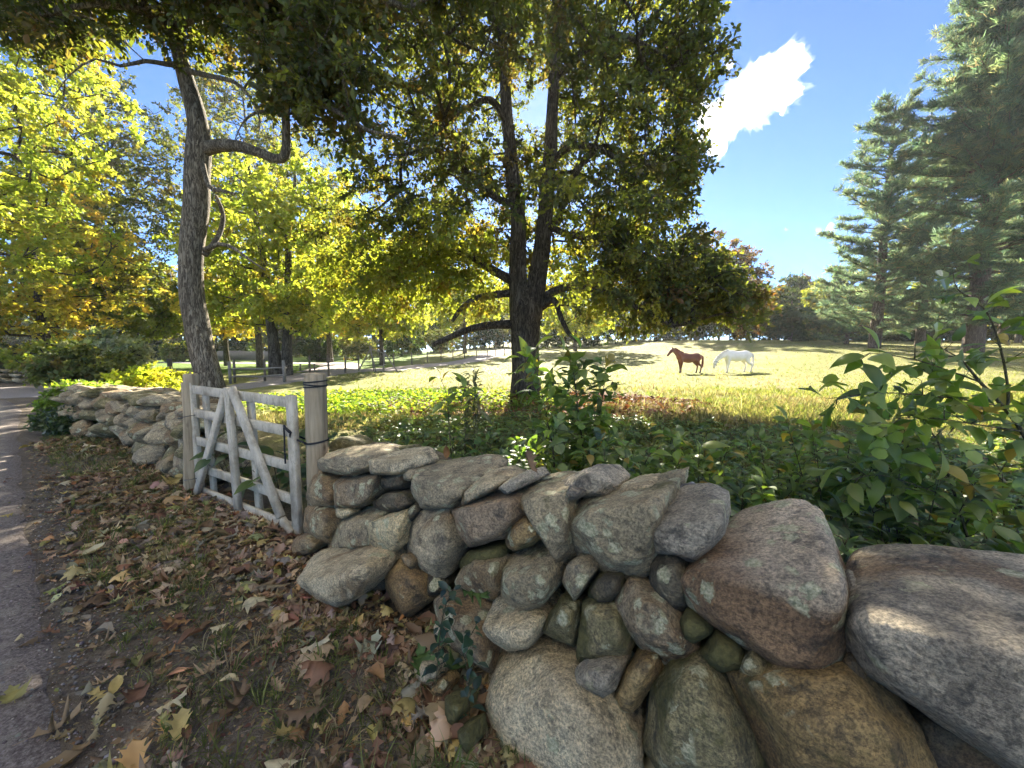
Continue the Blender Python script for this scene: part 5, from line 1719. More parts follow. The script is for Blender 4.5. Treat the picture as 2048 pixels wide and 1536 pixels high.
def horse(label, px, py, scale, neck, head, muzzle_dir, mat, hair, legs, halter=None, yaw=0.0, dist=None):
    p = onground(px, py)
    root = thing("horse", label, "horse", p)
    ca, sa = math.cos(PI + yaw), math.sin(PI + yaw)

    def W(V):
        V = np.asarray(V, float) * scale
        return np.stack([V[:, 0] * ca - V[:, 1] * sa, V[:, 0] * sa + V[:, 1] * ca, V[:, 2]], 1) + p
    m = MB()
    m.add(*chain([(0.62, 0, 1.08, 0.2), (0.5, 0, 1.04, 0.27), (0.25, 0, 1.03, 0.3), (-0.1, 0, 1.0, 0.32), (-0.4, 0, 1.05, 0.29), (-0.66, 0, 1.11, 0.26), (-0.86, 0, 1.07, 0.19)], 20))
    m.add(*chain([(0.42, 0, 1.22, 0.13), (0.2, 0, 1.24, 0.13), (-0.1, 0, 1.2, 0.12)], 12))
    m.add(*chain(neck, 16))
    m.add(*chain(head, 14, 0.03))
    for s, (fx, hx) in zip((-1, 1), legs):
        y = 0.15 * s
        m.add(*chain([(0.5, y * 0.9, 1.0, 0.17), (0.5, y, 0.8, 0.12), (0.48 + fx * 0.5, y, 0.5, 0.066), (0.48 + fx * 0.8, y, 0.3, 0.048), (0.47 + fx, y, 0.13, 0.046), (0.5 + fx, y, 0.04, 0.058), (0.51 + fx, y, 0.0, 0.06)], 12, 0.04))
        m.add(*chain([(-0.7, y * 0.8, 1.02, 0.21), (-0.62 + hx * 0.3, y, 0.8, 0.16), (-0.74 + hx * 0.5, y, 0.6, 0.09), (-0.88 + hx * 0.9, y, 0.47, 0.066), (-0.86 + hx, y, 0.3, 0.05), (-0.84 + hx, y, 0.13, 0.05), (-0.8 + hx, y, 0.04, 0.06), (-0.79 + hx, y, 0.0, 0.062)], 12, 0.04))
    hp = np.array(head)
    poll, mz = hp[0, :3], hp[-1, :3]
    hd = unit((mz - poll)[None])[0]
    up = unit(np.cross(hd, [0, 1, 0])[None])[0]
    if np.dot(up, poll - np.array([0.5, 0, 1.0])) < 0:
        up = -up
    for s in (-1, 1):
        e0 = poll + up * 0.06 + np.array([0, 0.055 * s, 0])
        m.add(*chain([(*e0, 0.03), (*(e0 + up * 0.08 - hd * 0.03), 0.028), (*(e0 + up * 0.17 - hd * 0.05), 0.008)], 8, 0.03))
    V, F = np.concatenate(m.V), m.F
    V, F = baked(V * [1, 0.92, 1], F, 0.02, 5)
    mk("body", W(V), F, mat, root)
    # mane: locks along the crest
    g = np.random.default_rng(4)
    N = np.array(neck)
    t = np.linspace(0.05, 1, 34)
    cx = np.stack([np.interp(t, np.linspace(0, 1, len(N)), N[:, k]) for k in range(4)], 1)
    T = np.gradient(cx[:, :3], axis=0)
    nu = np.cross(T, [0, 1, 0])
    nu = unit(nu) * np.sign(np.sum(nu * [0, 0, 1], axis=1, keepdims=True) + 1e-6)
    mm = MB()
    for k in range(len(t)):
        b0 = cx[k, :3] + nu[k] * cx[k, 3] * 0.92
        sd_ = 0.05 + 0.03 * g.random()
        mm.add(*chain([(*b0, 0.03), (*(b0 + nu[k] * 0.05 + [g.normal(0, 0.02), sd_, 0]), 0.028), (*(b0 + [g.normal(0, 0.03), sd_ * 1.9, -0.1]), 0.012)], 6, 0.05))
    fl = poll + up * 0.09
    mm.add(*chain([(*fl, 0.035), (*(fl + hd * 0.1 + up * 0.02), 0.03), (*(fl + hd * 0.2), 0.01)], 8, 0.04))
    Vm = np.concatenate(mm.V)
    mk("mane", W(Vm), mm.F, hair, root)
    tl = MB()
    for k in range(9):
        dy, dx = g.normal(0, 0.025), g.normal(0, 0.02)
        tl.add(*chain([(-0.98, dy * 0.3, 1.2, 0.035), (-1.08 + dx, dy, 1.08, 0.04), (-1.1 + dx, dy * 1.5, 0.8, 0.04), (-1.06 + dx * 2, dy * 2, 0.5, 0.03), (-1.05 + dx * 3, dy * 2, 0.3 + 0.1 * g.random(), 0.008)], 7, 0.08))
    mk("tail", W(np.concatenate(tl.V)), tl.F, hair, root)
    S, SF = ico(2)
    for s in (-1, 1):
        e = poll + hd * 0.17 + up * 0.055 + np.array([0, 0.085 * s, 0])
        mk("eye", W(S * 0.022 + e), [SF], plain("eye_black", (0.01, 0.008, 0.007), 0.2), root)
        mk("nostril", W(S * [0.018, 0.01, 0.014] + mz + up * 0.02 + np.array([0, 0.05 * s, 0]) + hd * 0.03), [SF], plain("nostril_dark", (0.02, 0.015, 0.014)), root)
    if halter:
        hb = MB()
        for f, rr_ in ((0.22, 0.135), (0.62, 0.105)):
            c = poll + (mz - poll) * f
            a = np.linspace(0, 2 * PI, 24)
            L = np.array([c + up * math.cos(q) * rr_ * 1.15 - up * 0.015 + np.array([0, math.sin(q) * rr_ * 0.85, 0]) for q in a])
            hb.add(*sweep(np.c_[L, np.full(24, 0.016)], 6))
        mk("halter", W(np.concatenate(hb.V)), hb.F, halter, root)
    return root


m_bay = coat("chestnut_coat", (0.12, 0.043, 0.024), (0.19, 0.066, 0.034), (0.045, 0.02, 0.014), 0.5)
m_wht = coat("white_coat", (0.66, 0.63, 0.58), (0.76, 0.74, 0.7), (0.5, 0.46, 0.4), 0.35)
h_red = plain("red_brown_hair", (0.17, 0.055, 0.025))
h_wht = plain("white_hair", (0.7, 0.66, 0.6))
strap = plain("dark_blue_strap", (0.02, 0.025, 0.06))
horse("chestnut brown horse standing with raised head facing left in the field", 1374, 746, 0.86,
      [(0.48, 0, 1.14, 0.26), (0.68, 0, 1.28, 0.21), (0.88, 0, 1.44, 0.16), (1.04, 0, 1.56, 0.13)],
      [(1.06, 0, 1.6, 0.11), (1.15, 0, 1.53, 0.13), (1.26, 0, 1.42, 0.105), (1.37, 0, 1.29, 0.08), (1.44, 0, 1.2, 0.072)], None, m_bay, h_red, [(-0.04, 0.06), (0.06, -0.05)], None, 0.12)
horse("white horse grazing with lowered head and dark halter behind the brown horse", 1470, 745, 0.93,
      [(0.48, 0, 1.16, 0.26), (0.72, 0, 1.12, 0.2), (0.98, 0, 0.98, 0.155), (1.18, 0, 0.82, 0.125)],
      [(1.22, 0, 0.78, 0.105), (1.28, 0, 0.68, 0.125), (1.33, 0, 0.54, 0.1), (1.35, 0, 0.4, 0.078), (1.36, 0, 0.31, 0.07)], None, m_wht, h_wht, [(-0.03, 0.12), (0.1, -0.1)], strap, 0.05)

# ------------------------------------------------------------------ far garden: buildings, fences, frame
m_side = plain("white_siding", (0.66, 0.65, 0.62))
m_roof = plain("pale_grey_roof", (0.42, 0.41, 0.4))
m_dark = plain("dark_opening", (0.035, 0.035, 0.04))
m_trim = plain("white_trim", (0.78, 0.77, 0.74))
m_glass, nt, out = new_mat("window_glass")
b = NB(nt)
b.princ(out, (0.05, 0.06, 0.07), 0.1, 0.6)
m_shut = plain("dark_shutter", (0.04, 0.045, 0.06))
m_grey = plain("grey_weathered_wood", (0.2, 0.185, 0.16))
m_fpost = plain("fence_post_wood", (0.13, 0.11, 0.085))


def house(name, label, px, y, w, d, hwall, hroof, wins, doors, z0=None, shutters=False):
    x = (px - 1024) / F_PX * y
    z0 = float(height(x, y)) - 0.1 if z0 is None else z0
    root = thing(name, label, "house" if shutters else "outbuilding", (x, y, z0))
    X, Yv, Z = np.array([1.0, 0, 0]), np.array([0, 1.0, 0]), np.array([0, 0, 1.0])
    c = np.array([x, y, z0])
    V, F = box(c + Z * hwall / 2 + Yv * d / 2, X * w / 2, Yv * d / 2, Z * hwall / 2)
    m = MB()
    m.add(V, F)
    for s in (-1, 1):
        a = c + X * s * (w / 2)
        m.add(np.array([a + Z * hwall, a + Z * hwall + Yv * d, a + Z * (hwall + hroof) + Yv * d / 2]), [np.array([(0, 1, 2)])])
    m.build("wall", m_side, root, False)
    m = MB()
    for s in (0, 1):
        e0 = c + Yv * (-0.35 if s == 0 else d + 0.35) + Z * (hwall - 0.25)
        r0 = c + Yv * d / 2 + Z * (hwall + hroof + 0.06)
        u_ = (r0 - e0)
        n_ = unit(np.cross(X, u_)[None])[0]
        m.add(*box((e0 + r0) / 2 + Z * 0.05, X * (w / 2 + 0.3), u_ / 2, n_ * 0.06))
    m.build("roof", m_roof, root, False)
    for (wx, wz, ww, wh) in wins:
        q = c + X * wx + Z * wz - Yv * 0.03
        m = MB()
        for dx, dz, sx, sz in ((0, wh / 2, ww / 2 + 0.08, 0.06), (0, -wh / 2, ww / 2 + 0.08, 0.06), (-ww / 2, 0, 0.06, wh / 2 - 0.06), (ww / 2, 0, 0.06, wh / 2 - 0.06), (0, 0, ww / 2 - 0.06, 0.03)):
            m.add(*box(q + X * dx + Z * dz, X * sx, Yv * 0.05, Z * sz))
        wn_ = m.build("window", m_trim, root, False)
        V, F = box(q + Yv * 0.0, X * (ww / 2 - 0.06), Yv * 0.02, Z * (wh / 2 - 0.06))
        wn_['_base'] = [float(t_) for t_ in root.location]
        mk("pane", V, F, m_glass, wn_, None, False)
        if shutters:
            for s in (-1, 1):
                V, F = box(q + X * s * (ww / 2 + 0.34) - Yv * 0.01, X * 0.22, Yv * 0.03, Z * (wh / 2 + 0.05))
                mk("shutter", V, F, m_shut, root, None, False)
    for (dx, dw, dh) in doors:
        V, F = box(c + X * dx + Z * dh / 2 - Yv * 0.02, X * dw / 2, Yv * 0.04, Z * dh / 2)
        mk("door", V, F, m_dark, root, None, False)
    return root


house("outbuilding", "long low white outbuilding with dark door beyond the stubby tree", 292, 88, 14, 7, 2.5, 1.7,
      [(0.2, 1.5, 1.1, 0.95), (4.2, 1.5, 1.9, 0.95), (-5.2, 1.5, 1.2, 0.95)], [(2.0, 1.0, 2.05), (-2.9, 2.2, 2.05)], z0=-2.8)
house("white_house", "tall white house with dark shutters glimpsed between the trees", 585, 80, 11, 8, 5.6, 2.6,
      [(-3.4, 1.5, 1.0, 1.4), (0.9, 1.5, 1.0, 1.4), (3.6, 1.5, 1.0, 1.4), (-3.4, 4.2, 1.0, 1.4), (0.9, 4.2, 1.0, 1.4), (3.6, 4.2, 1.0, 1.4)], [(-1.2, 1.0, 2.1)], z0=-0.3, shutters=True)

# solid board fence
root = thing("board_fence", "grey vertical board fence at the back of the lawn", "fence", at(500, 716, 52) * [1, 1, 0])
m = MB()
mp = MB()
for px in np.arange(425, 566, 2.6):
    x = (px - 1024) / F_PX * 52
    z0 = float(height(x, 52))
    m.add(*box((x, 52, z0 + 0.6 + rng.normal(0, 0.012)), (0.083, 0, 0), (0, 0.012, 0), (0, 0, 0.6)))
m.build("board", m_grey, root, False)
for px in np.arange(425, 566, 28):
    x = (px - 1024) / F_PX * 52
    mp = MB()
    mp.add(*box((x, 52.07, float(height(x, 52)) + 0.62), (0.05, 0, 0), (0, 0.05, 0), (0, 0, 0.66)))
    mp.build("post", m_fpost, root, False)

# wire fence
FP = [(470, 718, 766), (530, 718, 763), (570, 727, 764), (620, 711, 754), (658, 711, 753), (691, 711, 746), (718, 710, 741), (788, 706, 733), (824, 704, 731), (855, 703, 725), (882, 700, 722), (906, 698, 719), (929, 698, 717), (953, 697, 716), (975, 697, 714), (991, 696, 712), (1009, 696, 711)]
root = thing("wire_fence", "thin wire fence on dark posts curving along the gravel track", "fence", onground(658, 753))
tops = []
for px, y0, y1 in FP:
    p = onground(px, y1)
    t_ = at(px, y0, p[1])
    tops.append((p, t_[2]))
    m = MB()
    hgt = max(0.7, t_[2] - p[2])
    r = 0.055 if px < 700 else 0.05
    ln = rng.normal(0, 0.02, 2)
    m.add(*sweep(np.array([(p[0], p[1], p[2] - 0.1, r), (p[0] + ln[0] * 0.5, p[1], p[2] + hgt * 0.5, r * 0.95), (p[0] + ln[0], p[1] + ln[1], p[2] + hgt, r * 0.9)]), 8, 0.05, int(px)))
    m.build("post", m_fpost, root)
m = MB()
for k in range(len(tops) - 1):
    (a, za), (c, zc2) = tops[k], tops[k + 1]
    for f in (0.25, 0.55, 0.88):
        p0 = np.array([a[0], a[1], a[2] + (za - a[2]) * f])
        p1 = np.array([c[0], c[1], c[2] + (zc2 - c[2]) * f])
        L = np.array([np.r_[p0 * (1 - t_) + p1 * t_ - [0, 0, 0.05 * math.sin(PI * t_)], 0.006] for t_ in np.linspace(0, 1, 6)])
        m.add(*sweep(L, 4))
m.build("wire", m_wire, root)
root = thing("rail_fence", "short rail fence with low posts in front of the lawn", "fence", onground(461, 768))
pa, pb = onground(461, 768), onground(571, 765)
for f, hh in ((0.0, 0.95), (0.98, 0.95)):
    q = pa + (pb - pa) * f
    m = MB()
    m.add(*sweep(np.array([(q[0], q[1], q[2] - 0.1, 0.06), (q[0], q[1], q[2] + hh, 0.055)]), 8, 0.06, 3))
    m.build("post", m_grey, root)
for hh in (0.3, 0.62):
    m = MB()
    P = np.array([np.r_[pa + (pb - pa) * t_ + [0, 0.05, hh + 0.02 * math.sin(t_ * 9)], 0.035] for t_ in np.linspace(-0.01, 1.02, 12)])
    m.add(*sweep(P, 8, 0.1, 5))
    m.build("rail", m_grey, root)
q = onground(341, 746)
root = thing("wooden_post", "lone dark square post standing left of the leaning trunk", "post", q)
m = MB()
m.add(*bevbox(q + [0, 0, 0.45], (0.1, 0, 0), (0, 0.1, 0), (0, 0, 0.5), 0.01))
m.build("shaft", m_fpost, root, False)
q = onground(616, 741)
root = thing("low_bench", "low dark timber rail on short legs at the fence corner", "bench", q)
for dx in (-0.5, 0.15, 0.45):
    m = MB()
    m.add(*box(q + [dx, 0, 0.22], (0.035, 0, 0), (0, 0.035, 0), (0, 0, 0.24)))
    m.build("leg", m_fpost, root, False)
m = MB()
m.add(*bevbox(q + [0, 0, 0.16], (0.62, 0, 0), (0, 0.06, 0), (0, 0, 0.035), 0.006))
m.build("rail", m_fpost, root, False)
# climbing frame
q = onground(742, 743)
root = thing("climbing_frame", "grey wooden climbing frame of crossed poles beside the gravel track", "climbing frame", q)
for (x0, y0, x1, y1, hz) in ((-0.75, -0.2, -0.05, 0.25, 1.45), (0.4, -0.25, -0.1, 0.25, 1.45), (0.0, 0.5, -0.05, 0.25, 1.45), (0.75, 0.1, 0.72, 0.3, 1.15), (1.5, 0.5, 0.8, 0.3, 1.1), (0.8, -0.2, 0.78, 0.3, 1.15)):
    m = MB()
    a, c = q + [x0, y0, -0.05], q + [x1, y1, hz]
    m.add(*sweep(np.array([np.r_[a + (c - a) * t_, 0.04] for t_ in np.linspace(0, 1.06, 6)]), 8, 0.08, 2))
    m.build("pole", m_grey, root)
for a, c in (((-0.05, 0.25, 1.4), (0.78, 0.3, 1.1)), ((0.28, -0.1, 0.35), (0.8, -0.08, 0.35)), ((-0.5, 0, 0.6), (0.2, 0.0, 0.6))):
    m = MB()
    a, c = q + np.array(a), q + np.array(c)
    m.add(*sweep(np.array([np.r_[a + (c - a) * t_, 0.03] for t_ in np.linspace(-0.05, 1.05, 5)]), 8, 0.08, 2))
    m.build("rung", m_grey, root)
for k, (px, py, s) in enumerate([(836, 734, 0.16), (845, 731, 0.12)]):
    q = onground(px, py)
    Pp = unit(rng.normal(size=(12, 3))) * s * np.array([1.4, 1, 0.9]) + q + [0, 0, s * 0.5]
    cc, V, F = rock_from_points(Pp, 3, 16, 0.05, 900 + k)
    tag(mk("rock", V + cc, [F], STONE['pale'], origin=cc), ["larger pale rock beside the gravel track under the fence", "smaller pale rock beside the gravel track under the fence"][k], "rock", "pale rocks by the track")

# ------------------------------------------------------------------ cloud: a real body of mist far away
def puff_cloud(name, label, spots, D, dens, voxel, seed, scale_=1.0):
    gg = np.random.default_rng(seed)
    S, SF = ico(3)
    m = MB()
    for (px, py, r) in spots:
        c = at(px, py + 12 * scale_, D) + np.array([0, gg.normal(0, 12), 0])
        R = r * 0.88 * D / F_PX
        m.add(S * R * np.array([1, 0.8, 1]) + c, [SF])
    V, F = baked(np.concatenate(m.V), m.F, voxel, 2)
    c = V.mean(0)
    d = unit(V - c)
    me_n = fbm(V / 26.0, seed, 5, 0.62)
    V = V + (me_n * 20.0 * scale_)[:, None] * d + np.stack([fbm(V / 11.0 + 5, seed + 3, 3), fbm(V / 11.0 + 9, seed + 4, 3), fbm(V / 11.0 + 13, seed + 5, 3)], 1) * 9.0
    root = thing(name, label, "cloud", c)
    for part, k, dd in (("core", 0.0, dens), ("fringe", 1.0, dens * 0.16)):
        W = V + k * (np.abs(fbm(V / 17.0 + 31, seed + 8, 5, 0.68)) * 42.0 * scale_)[:, None] * d
        mt, nt, out = new_mat(part + "_vapour")
        vol = nt.nodes.new('ShaderNodeVolumePrincipled')
        vol.inputs['Color'].default_value = (0.97, 0.97, 0.98, 1)
        vol.inputs['Density'].default_value = dd
        vol.inputs['Anisotropy'].default_value = 0.55
        nt.links.new(vol.outputs[0], out.inputs['Volume'])
        mk(part, W, F, mt, root)
    return root


puff_cloud("cloud", "bright white cloud slanting up beside the dark crown", [(1395, 268, 26), (1420, 245, 34), (1450, 225, 38), (1480, 200, 40), (1510, 172, 44), (1535, 150, 42), (1555, 135, 34), (1575, 175, 26), (1500, 225, 24), (1460, 262, 18), (1588, 130, 16), (1605, 115, 14), (1410, 205, 16), (1455, 122, 7), (1447, 130, 6), (1560, 200, 18), (1380, 290, 20)], 800, 0.03, 3.5, 3)
puff_cloud("cloud", "small wisp of cloud low over the field edge trees", [(1632, 458, 6), (1646, 456, 8), (1660, 457, 6), (1670, 456, 5)], 800, 0.012, 2.0, 5, 0.3)
puff_cloud("cloud", "tiniest wisp of cloud left of the small low wisp", [(1580, 450, 4), (1588, 450, 5)], 800, 0.01, 1.6, 6, 0.2)

# ------------------------------------------------------------------ the air between here and the wood
m_haze, nt, out = new_mat("haze")
vol = nt.nodes.new('ShaderNodeVolumePrincipled')
vol.inputs['Color'].default_value = (0.86, 0.9, 0.97, 1)
vol.inputs['Density'].default_value = 0.00032
vol.inputs['Anisotropy'].default_value = 0.35
nt.links.new(vol.outputs[0], out.inputs['Volume'])
V, F = box((0, 40, 14), (118, 0, 0), (0, 62, 0), (0, 0, 19))
tag(mk("haze", V, F, m_haze, None, None, False), "thin bright haze lying over the field and garden", "haze", None, "stuff")
# ------------------------------------------------------------------ grass and litter
def tuft(nb, w, seed, lean=0.5):
    g = np.random.default_rng(seed)
    V, F, T = [], [], []
    for k in range(nb):
        a = g.random() * 2 * PI
        o = np.array([math.cos(a), math.sin(a), 0]) * g.random() * 0.25
        d = np.array([math.cos(a), math.sin(a), 0]) * lean * (0.3 + g.random())
        s = np.array([-math.sin(a), math.cos(a), 0]) * w * (0.7 + 0.6 * g.random())
        h = 0.55 + 0.45 * g.random()
        n = len(V)
        V += [o - s, o + s, o + d * 0.4 + s * 0.7 + [0, 0, h * 0.62], o + d * 0.4 - s * 0.7 + [0, 0, h * 0.62], o + d + [0, 0, h * (1 - 0.25 * lean)]]
        F.append((n, n + 1, n + 2, n + 3))
        T.append((n + 3, n + 2, n + 4))
    return np.array(V), [np.array(F), np.array(T)]


def spin(n, g, tilt=0.15):
    a = g.random(n) * 2 * PI
    Z = unit(np.stack([g.normal(0, tilt, n), g.normal(0, tilt, n), np.ones(n)], 1))
    D = np.stack([np.cos(a), np.sin(a), np.zeros(n)], 1)
    D = unit(D - Z * np.sum(D * Z, axis=1, keepdims=True))
    return np.stack([np.cross(D, Z), D, Z], axis=2)


def many(name, label, cat, parts, mat):
    m = MB()
    for (V, F, C) in parts:
        m.add(V, F, C)
    o = m.build(name, mat, None, False)
    return tag(o, label, cat, None, "stuff")


g = np.random.default_rng(77)
STRAW = [(5, (0.31, 0.265, 0.145)), (3, (0.37, 0.33, 0.19)), (2.4, (0.22, 0.23, 0.08)), (1.0, (0.26, 0.2, 0.13)), (2, (0.18, 0.2, 0.06))]
GRN = [(4, (0.2, 0.24, 0.06)), (3, (0.27, 0.28, 0.09)), (1.5, (0.35, 0.31, 0.16)), (1, (0.14, 0.19, 0.05))]
LUSH = [(4, (0.11, 0.18, 0.03)), (3, (0.15, 0.21, 0.04)), (1, (0.2, 0.22, 0.06))]
# field grass, thinning with distance as seen ground does
N = 62000
y = 7.0 / (1 - g.random(N) * 0.9)
x = (g.random(N) * 2.9 - 1.35) * y
ok = (y < 75) & ~((x < -5.5) & (y < 16)) & (x > -0.75 * y - 2)
x, y = x[ok], y[ok]
n_ = np.stack([x, y], 1) @ NW
ok = n_ > 2.5
rt = np.hypot((x - 0.6) / 1.35, y - 10.6)
ok &= ~((rt < 3.0) & (g.random(len(x)) < 0.85))
trk = np.abs(x - np.interp(y, [17, 22, 26, 31, 38, 50], [-10.8, -10.9, -8.9, -5.8, -3.2, -1.6])) < 1.7
ok &= ~(trk & (y > 16) & (y < 50))
x, y = x[ok], y[ok]
pat = fbm(np.stack([x * 0.22, y * 0.22, x * 0], 1), 41, 4) + 0.25 * fbm(np.stack([x * 1.3, y * 1.3, x * 0], 1), 43, 3)
lsh = np.hypot((x + 2.6) / 2.2, y - 11.0) < 2.7
lwn = (y > 22) & (x < -7 - (y - 22) * 0.12)
P = np.stack([x, y, height(x, y) - 0.01], 1)
T1 = [tuft(6, 0.035, k, 0.7) for k in range(4)]
parts = []
kk = g.integers(0, 4, len(x))
tall = np.where(lwn, 0.05, np.where(lsh, 0.13, np.where(y > 14, 0.085, 0.12))) * np.exp(g.normal(0, 0.35, len(x))) * (1 + 0.012 * np.clip(y - 10, 0, 40))
col = np.where((lsh | lwn)[:, None], palette(LUSH, len(x), 0.2, g), np.where((pat > -0.09)[:, None], palette(GRN, len(x), 0.22, g), palette(STRAW, len(x), 0.22, g)))
for k in range(4):
    s = kk == k
    parts.append(scatter(T1[k], P[s], spin(s.sum(), g), tall[s], col[s]))
many("grass", "sunlit dry and green meadow grass of the field", "grass", parts, GRASS)

# lush leafy ground cover in the sunlit strip behind the gate
N = 5200
a, r = g.random(N) * 2 * PI, np.sqrt(g.random(N))
x, y = -2.9 + np.cos(a) * r * 4.6, 10.6 + np.sin(a) * r * 2.3
P = np.stack([x, y, height(x, y) + 0.05 + 0.1 * g.random(N)], 1)
D = np.stack([g.normal(size=N), g.normal(size=N), g.normal(0, 0.4, N)], 1)
Nn = np.stack([g.normal(0, 0.5, N), g.normal(0, 0.5, N), np.ones(N)], 1)
many("ground_cover", "low bright green ground cover lit by the sun behind the gate", "ground cover", [scatter(LEAF_TREE, P, rots(D, Nn), 0.11 * np.exp(g.normal(0, 0.25, N)), palette([(3, (0.13, 0.2, 0.03)), (2, (0.2, 0.24, 0.04)), (1, (0.08, 0.13, 0.03))], N, 0.2, g))], LEAF_BRIGHT)

OAKS = [lobed(OAK, 0.5, 0.9, 1), lobed(OAK, -0.6, 0.5, 2), lobed(OAK2, 0.3, -0.8, 3), lobed(OAK, 0.6, -0.4, 4), lobed(MAPLE, 0.35, 0.5, 5), lobed(MAPLE, -0.5, -0.5, 6), lobed(BEECH, 0.7, 1.2, 7), lobed(BEECH, -0.4, 1.6, 8), lobed(OAK2, 0.7, 0.8, 9)]
DEAD = {'tan': (0.36, 0.265, 0.155), 'brown': (0.2, 0.128, 0.07), 'russet': (0.2, 0.105, 0.06), 'yellow': (0.45, 0.35, 0.13), 'pale': (0.55, 0.47, 0.28), 'olive': (0.27, 0.25, 0.09), 'grey': (0.25, 0.215, 0.16), 'orange': (0.31, 0.17, 0.07)}
DPAL = [(4.5, DEAD['tan']), (4.5, DEAD['brown']), (1.2, DEAD['russet']), (0.6, DEAD['yellow']), (0.6, DEAD['pale']), (1.2, DEAD['olive']), (2.6, DEAD['grey']), (0.5, DEAD['orange'])]
# loose litter of the verge
parts = []
N = 10500
u = -1.8 + 12.0 * g.random(N) ** 1.5
n = 0.02 + 1.25 * g.beta(1.7, 1.25, N)
dense = fbm(np.stack([u * 1.1, n * 1.6, u * 0], 1), 51, 3) + (n - 0.6) * 0.5
ok = dense > -0.22 + 0.3 * g.random(N)
u, n = u[ok], n[ok]
xy = NW[None] * n[:, None] + UW[None] * u[:, None]
sz = 0.07 * np.exp(g.normal(0, 0.34, len(u)))
P = np.c_[xy, zg(xy[:, 0], xy[:, 1]) + 0.002 + 0.014 * g.random(len(u))]
kk = g.integers(0, 9, len(u))
col = palette(DPAL, len(u), 0.26, g) * 1.1
for k in range(9):
    s = kk == k
    flip = spin(s.sum(), g, 0.2)
    parts.append(scatter(OAKS[k], P[s], flip, sz[s], col[s]))
# a few blown onto the lane, crumbs everywhere
N = 26000
u = -1.8 + 11 * g.random(N) ** 1.6
n = -0.02 + 1.2 * g.beta(1.4, 1.2, N)
xy = NW[None] * n[:, None] + UW[None] * u[:, None]
P = np.c_[xy, zg(xy[:, 0], xy[:, 1]) + 0.004]
parts.append(scatter(LEAF_FAR, P, spin(N, g, 0.35), 0.02 * np.exp(g.normal(0, 0.45, N)), palette(DPAL, N, 0.3, g) * 0.8))
N = 160
u, n = -1.5 + 9 * g.random(N) ** 1.5, -1.6 + 1.75 * g.random(N) ** 0.5
xy = NW[None] * n[:, None] + UW[None] * u[:, None]
P = np.c_[xy, zg(xy[:, 0], xy[:, 1]) + 0.014]
parts.append(scatter(OAKS[2], P, spin(N, g, 0.12), 0.06 * np.exp(g.normal(0, 0.3, N)), palette(DPAL, N, 0.24, g)))
many("leaf_litter", "small brown leaf litter scattered over the verge", "leaf litter", parts, LEAF_DEAD)
# brown leaves under the big tree and among the weeds
N = 6500
a, r = g.random(N) * 2 * PI, np.sqrt(g.random(N))
x, y = 0.6 + np.cos(a) * r * 4.6, 9.9 + np.sin(a) * r * 2.3
P = np.stack([x, y, height(x, y) + 0.02 + 0.04 * g.random(N)], 1)
many("leaf_litter", "red brown fallen leaves lying round the foot of the big tree", "leaf litter", [scatter(LEAF_TREE, P, spin(N, g, 0.4), 0.13 * np.exp(g.normal(0, 0.3, N)), palette([(4, (0.2, 0.085, 0.045)), (3, (0.13, 0.07, 0.045)), (2, (0.28, 0.17, 0.1))], N, 0.25, g))], LEAF_DEAD)

# twigs, needles and grass of the verge
N = 2600
u = -1.8 + 9 * g.random(N) ** 1.7
n = 0.1 + 1.1 * g.random(N)
xy = NW[None] * n[:, None] + UW[None] * u[:, None]
z = zg(xy[:, 0], xy[:, 1]) + 0.008 + 0.01 * g.random(N)
a = g.random(N) * 2 * PI
L = 0.04 * np.exp(g.normal(0, 0.6, N))
p0 = np.c_[xy, z]
p1 = p0 + np.stack([np.cos(a) * L, np.sin(a) * L, g.normal(0, 0.006, N)], 1)
m = MB()
V, F = tubes(p0, p1, np.full(N, 0.0012), np.full(N, 0.0007), 3)
m.add(V, F, np.repeat(palette([(3, (0.14, 0.09, 0.06)), (2, (0.22, 0.17, 0.12)), (1, (0.3, 0.25, 0.18))], N, 0.25, g), 6, 0))
tag(m.build("twig_debris", LEAF_DEAD, None, False), "fine twigs and pine needles strewn over the verge", "twigs", None, "stuff")
TV = [tuft(9, 0.022, 30 + k, 1.0) for k in range(4)]
N = 2600
u = -1.5 + 11.5 * g.random(N) ** 1.3
n = 0.18 + 0.85 * g.random(N)
msk = fbm(np.stack([u * 1.3, n * 2.2, u * 0], 1), 61, 3)
ok = msk > -0.03
u, n = u[ok], n[ok]
xy = NW[None] * n[:, None] + UW[None] * u[:, None]
P = np.c_[xy, zg(xy[:, 0], xy[:, 1]) - 0.004]
kk = g.integers(0, 4, len(u))
col = palette([(3, (0.14, 0.175, 0.06)), (2, (0.19, 0.21, 0.08)), (1.5, (0.3, 0.26, 0.16))], len(u), 0.2, g)
many("grass", "thin grass tufts growing through the leaves of the verge", "grass", [scatter(TV[k], P[kk == k], spin((kk == k).sum(), g, 0.2), 0.085 * np.exp(g.normal(0, 0.3, (kk == k).sum())), col[kk == k]) for k in range(4)], GRASS)
# grit along the lane edge
N = 5000
u = -1.6 + 8 * g.random(N) ** 1.7
n = 0.08 + g.normal(0, 0.13, N)
xy = NW[None] * n[:, None] + UW[None] * u[:, None]
P = np.c_[xy, zg(xy[:, 0], xy[:, 1]) + 0.012]
S1, SF1 = ico(1)
many("gravel", "small grit and pebbles along the lane edge", "gravel", [scatter((S1 * [1, 1, 0.7], [SF1]), P, spin(N, g, 0.5), 0.0035 * np.exp(g.normal(0, 0.45, N)), palette([(2, (0.25, 0.23, 0.22)), (2, (0.16, 0.14, 0.13)), (1, (0.4, 0.36, 0.33))], N, 0.2, g))], LEAF_DEAD)

# ------------------------------------------------------------------ single fallen leaves
_lm = {}


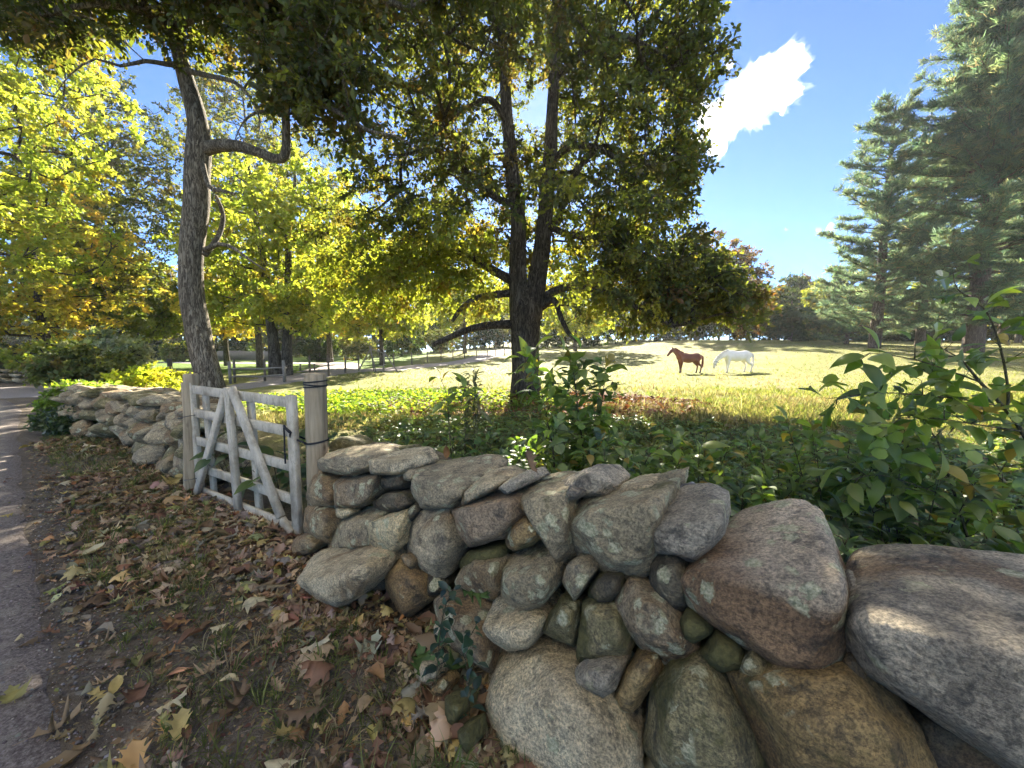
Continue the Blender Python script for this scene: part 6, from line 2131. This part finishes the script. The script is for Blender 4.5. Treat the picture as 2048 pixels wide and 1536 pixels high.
def leaf_mesh(k, cname, v=0):
    key = (k, cname, v)
    if key not in _lm:
        V, Fs = OAKS[k]
        gg = np.random.default_rng(k * 31 + len(cname) + v * 7)
        c = np.array(DEAD[cname]) if cname in DEAD else np.array({'green': (0.09, 0.15, 0.04), 'cream': (0.62, 0.53, 0.34)}[cname])
        C = np.clip(c * np.exp(gg.normal(0, 0.12)) * (1 + 0.25 * fbm(V * 6 + v, k, 2)[:, None]), 0.01, 0.9)
        o = mk("fallen_leaf", V, Fs, LEAF_DEAD, None, C, True)
        _lm[key] = o.data
        bpy.data.objects.remove(o)
    return _lm[key]


def put_leaf(k, cname, p, size, yaw, tilt, label, group, v=0, name="fallen_leaf", roll=0.0):
    o = bpy.data.objects.new(name, leaf_mesh(k, cname, v))
    COL.objects.link(o)
    o.location = p
    o.rotation_euler = (tilt, roll, yaw)
    o.scale = (size, size, size)
    return tag(o, label, "leaf", group)


HERO = [
    (3, 'cream', 606, 1322, 0.17, -1.2, 0.3, "cream curled leaf with pointed teeth lying on the dark verge", 0),
    (0, 'tan', 440, 1330, 0.15, 3.0, 0.15, "smooth tan lobed leaf lying flat with its tip towards the lane", 0),
    (6, 'yellow', 228, 1400, 0.11, 0.6, 0.25, "plain pale yellow oval leaf near the lane edge", 1),
    (0, 'tan', 62, 1490, 0.17, -0.7, 0.1, "large brown lobed leaf lying half on the asphalt", 1),
    (4, 'olive', 30, 1412, 0.13, 1.0, 0.1, "greenish yellow leaf lying out on the asphalt", 0),
    (7, 'pale', 478, 1372, 0.09, 2.0, 0.5, "small rolled pale yellow leaf standing in the grass", 0),
    (4, 'russet', 345, 1268, 0.16, 0.4, 0.1, "big dark russet maple leaf in the middle of the verge", 0),
    (8, 'yellow', 352, 1500, 0.15, 0.5, 0.3, "long yellow leaf with brown specks low in the grass", 0),
    (5, 'yellow', 822, 1420, 0.14, 2.6, 0.3, "folded golden leaf resting against weeds at the wall foot", 1),
    (2, 'orange', 680, 1470, 0.11, 0.2, 0.15, "bright orange brown leaf among acorns", 0),
    (6, 'grey', 182, 1247, 0.075, 1.4, 0.05, "whitish grey leaf flat on the bare soil", 0),
    (5, 'yellow', 780, 1242, 0.1, 1.1, 0.4, "yellow leaf tilted up below the leaning brown boulder", 0),
    (4, 'yellow', 345, 975, 0.24, 0.3, 0.5, "big mottled yellow leaf leaning at the foot of the far gate post", 0),
    (5, 'yellow', 500, 1090, 0.11, 2.9, 0.2, "lone yellow leaf on the bare patch before the gate", 1),
    (8, 'tan', 722, 1225, 0.17, 0.1, 1.1, "tall dry tan leaf standing upright against the wall foot", 0),
    (2, 'brown', 650, 1440, 0.17, 1.9, 0.12, "broad purplish brown lobed leaf overlapping others near the wall", 0),
    (0, 'tan', 640, 1425, 0.16, 0.6, 0.2, "pinkish tan lobed leaf above the purplish brown one", 1),
    (3, 'pale', 318, 1440, 0.13, -0.9, 0.35, "cupped pale tan leaf with a turned up edge in the grass", 0),
    (8, 'yellow', 606, 1462, 0.12, 2.4, 0.3, "crinkled amber leaf beside the pinkish tan one", 1),
    (0, 'brown', 440, 1450, 0.17, -0.3, 0.2, "long brown lobed leaf stretched over the grass", 0),
    (1, 'russet', 120, 1275, 0.12, 1.7, 0.1, "thin russet leaf by the edge of the asphalt", 1),
    (0, 'tan', 175, 1310, 0.13, -0.9, 0.15, "buff lobed leaf crossing the soil near the lane", 1),
    (7, 'olive', 280, 1345, 0.1, 0.9, 0.2, "dull olive leaf half under grass blades", 0),
    (2, 'brown', 70, 1180, 0.1, 0.5, 0.1, "small brown leaf stuck to the lane margin", 0),
]
for (k, cn, px, py, s, yaw, tilt, lab, v) in HERO:
    p = onground(px, py)
    p[2] = zg(p[0], p[1])[0] + 0.02
    put_leaf(k, cn, p, s * 0.85, yaw, tilt * 0.8, lab, "single fallen leaves on the verge", v)
ZN = ["on the lane margin", "along the middle of the verge", "at the foot of the near wall", "in front of the gate and the wall beyond"]
WORD = {'tan': "tan dry", 'brown': "dark brown", 'russet': "reddish russet", 'yellow': "yellow", 'pale': "pale buff", 'olive': "greenish", 'grey': "greyish faded", 'orange': "orange brown"}
names = list(DEAD)
wts = np.array([6, 5, 1.8, 0.6, 1.0, 0.8, 3.2, 0.4])
for q in range(262):
    u = -1.3 + 4.2 * g.random() ** 1.1 if q < 215 else 2.4 + 4.5 * g.random()
    n = 0.06 + 1.0 * g.beta(1.6, 1.4)
    xy = plan(n, u)
    if xy[1] < 0.9:
        continue
    cn = names[g.choice(8, p=wts / wts.sum())]
    z = 3 if u > 3.2 else (0 if n < 0.3 else (1 if n < 0.78 else 2))
    p = (xy[0], xy[1], zg(xy[0], xy[1])[0] + 0.018 + 0.012 * g.random())
    put_leaf(int(g.integers(9)), cn, p, 0.086 * math.exp(g.normal(0, 0.26)), g.random() * 2 * PI, g.normal(0, 0.17), "%s fallen leaf lying %s" % (WORD[cn], ZN[z]), "%s fallen leaves %s" % (WORD[cn], ZN[z]), int(g.integers(2)), roll=g.normal(0, 0.17))

# acorns
m_nut = plain("acorn_shell", (0.28, 0.17, 0.09), 0.35)
m_cup = plain("acorn_cup", (0.16, 0.11, 0.07), 0.9)
for k, (px, py, lab) in enumerate([(772, 1465, "acorn beside the folded golden leaf"), (666, 1480, "acorn under the bright orange brown leaf"), (900, 1468, "acorn close to the lowest mossy stones"), (838, 1262, "acorn at the foot of the leaning brown boulder")]):
    p = onground(px, py)
    p[2] = zg(p[0], p[1])[0] + 0.016
    root = thing("acorn", lab, "acorn", p, "acorns on the verge")
    d = unit(np.array([[math.cos(k * 2.0), math.sin(k * 2.0), 0.2]]))[0]
    P = np.array([np.r_[p + d * t_, r_] for t_, r_ in ((-0.002, 0.007), (0.004, 0.0095), (0.012, 0.0095), (0.019, 0.006), (0.023, 0.0015))])
    m = MB()
    m.add(*sweep(P, 12))
    m.build("nut", m_nut, root)
    P = np.array([np.r_[p + d * t_, r_] for t_, r_ in ((-0.014, 0.0015), (-0.007, 0.002), (-0.006, 0.007), (-0.001, 0.0108), (0.004, 0.011))])
    m = MB()
    m.add(*sweep(P, 12, 0.1, 3))
    m.build("cup", m_cup, root)

# ------------------------------------------------------------------ weeds behind the wall
WEED = [(4, (0.1, 0.165, 0.06)), (3, (0.15, 0.21, 0.065)), (2, (0.21, 0.26, 0.075)), (0.6, (0.28, 0.24, 0.07)), (1.2, (0.1, 0.15, 0.1))]


def plants(XY, hts, nl, size, pal, g, tmpl=LEAF_OVATE):
    """upright leafy stems: leaf arrays and stem segments"""
    n = len(XY)
    z = zg(XY[:, 0], XY[:, 1])
    b0 = np.c_[XY, z]
    top = b0 + np.c_[g.normal(0, 0.22, (n, 2)) * hts[:, None], hts]
    f = (np.arange(nl)[None, :] + g.random((n, nl))) / nl
    f = 0.25 + 0.75 * f
    pos = b0[:, None, :] + (top - b0)[:, None, :] * f[:, :, None]
    a = g.random((n, 1)) * 2 * PI + np.arange(nl)[None, :] * 2.4 + g.normal(0, 0.3, (n, nl))
    D = np.stack([np.cos(a), np.sin(a), g.normal(-0.05, 0.3, (n, nl))], 2)
    Nn = np.stack([g.normal(0, 0.35, (n, nl)), g.normal(0, 0.35, (n, nl)), np.ones((n, nl))], 2)
    pos = pos + D * 0.02
    sz = np.repeat(size * np.exp(g.normal(0, 0.22, n)), nl) * (1.15 - 0.5 * f.ravel())
    cl = np.repeat(palette(pal, n, 0.18, g), nl, 0) * 0.6 + palette(pal, n * nl, 0.2, g) * 0.4
    return (b0, top), scatter(tmpl, pos.reshape(-1, 3), rots(D.reshape(-1, 3), Nn.reshape(-1, 3)), sz, cl)


N = 3000
y = 1.3 + 7.0 * g.random(N) ** 1.35
x = -2.6 + 11.5 * g.random(N)
n = np.stack([x, y], 1) @ NW
ok = (n > 1.78) & (y > 1.4) & (y < 8.3 - 0.36 * np.abs(x - 0.3)) & (x < 1.25 * y + 0.8)
ok &= (np.abs(x) < 9)
XY = np.stack([x, y], 1)[ok]
n = n[ok]
h = 0.12 + 0.5 * g.random(len(XY)) ** 1.5 * np.exp(-np.maximum(n - 2.6, 0) / 2.2)
h *= np.where((XY[:, 0] > -1) & (n < 3.2), 1.15, 1.0)
(b0, tp), (V, F, C) = plants(XY, h, 7, 0.125, WEED, g)
m = MB()
m.add(V, F, C)
V, F = tubes(b0, tp, np.full(len(b0), 0.004), np.full(len(b0), 0.0015), 4)
m.add(V, F, np.broadcast_to((0.07, 0.08, 0.03), (len(V), 3)))
N = 7000
y = 1.5 + 6.6 * g.random(N)
x = -2.6 + 11 * g.random(N)
ok = (np.stack([x, y], 1) @ NW > 1.75) & (y < 8.2 - 0.3 * np.abs(x - 0.3))
x, y = x[ok], y[ok]
P = np.stack([x, y, zg(x, y) + 0.03 + 0.12 * g.random(len(x))], 1)
D = np.stack([g.normal(size=len(x)), g.normal(size=len(x)), g.normal(0, 0.4, len(x))], 1)
Nn = np.stack([g.normal(0, 0.5, len(x)), g.normal(0, 0.5, len(x)), np.ones(len(x))], 1)
m.add(*scatter(LEAF_TREE, P, rots(D, Nn), 0.075 * np.exp(g.normal(0, 0.3, len(x))), palette(WEED + [(1.2, (0.15, 0.1, 0.06))], len(x), 0.25, g)))
tag(m.build("undergrowth", LEAF_WAXY, None, True), "tangle of low green weeds growing behind the near wall", "undergrowth", None, "stuff")
N = 5200
y = 3.4 + 6.5 * g.random(N)
x = -2.5 + 13 * g.random(N)
ok = (np.stack([x, y], 1) @ NW > 2.6) & (x < 1.35 * y + 0.5)
x, y = x[ok], y[ok]
P = np.stack([x, y, zg(x, y) - 0.01], 1)
kk = g.integers(0, 4, len(x))
col = palette(STRAW + [(3, (0.13, 0.15, 0.05))], len(x), 0.22, g) * 0.8
T2 = [tuft(7, 0.02, 50 + k, 1.0) for k in range(4)]
many("grass", "shaded dry grass tangled behind the weeds", "grass", [scatter(T2[k], P[kk == k], spin((kk == k).sum(), g, 0.3), 0.2 * np.exp(g.normal(0, 0.3, (kk == k).sum())), col[kk == k]) for k in range(4)], GRASS)


# single plants one can point at
def shrub(name, label, cat, stems, tmpl, size, pal, gap=0.05, start=0.2, seed=1, side=0.0, droop=0.25, mat=None, group=None, stem_mat=None, kids=2):
    """stems: rows (x,y,z,r); leaves alternate along each stem, with short leafy side shoots"""
    gg = np.random.default_rng(seed)
    root = thing(name, label, cat, stems[0][0][:3], group)
    m = MB()
    pos, D, Nn = [], [], []

    def leaf_on(p, t, k, f):
        a = k * 2.4 + gg.normal(0, 0.4)
        A, B = frames(t[None])
        d = A[0] * math.cos(a) + B[0] * math.sin(a) + t * 0.5
        d[2] -= droop * (0.5 + gg.random())
        pet = unit(d[None])[0] * size * 0.18
        pos.append(p + pet)
        D.append(d + gg.normal(0, 0.15, 3))
        Nn.append(np.array([gg.normal(0, 0.4), gg.normal(0, 0.4), 1.0]) + 0.2 * t)
        m.add(*tubes([p], [p + pet], [0.0013], [0.001], 3))
    for S_ in stems:
        P = catmull(S_, 0.02)
        m.add(*sweep(P, 8, 0.06, seed))
        X = P[:, :3]
        T = unit(np.gradient(X, axis=0))
        cum = np.r_[0, np.cumsum(np.linalg.norm(np.diff(X, axis=0), axis=1))]
        L = cum[-1]
        s = start * L
        k = 0
        while s < L:
            i = min(int(np.searchsorted(cum, s)), len(X) - 1)
            leaf_on(X[i], T[i], k, s / L)
            if side > 0 and gg.random() < 0.55:
                a = k * 2.4 + 1.0
                A, B = frames(T[i][None])
                d = unit((A[0] * math.cos(a) + B[0] * math.sin(a) + T[i] * 0.7 + [0, 0, 0.15])[None])[0]
                ln = side * (0.5 + 0.7 * gg.random()) * (1.1 - 0.6 * s / L)
                e = X[i] + d * ln
                m.add(*tubes([X[i]], [e], [0.0028], [0.0013], 5))
                nk = max(2, int(ln / gap * 1.2))
                for q in range(nk):
                    leaf_on(X[i] + d * ln * (q + 1) / nk, d, q + k, 0.5)
            k += 1
            s += gap * (0.7 + 0.6 * gg.random())
        leaf_on(X[-1], T[-1], k, 1)
    m.build("stem", stem_mat or STEM, root)
    pos, D, Nn = np.array(pos), np.array(D), np.array(Nn)
    n = len(pos)
    parts = MB()
    ts = tmpl if isinstance(tmpl, list) else [tmpl]
    kk = gg.integers(0, len(ts), n)
    col = palette(pal, n, 0.2, gg)
    szs = size * np.exp(gg.normal(0, 0.22, n))
    for k in range(len(ts)):
        s = kk == k
        if s.sum():
            parts.add(*scatter(ts[k], pos[s], rots(D[s], Nn[s]), szs[s], col[s]))
    parts.build("foliage", mat or LEAF_WAXY, root)
    return root


SAP = [(4, (0.15, 0.21, 0.05)), (3, (0.2, 0.25, 0.055)), (1, (0.11, 0.16, 0.06)), (0.5, (0.34, 0.24, 0.05))]
SASL = [lobed(SASS, -0.4, 0.4, 11, 0.01), lobed(SASS, 0.3, -0.5, 12, 0.01), LEAF_OVATE, LEAF_OVATE2]


def px_stem(pts, y):
    out = []
    for q in pts:
        yy = q[3] if len(q) > 3 else y
        out.append((*at(q[0], q[1], yy), q[2]))
    return np.array(out)


def rooted(P):
    """start the stem in the ground"""
    P = np.array(P)
    z = zg(P[0, 0], P[0, 1])[0]
    return np.vstack([[P[0, 0], P[0, 1], z - 0.02, P[0, 3] * 1.1], P]) if P[0, 2] > z + 0.03 else P


shrub("sapling", "tall bushy sapling standing before the big trunk behind the humped dark capstone", "sapling",
      [rooted(px_stem([(1172, 1000, 0.008), (1166, 900, 0.007), (1156, 820, 0.006), (1150, 765, 0.004), (1142, 722, 0.002)], 3.05)),
       rooted(px_stem([(1110, 1000, 0.008, 2.9), (1106, 900, 0.007, 2.9), (1092, 830, 0.005, 2.95), (1078, 760, 0.004, 3.0), (1066, 714, 0.002, 3.05)], 2.9)),
       rooted(px_stem([(1180, 1000, 0.007, 3.2), (1192, 880, 0.006, 3.2), (1204, 800, 0.004, 3.2), (1212, 748, 0.002, 3.2)], 3.2)),
       rooted(px_stem([(1140, 1000, 0.006, 3.3), (1130, 900, 0.005, 3.3), (1122, 820, 0.004, 3.3), (1118, 770, 0.002, 3.3)], 3.3))],
      [LEAF_OVATE, LEAF_OVATE2, LEAF_OVATE, SASL[0]], 0.125, SAP, 0.034, 0.2, 301, 0.3)
shrub("sapling", "slender sapling left of the big trunk behind the pale topped boulder", "sapling",
      [rooted(px_stem([(905, 960, 0.006), (900, 880, 0.005), (896, 820, 0.004), (892, 785, 0.003), (880, 754, 0.002)], 3.7)),
       rooted(px_stem([(900, 940, 0.005, 3.9), (910, 860, 0.004, 3.9), (925, 800, 0.003, 3.9), (930, 770, 0.002, 3.9)], 3.9))],
      [LEAF_OVATE, LEAF_OVATE2], 0.13, SAP, 0.06, 0.2, 302, 0.16)
shrub("weed", "spiky narrow leaved weed standing right of the slender sapling", "weed",
      [rooted(px_stem([(950, 900, 0.005), (950, 830, 0.004), (949, 780, 0.003), (948, 746, 0.002)], 4.4)), rooted(px_stem([(930, 880, 0.004, 4.5), (935, 820, 0.003, 4.5), (938, 775, 0.002, 4.5)], 4.5))],
      LEAF_LANCE, 0.13, [(3, (0.13, 0.14, 0.06)), (2, (0.09, 0.1, 0.04)), (1, (0.2, 0.17, 0.1))], 0.022, 0.1, 303, 0.1)
shrub("sapling", "lobed leaved sapling reaching in over the giant streaky boulder", "sapling",
      [rooted(px_stem([(2110, 1010, 0.009, 1.75), (2050, 874, 0.008, 1.75), (1996, 802, 0.007, 1.72), (1960, 764, 0.006, 1.7), (1922, 720, 0.004, 1.7), (1880, 694, 0.002, 1.7)], 1.75)),
       px_stem([(2014, 824, 0.005), (2016, 780, 0.005), (2002, 700, 0.004), (1978, 632, 0.003), (1950, 602, 0.003), (1915, 578, 0.0025), (1906, 545, 0.0015)], 1.72),
       px_stem([(2012, 815, 0.004), (1935, 800, 0.0035), (1865, 792, 0.003), (1785, 786, 0.0025), (1715, 790, 0.002), (1655, 798, 0.0015)], 1.7),
       px_stem([(1960, 764, 0.004), (1900, 742, 0.003), (1840, 722, 0.0025), (1790, 712, 0.002), (1740, 706, 0.0015)], 1.68),
       px_stem([(2040, 862, 0.004), (1960, 850, 0.003), (1880, 838, 0.0025), (1800, 836, 0.002), (1740, 846, 0.0015)], 1.7)],
      SASL, 0.112, SAP, 0.05, 0.22, 304, 0.1)
shrub("sapling", "dark stemmed leafy shoot in front of the lobed leaved sapling", "sapling",
      [rooted(px_stem([(1948, 1150, 0.007), (1925, 1040, 0.006), (1900, 960, 0.005), (1878, 890, 0.004), (1846, 842, 0.002)], 1.85)),
       px_stem([(1905, 968, 0.004), (1850, 910, 0.003), (1790, 876, 0.002), (1735, 856, 0.0015)], 1.85),
       px_stem([(1930, 1050, 0.004), (1990, 960, 0.003), (2030, 900, 0.002), (2060, 880, 0.0015)], 1.85),
       px_stem([(1915, 1000, 0.004), (1830, 970, 0.003), (1760, 950, 0.002), (1700, 960, 0.0015)], 1.85)],
      [LEAF_OVATE, SASL[1], LEAF_OVATE2], 0.115, SAP, 0.05, 0.2, 305, 0.12)
gs = np.random.default_rng(15)
for k, (px, py, yy, h_, n_, lab) in enumerate([
        (1480, 990, 2.35, 0.3, 7, "glossy low shrub behind the flat topped bluish slab"),
        (1600, 980, 2.2, 0.26, 7, "glossy low shrub behind the biggest rust boulder"),
        (1560, 890, 3.0, 0.3, 6, "broad leaved shrub at the grass edge behind the glossy shrubs"),
        (1780, 1080, 1.75, 0.24, 7, "pale leaved plant just over the top of the giant boulder"),
        (1960, 1130, 1.7, 0.22, 8, "dark leafy plant low behind the giant streaky boulder"),
        (1290, 920, 2.9, 0.26, 6, "green leafy clump right of the bushy sapling"),
        (800, 930, 3.4, 0.2, 5, "broad leaved weed behind the capstones"),
        (1010, 900, 3.4, 0.24, 6, "bluish leaved weed clump left of the bushy sapling"),
        (1400, 900, 2.9, 0.4, 8, "upright light green shrub between the bushy sapling and the glossy shrubs"),
        (1230, 930, 2.6, 0.34, 7, "bright leafy shrub right behind the low cream capstone"),
        (1680, 900, 2.3, 0.42, 8, "tall glossy shrub left of the lobed leaved sapling"),
        (1840, 960, 1.95, 0.36, 8, "dense glossy shrub below the lobed leaved sapling"),
        (2040, 1000, 2.0, 0.4, 7, "yellowing leafy shoot at the view edge under the lobed sapling")]):
    stems = []
    c = at(px, py, yy)
    for q in range(n_):
        a = q * 2.4
        z0 = zg(c[0], c[1])[0]
        ht = max(0.12, c[2] - z0) + h_ * 0.35 * gs.random()
        rr_ = 0.16 + 0.12 * gs.random()
        b0 = np.array([c[0] + 0.03 * math.cos(a), c[1] + 0.03 * math.sin(a), z0])
        e = np.array([c[0] + rr_ * math.cos(a), c[1] + rr_ * math.sin(a), z0 + ht])
        mid = (b0 + e) / 2 + [0, 0, 0.08]
        stems.append(np.array([[*b0, 0.004], [*mid, 0.003], [*e, 0.0015]]))
    pl = SAP if k in (0, 1, 2, 5, 8, 9, 10, 11) else WEED
    if k == 12:
        pl = [(3, (0.2, 0.2, 0.03)), (3, (0.12, 0.15, 0.03)), (1, (0.3, 0.22, 0.04))]
    if k == 3:
        pl = [(3, (0.09, 0.13, 0.06)), (2, (0.13, 0.17, 0.09))]
    shrub("leafy_shrub", lab, "shrub", stems, [LEAF_OVATE, LEAF_OVATE2], 0.1, pl, 0.04, 0.25, 320 + k, 0.07, group="low plants behind the near wall")

# big weeds growing through the gate
for k, (px, py, yy, lab) in enumerate([(470, 985, 3.75, "large leaved weed behind the left half of the gate"), (560, 950, 3.4, "large leaved weed hanging through the right half of the gate")]):
    c = at(px, py, yy)
    stems = []
    for q in range(5):
        a = q * 1.3 + k
        z0 = zg(c[0], c[1])[0]
        b0 = np.array([c[0], c[1], z0])
        e = b0 + [0.22 * math.cos(a), 0.16 * math.sin(a), 0.2 + 0.11 * q]
        stems.append(np.array([[*b0, 0.006], [*((b0 + e) / 2 + [0, 0, 0.06]), 0.005], [*e, 0.003]]))
    shrub("weed", lab, "weed", stems, [LEAF_OVATE2, LEAF_OVATE], 0.2, [(3, (0.06, 0.1, 0.035)), (2, (0.1, 0.14, 0.035))], 0.12, 0.5, 340 + k, 0.0, 0.5)

# creeper on the near wall, curled leaf on its top
for k, (pts, lab) in enumerate([([(868, 1330), (880, 1270), (890, 1215), (905, 1180)], "bluish leaved creeper climbing beside the leaning rusty wedge"), ([(940, 1400), (935, 1340), (925, 1300), (945, 1265)], "creeper shoot with bluish leaves at the foot of the rusty wedge")]):
    P = []
    for (px, py) in pts:
        q = wall_point(px, py, -0.17, 1.13, 0.2)
        P.append((*q, 0.0022))
    P = np.array(P)
    P[0, 2] = zg(P[0, 0], P[0, 1])[0]
    shrub("creeper", lab, "creeper", [P], LEAF_OVATE, 0.045, [(3, (0.04, 0.075, 0.06)), (2, (0.08, 0.125, 0.075))], 0.026, 0.1, 350 + k, 0.05)
q = wall_point(1072, 950, 0.1, 1.13, 0.2)
put_leaf(8, 'brown', q, 0.12, 0.8, 0.9, "crumpled dark brown leaf caught behind the tilted slab on the wall top", None, 0)
q = wall_point(918, 1195, -0.12, 1.13, 0.2)
put_leaf(3, 'green', q, 0.13, -1.4, -0.3, "green lobed leaf lying on the ledge above the leaning rusty wedge", None, 0)
q = wall_point(893, 917, 0.55, 1.13, 0.2)
put_leaf(6, 'orange', q, 0.09, 0.3, 1.2, "rusty upright dead leaf behind the pale topped boulder", None, 0)
# green leaves at the wall foot
for k, (px, py, lab) in enumerate([(850, 1355, "dark green lobed leaf over the broken pale stone"), (920, 1345, "dull green toothed leaf left of the huge whitish boulder")]):
    q = onground(px, py + 20)
    q[2] = 0.07
    put_leaf(4, 'green', q, 0.12, 0.5 + 2 * k, 0.6, lab, None, k)

# ------------------------------------------------------------------ plants on and behind the wall beyond the gate
BUSH = [(4, (0.3, 0.32, 0.04)), (3, (0.22, 0.27, 0.04)), (1, (0.36, 0.31, 0.06))]


def mound(name, label, cat, spots, size, pal, n, mat, seed, rad=0.22, tmpl=LEAF_TREE):
    gg = np.random.default_rng(seed)
    C = []
    for (px, py, yy, rx, rz, k) in spots:
        c = at(px, py, yy)
        C.append(ell(c, (rx, rx * 0.8, rz), k, 0.6, None, seed + k))
    C = np.vstack(C)
    base = C.mean(0)
    base[2] = float(height(base[0], base[1]))
    C = C[C[:, 2] > base[2] + 0.05]
    st = np.array([[*base, 0.02], [*(base + [0, 0, 0.25]), 0.016], [*(base + [0, 0, 0.45]), 0.01]])
    root = thing(name, label, cat, base)
    sk = Skeleton()
    m = MB()
    m.add(*sweep(st, 7))
    sk.limb(st)
    sk.grow(C, 0.3, 0.1, gg, 0.3)
    m.add(*sk.mesh(0.003, 0.4, 4))
    m.build("stem", STEM, root)
    (a, b_), (V, F, col) = sprays(C, base, rad, 6, n, size, tmpl, pal, gg, 0.7, 0.15)
    mk("foliage", V, F, mat, root, col, False)
    return root


mound("sunlit_shrub", "bright yellow green shrub glowing behind the wall beyond the gate", "shrub", [(300, 765, 8.4, 0.75, 0.35, 90), (235, 780, 9.0, 0.6, 0.25, 50), (345, 790, 7.9, 0.45, 0.25, 36)], 0.09, BUSH, 9, LEAF_BRIGHT, 401)
mound("wall_vine", "light green vine spilling over the end of the wall beyond the gate", "vine", [(165, 778, 7.1, 0.42, 0.13, 46), (125, 800, 7.0, 0.3, 0.2, 40), (98, 822, 6.9, 0.14, 0.18, 18), (195, 778, 7.0, 0.34, 0.09, 24)], 0.075, [(3, (0.2, 0.28, 0.05)), (2, (0.12, 0.18, 0.04)), (1, (0.07, 0.12, 0.03))], 8, LEAF_BRIGHT, 402, 0.18)
mound("wall_vine", "shaded ivy covering the face of the wall end under the light green vine", "ivy", [(140, 845, 6.55, 0.3, 0.22, 70), (108, 845, 6.6, 0.22, 0.2, 50)], 0.07, [(3, (0.05, 0.08, 0.03)), (2, (0.08, 0.11, 0.035))], 8, LEAF_WAXY, 403, 0.16)
gg = np.random.default_rng(6)
root = thing("tall_grass", "clump of tall bleached grass between the bright shrub and the leaning trunk", "grass clump", at(345, 830, 7.6) * [1, 1, 0])
m = MB()
base = at(345, 830, 7.6) * [1, 1, 0]
tp_ = tuft(60, 0.012, 5, 0.9)
for k in range(7):
    pb = base + [gg.normal(0, 0.4), gg.normal(0, 0.3), 0]
    pb[2] = zg(pb[0], pb[1])[0]
    R = spin(1, gg, 0.1)
    m.add(*scatter(tp_, pb[None], R, 0.85 + 0.25 * gg.random(), np.repeat(palette([(3, (0.34, 0.29, 0.17)), (2, (0.25, 0.25, 0.1))], 1, 0.2, gg), 1, 0)))
m.build("blade", GRASS, root, False)
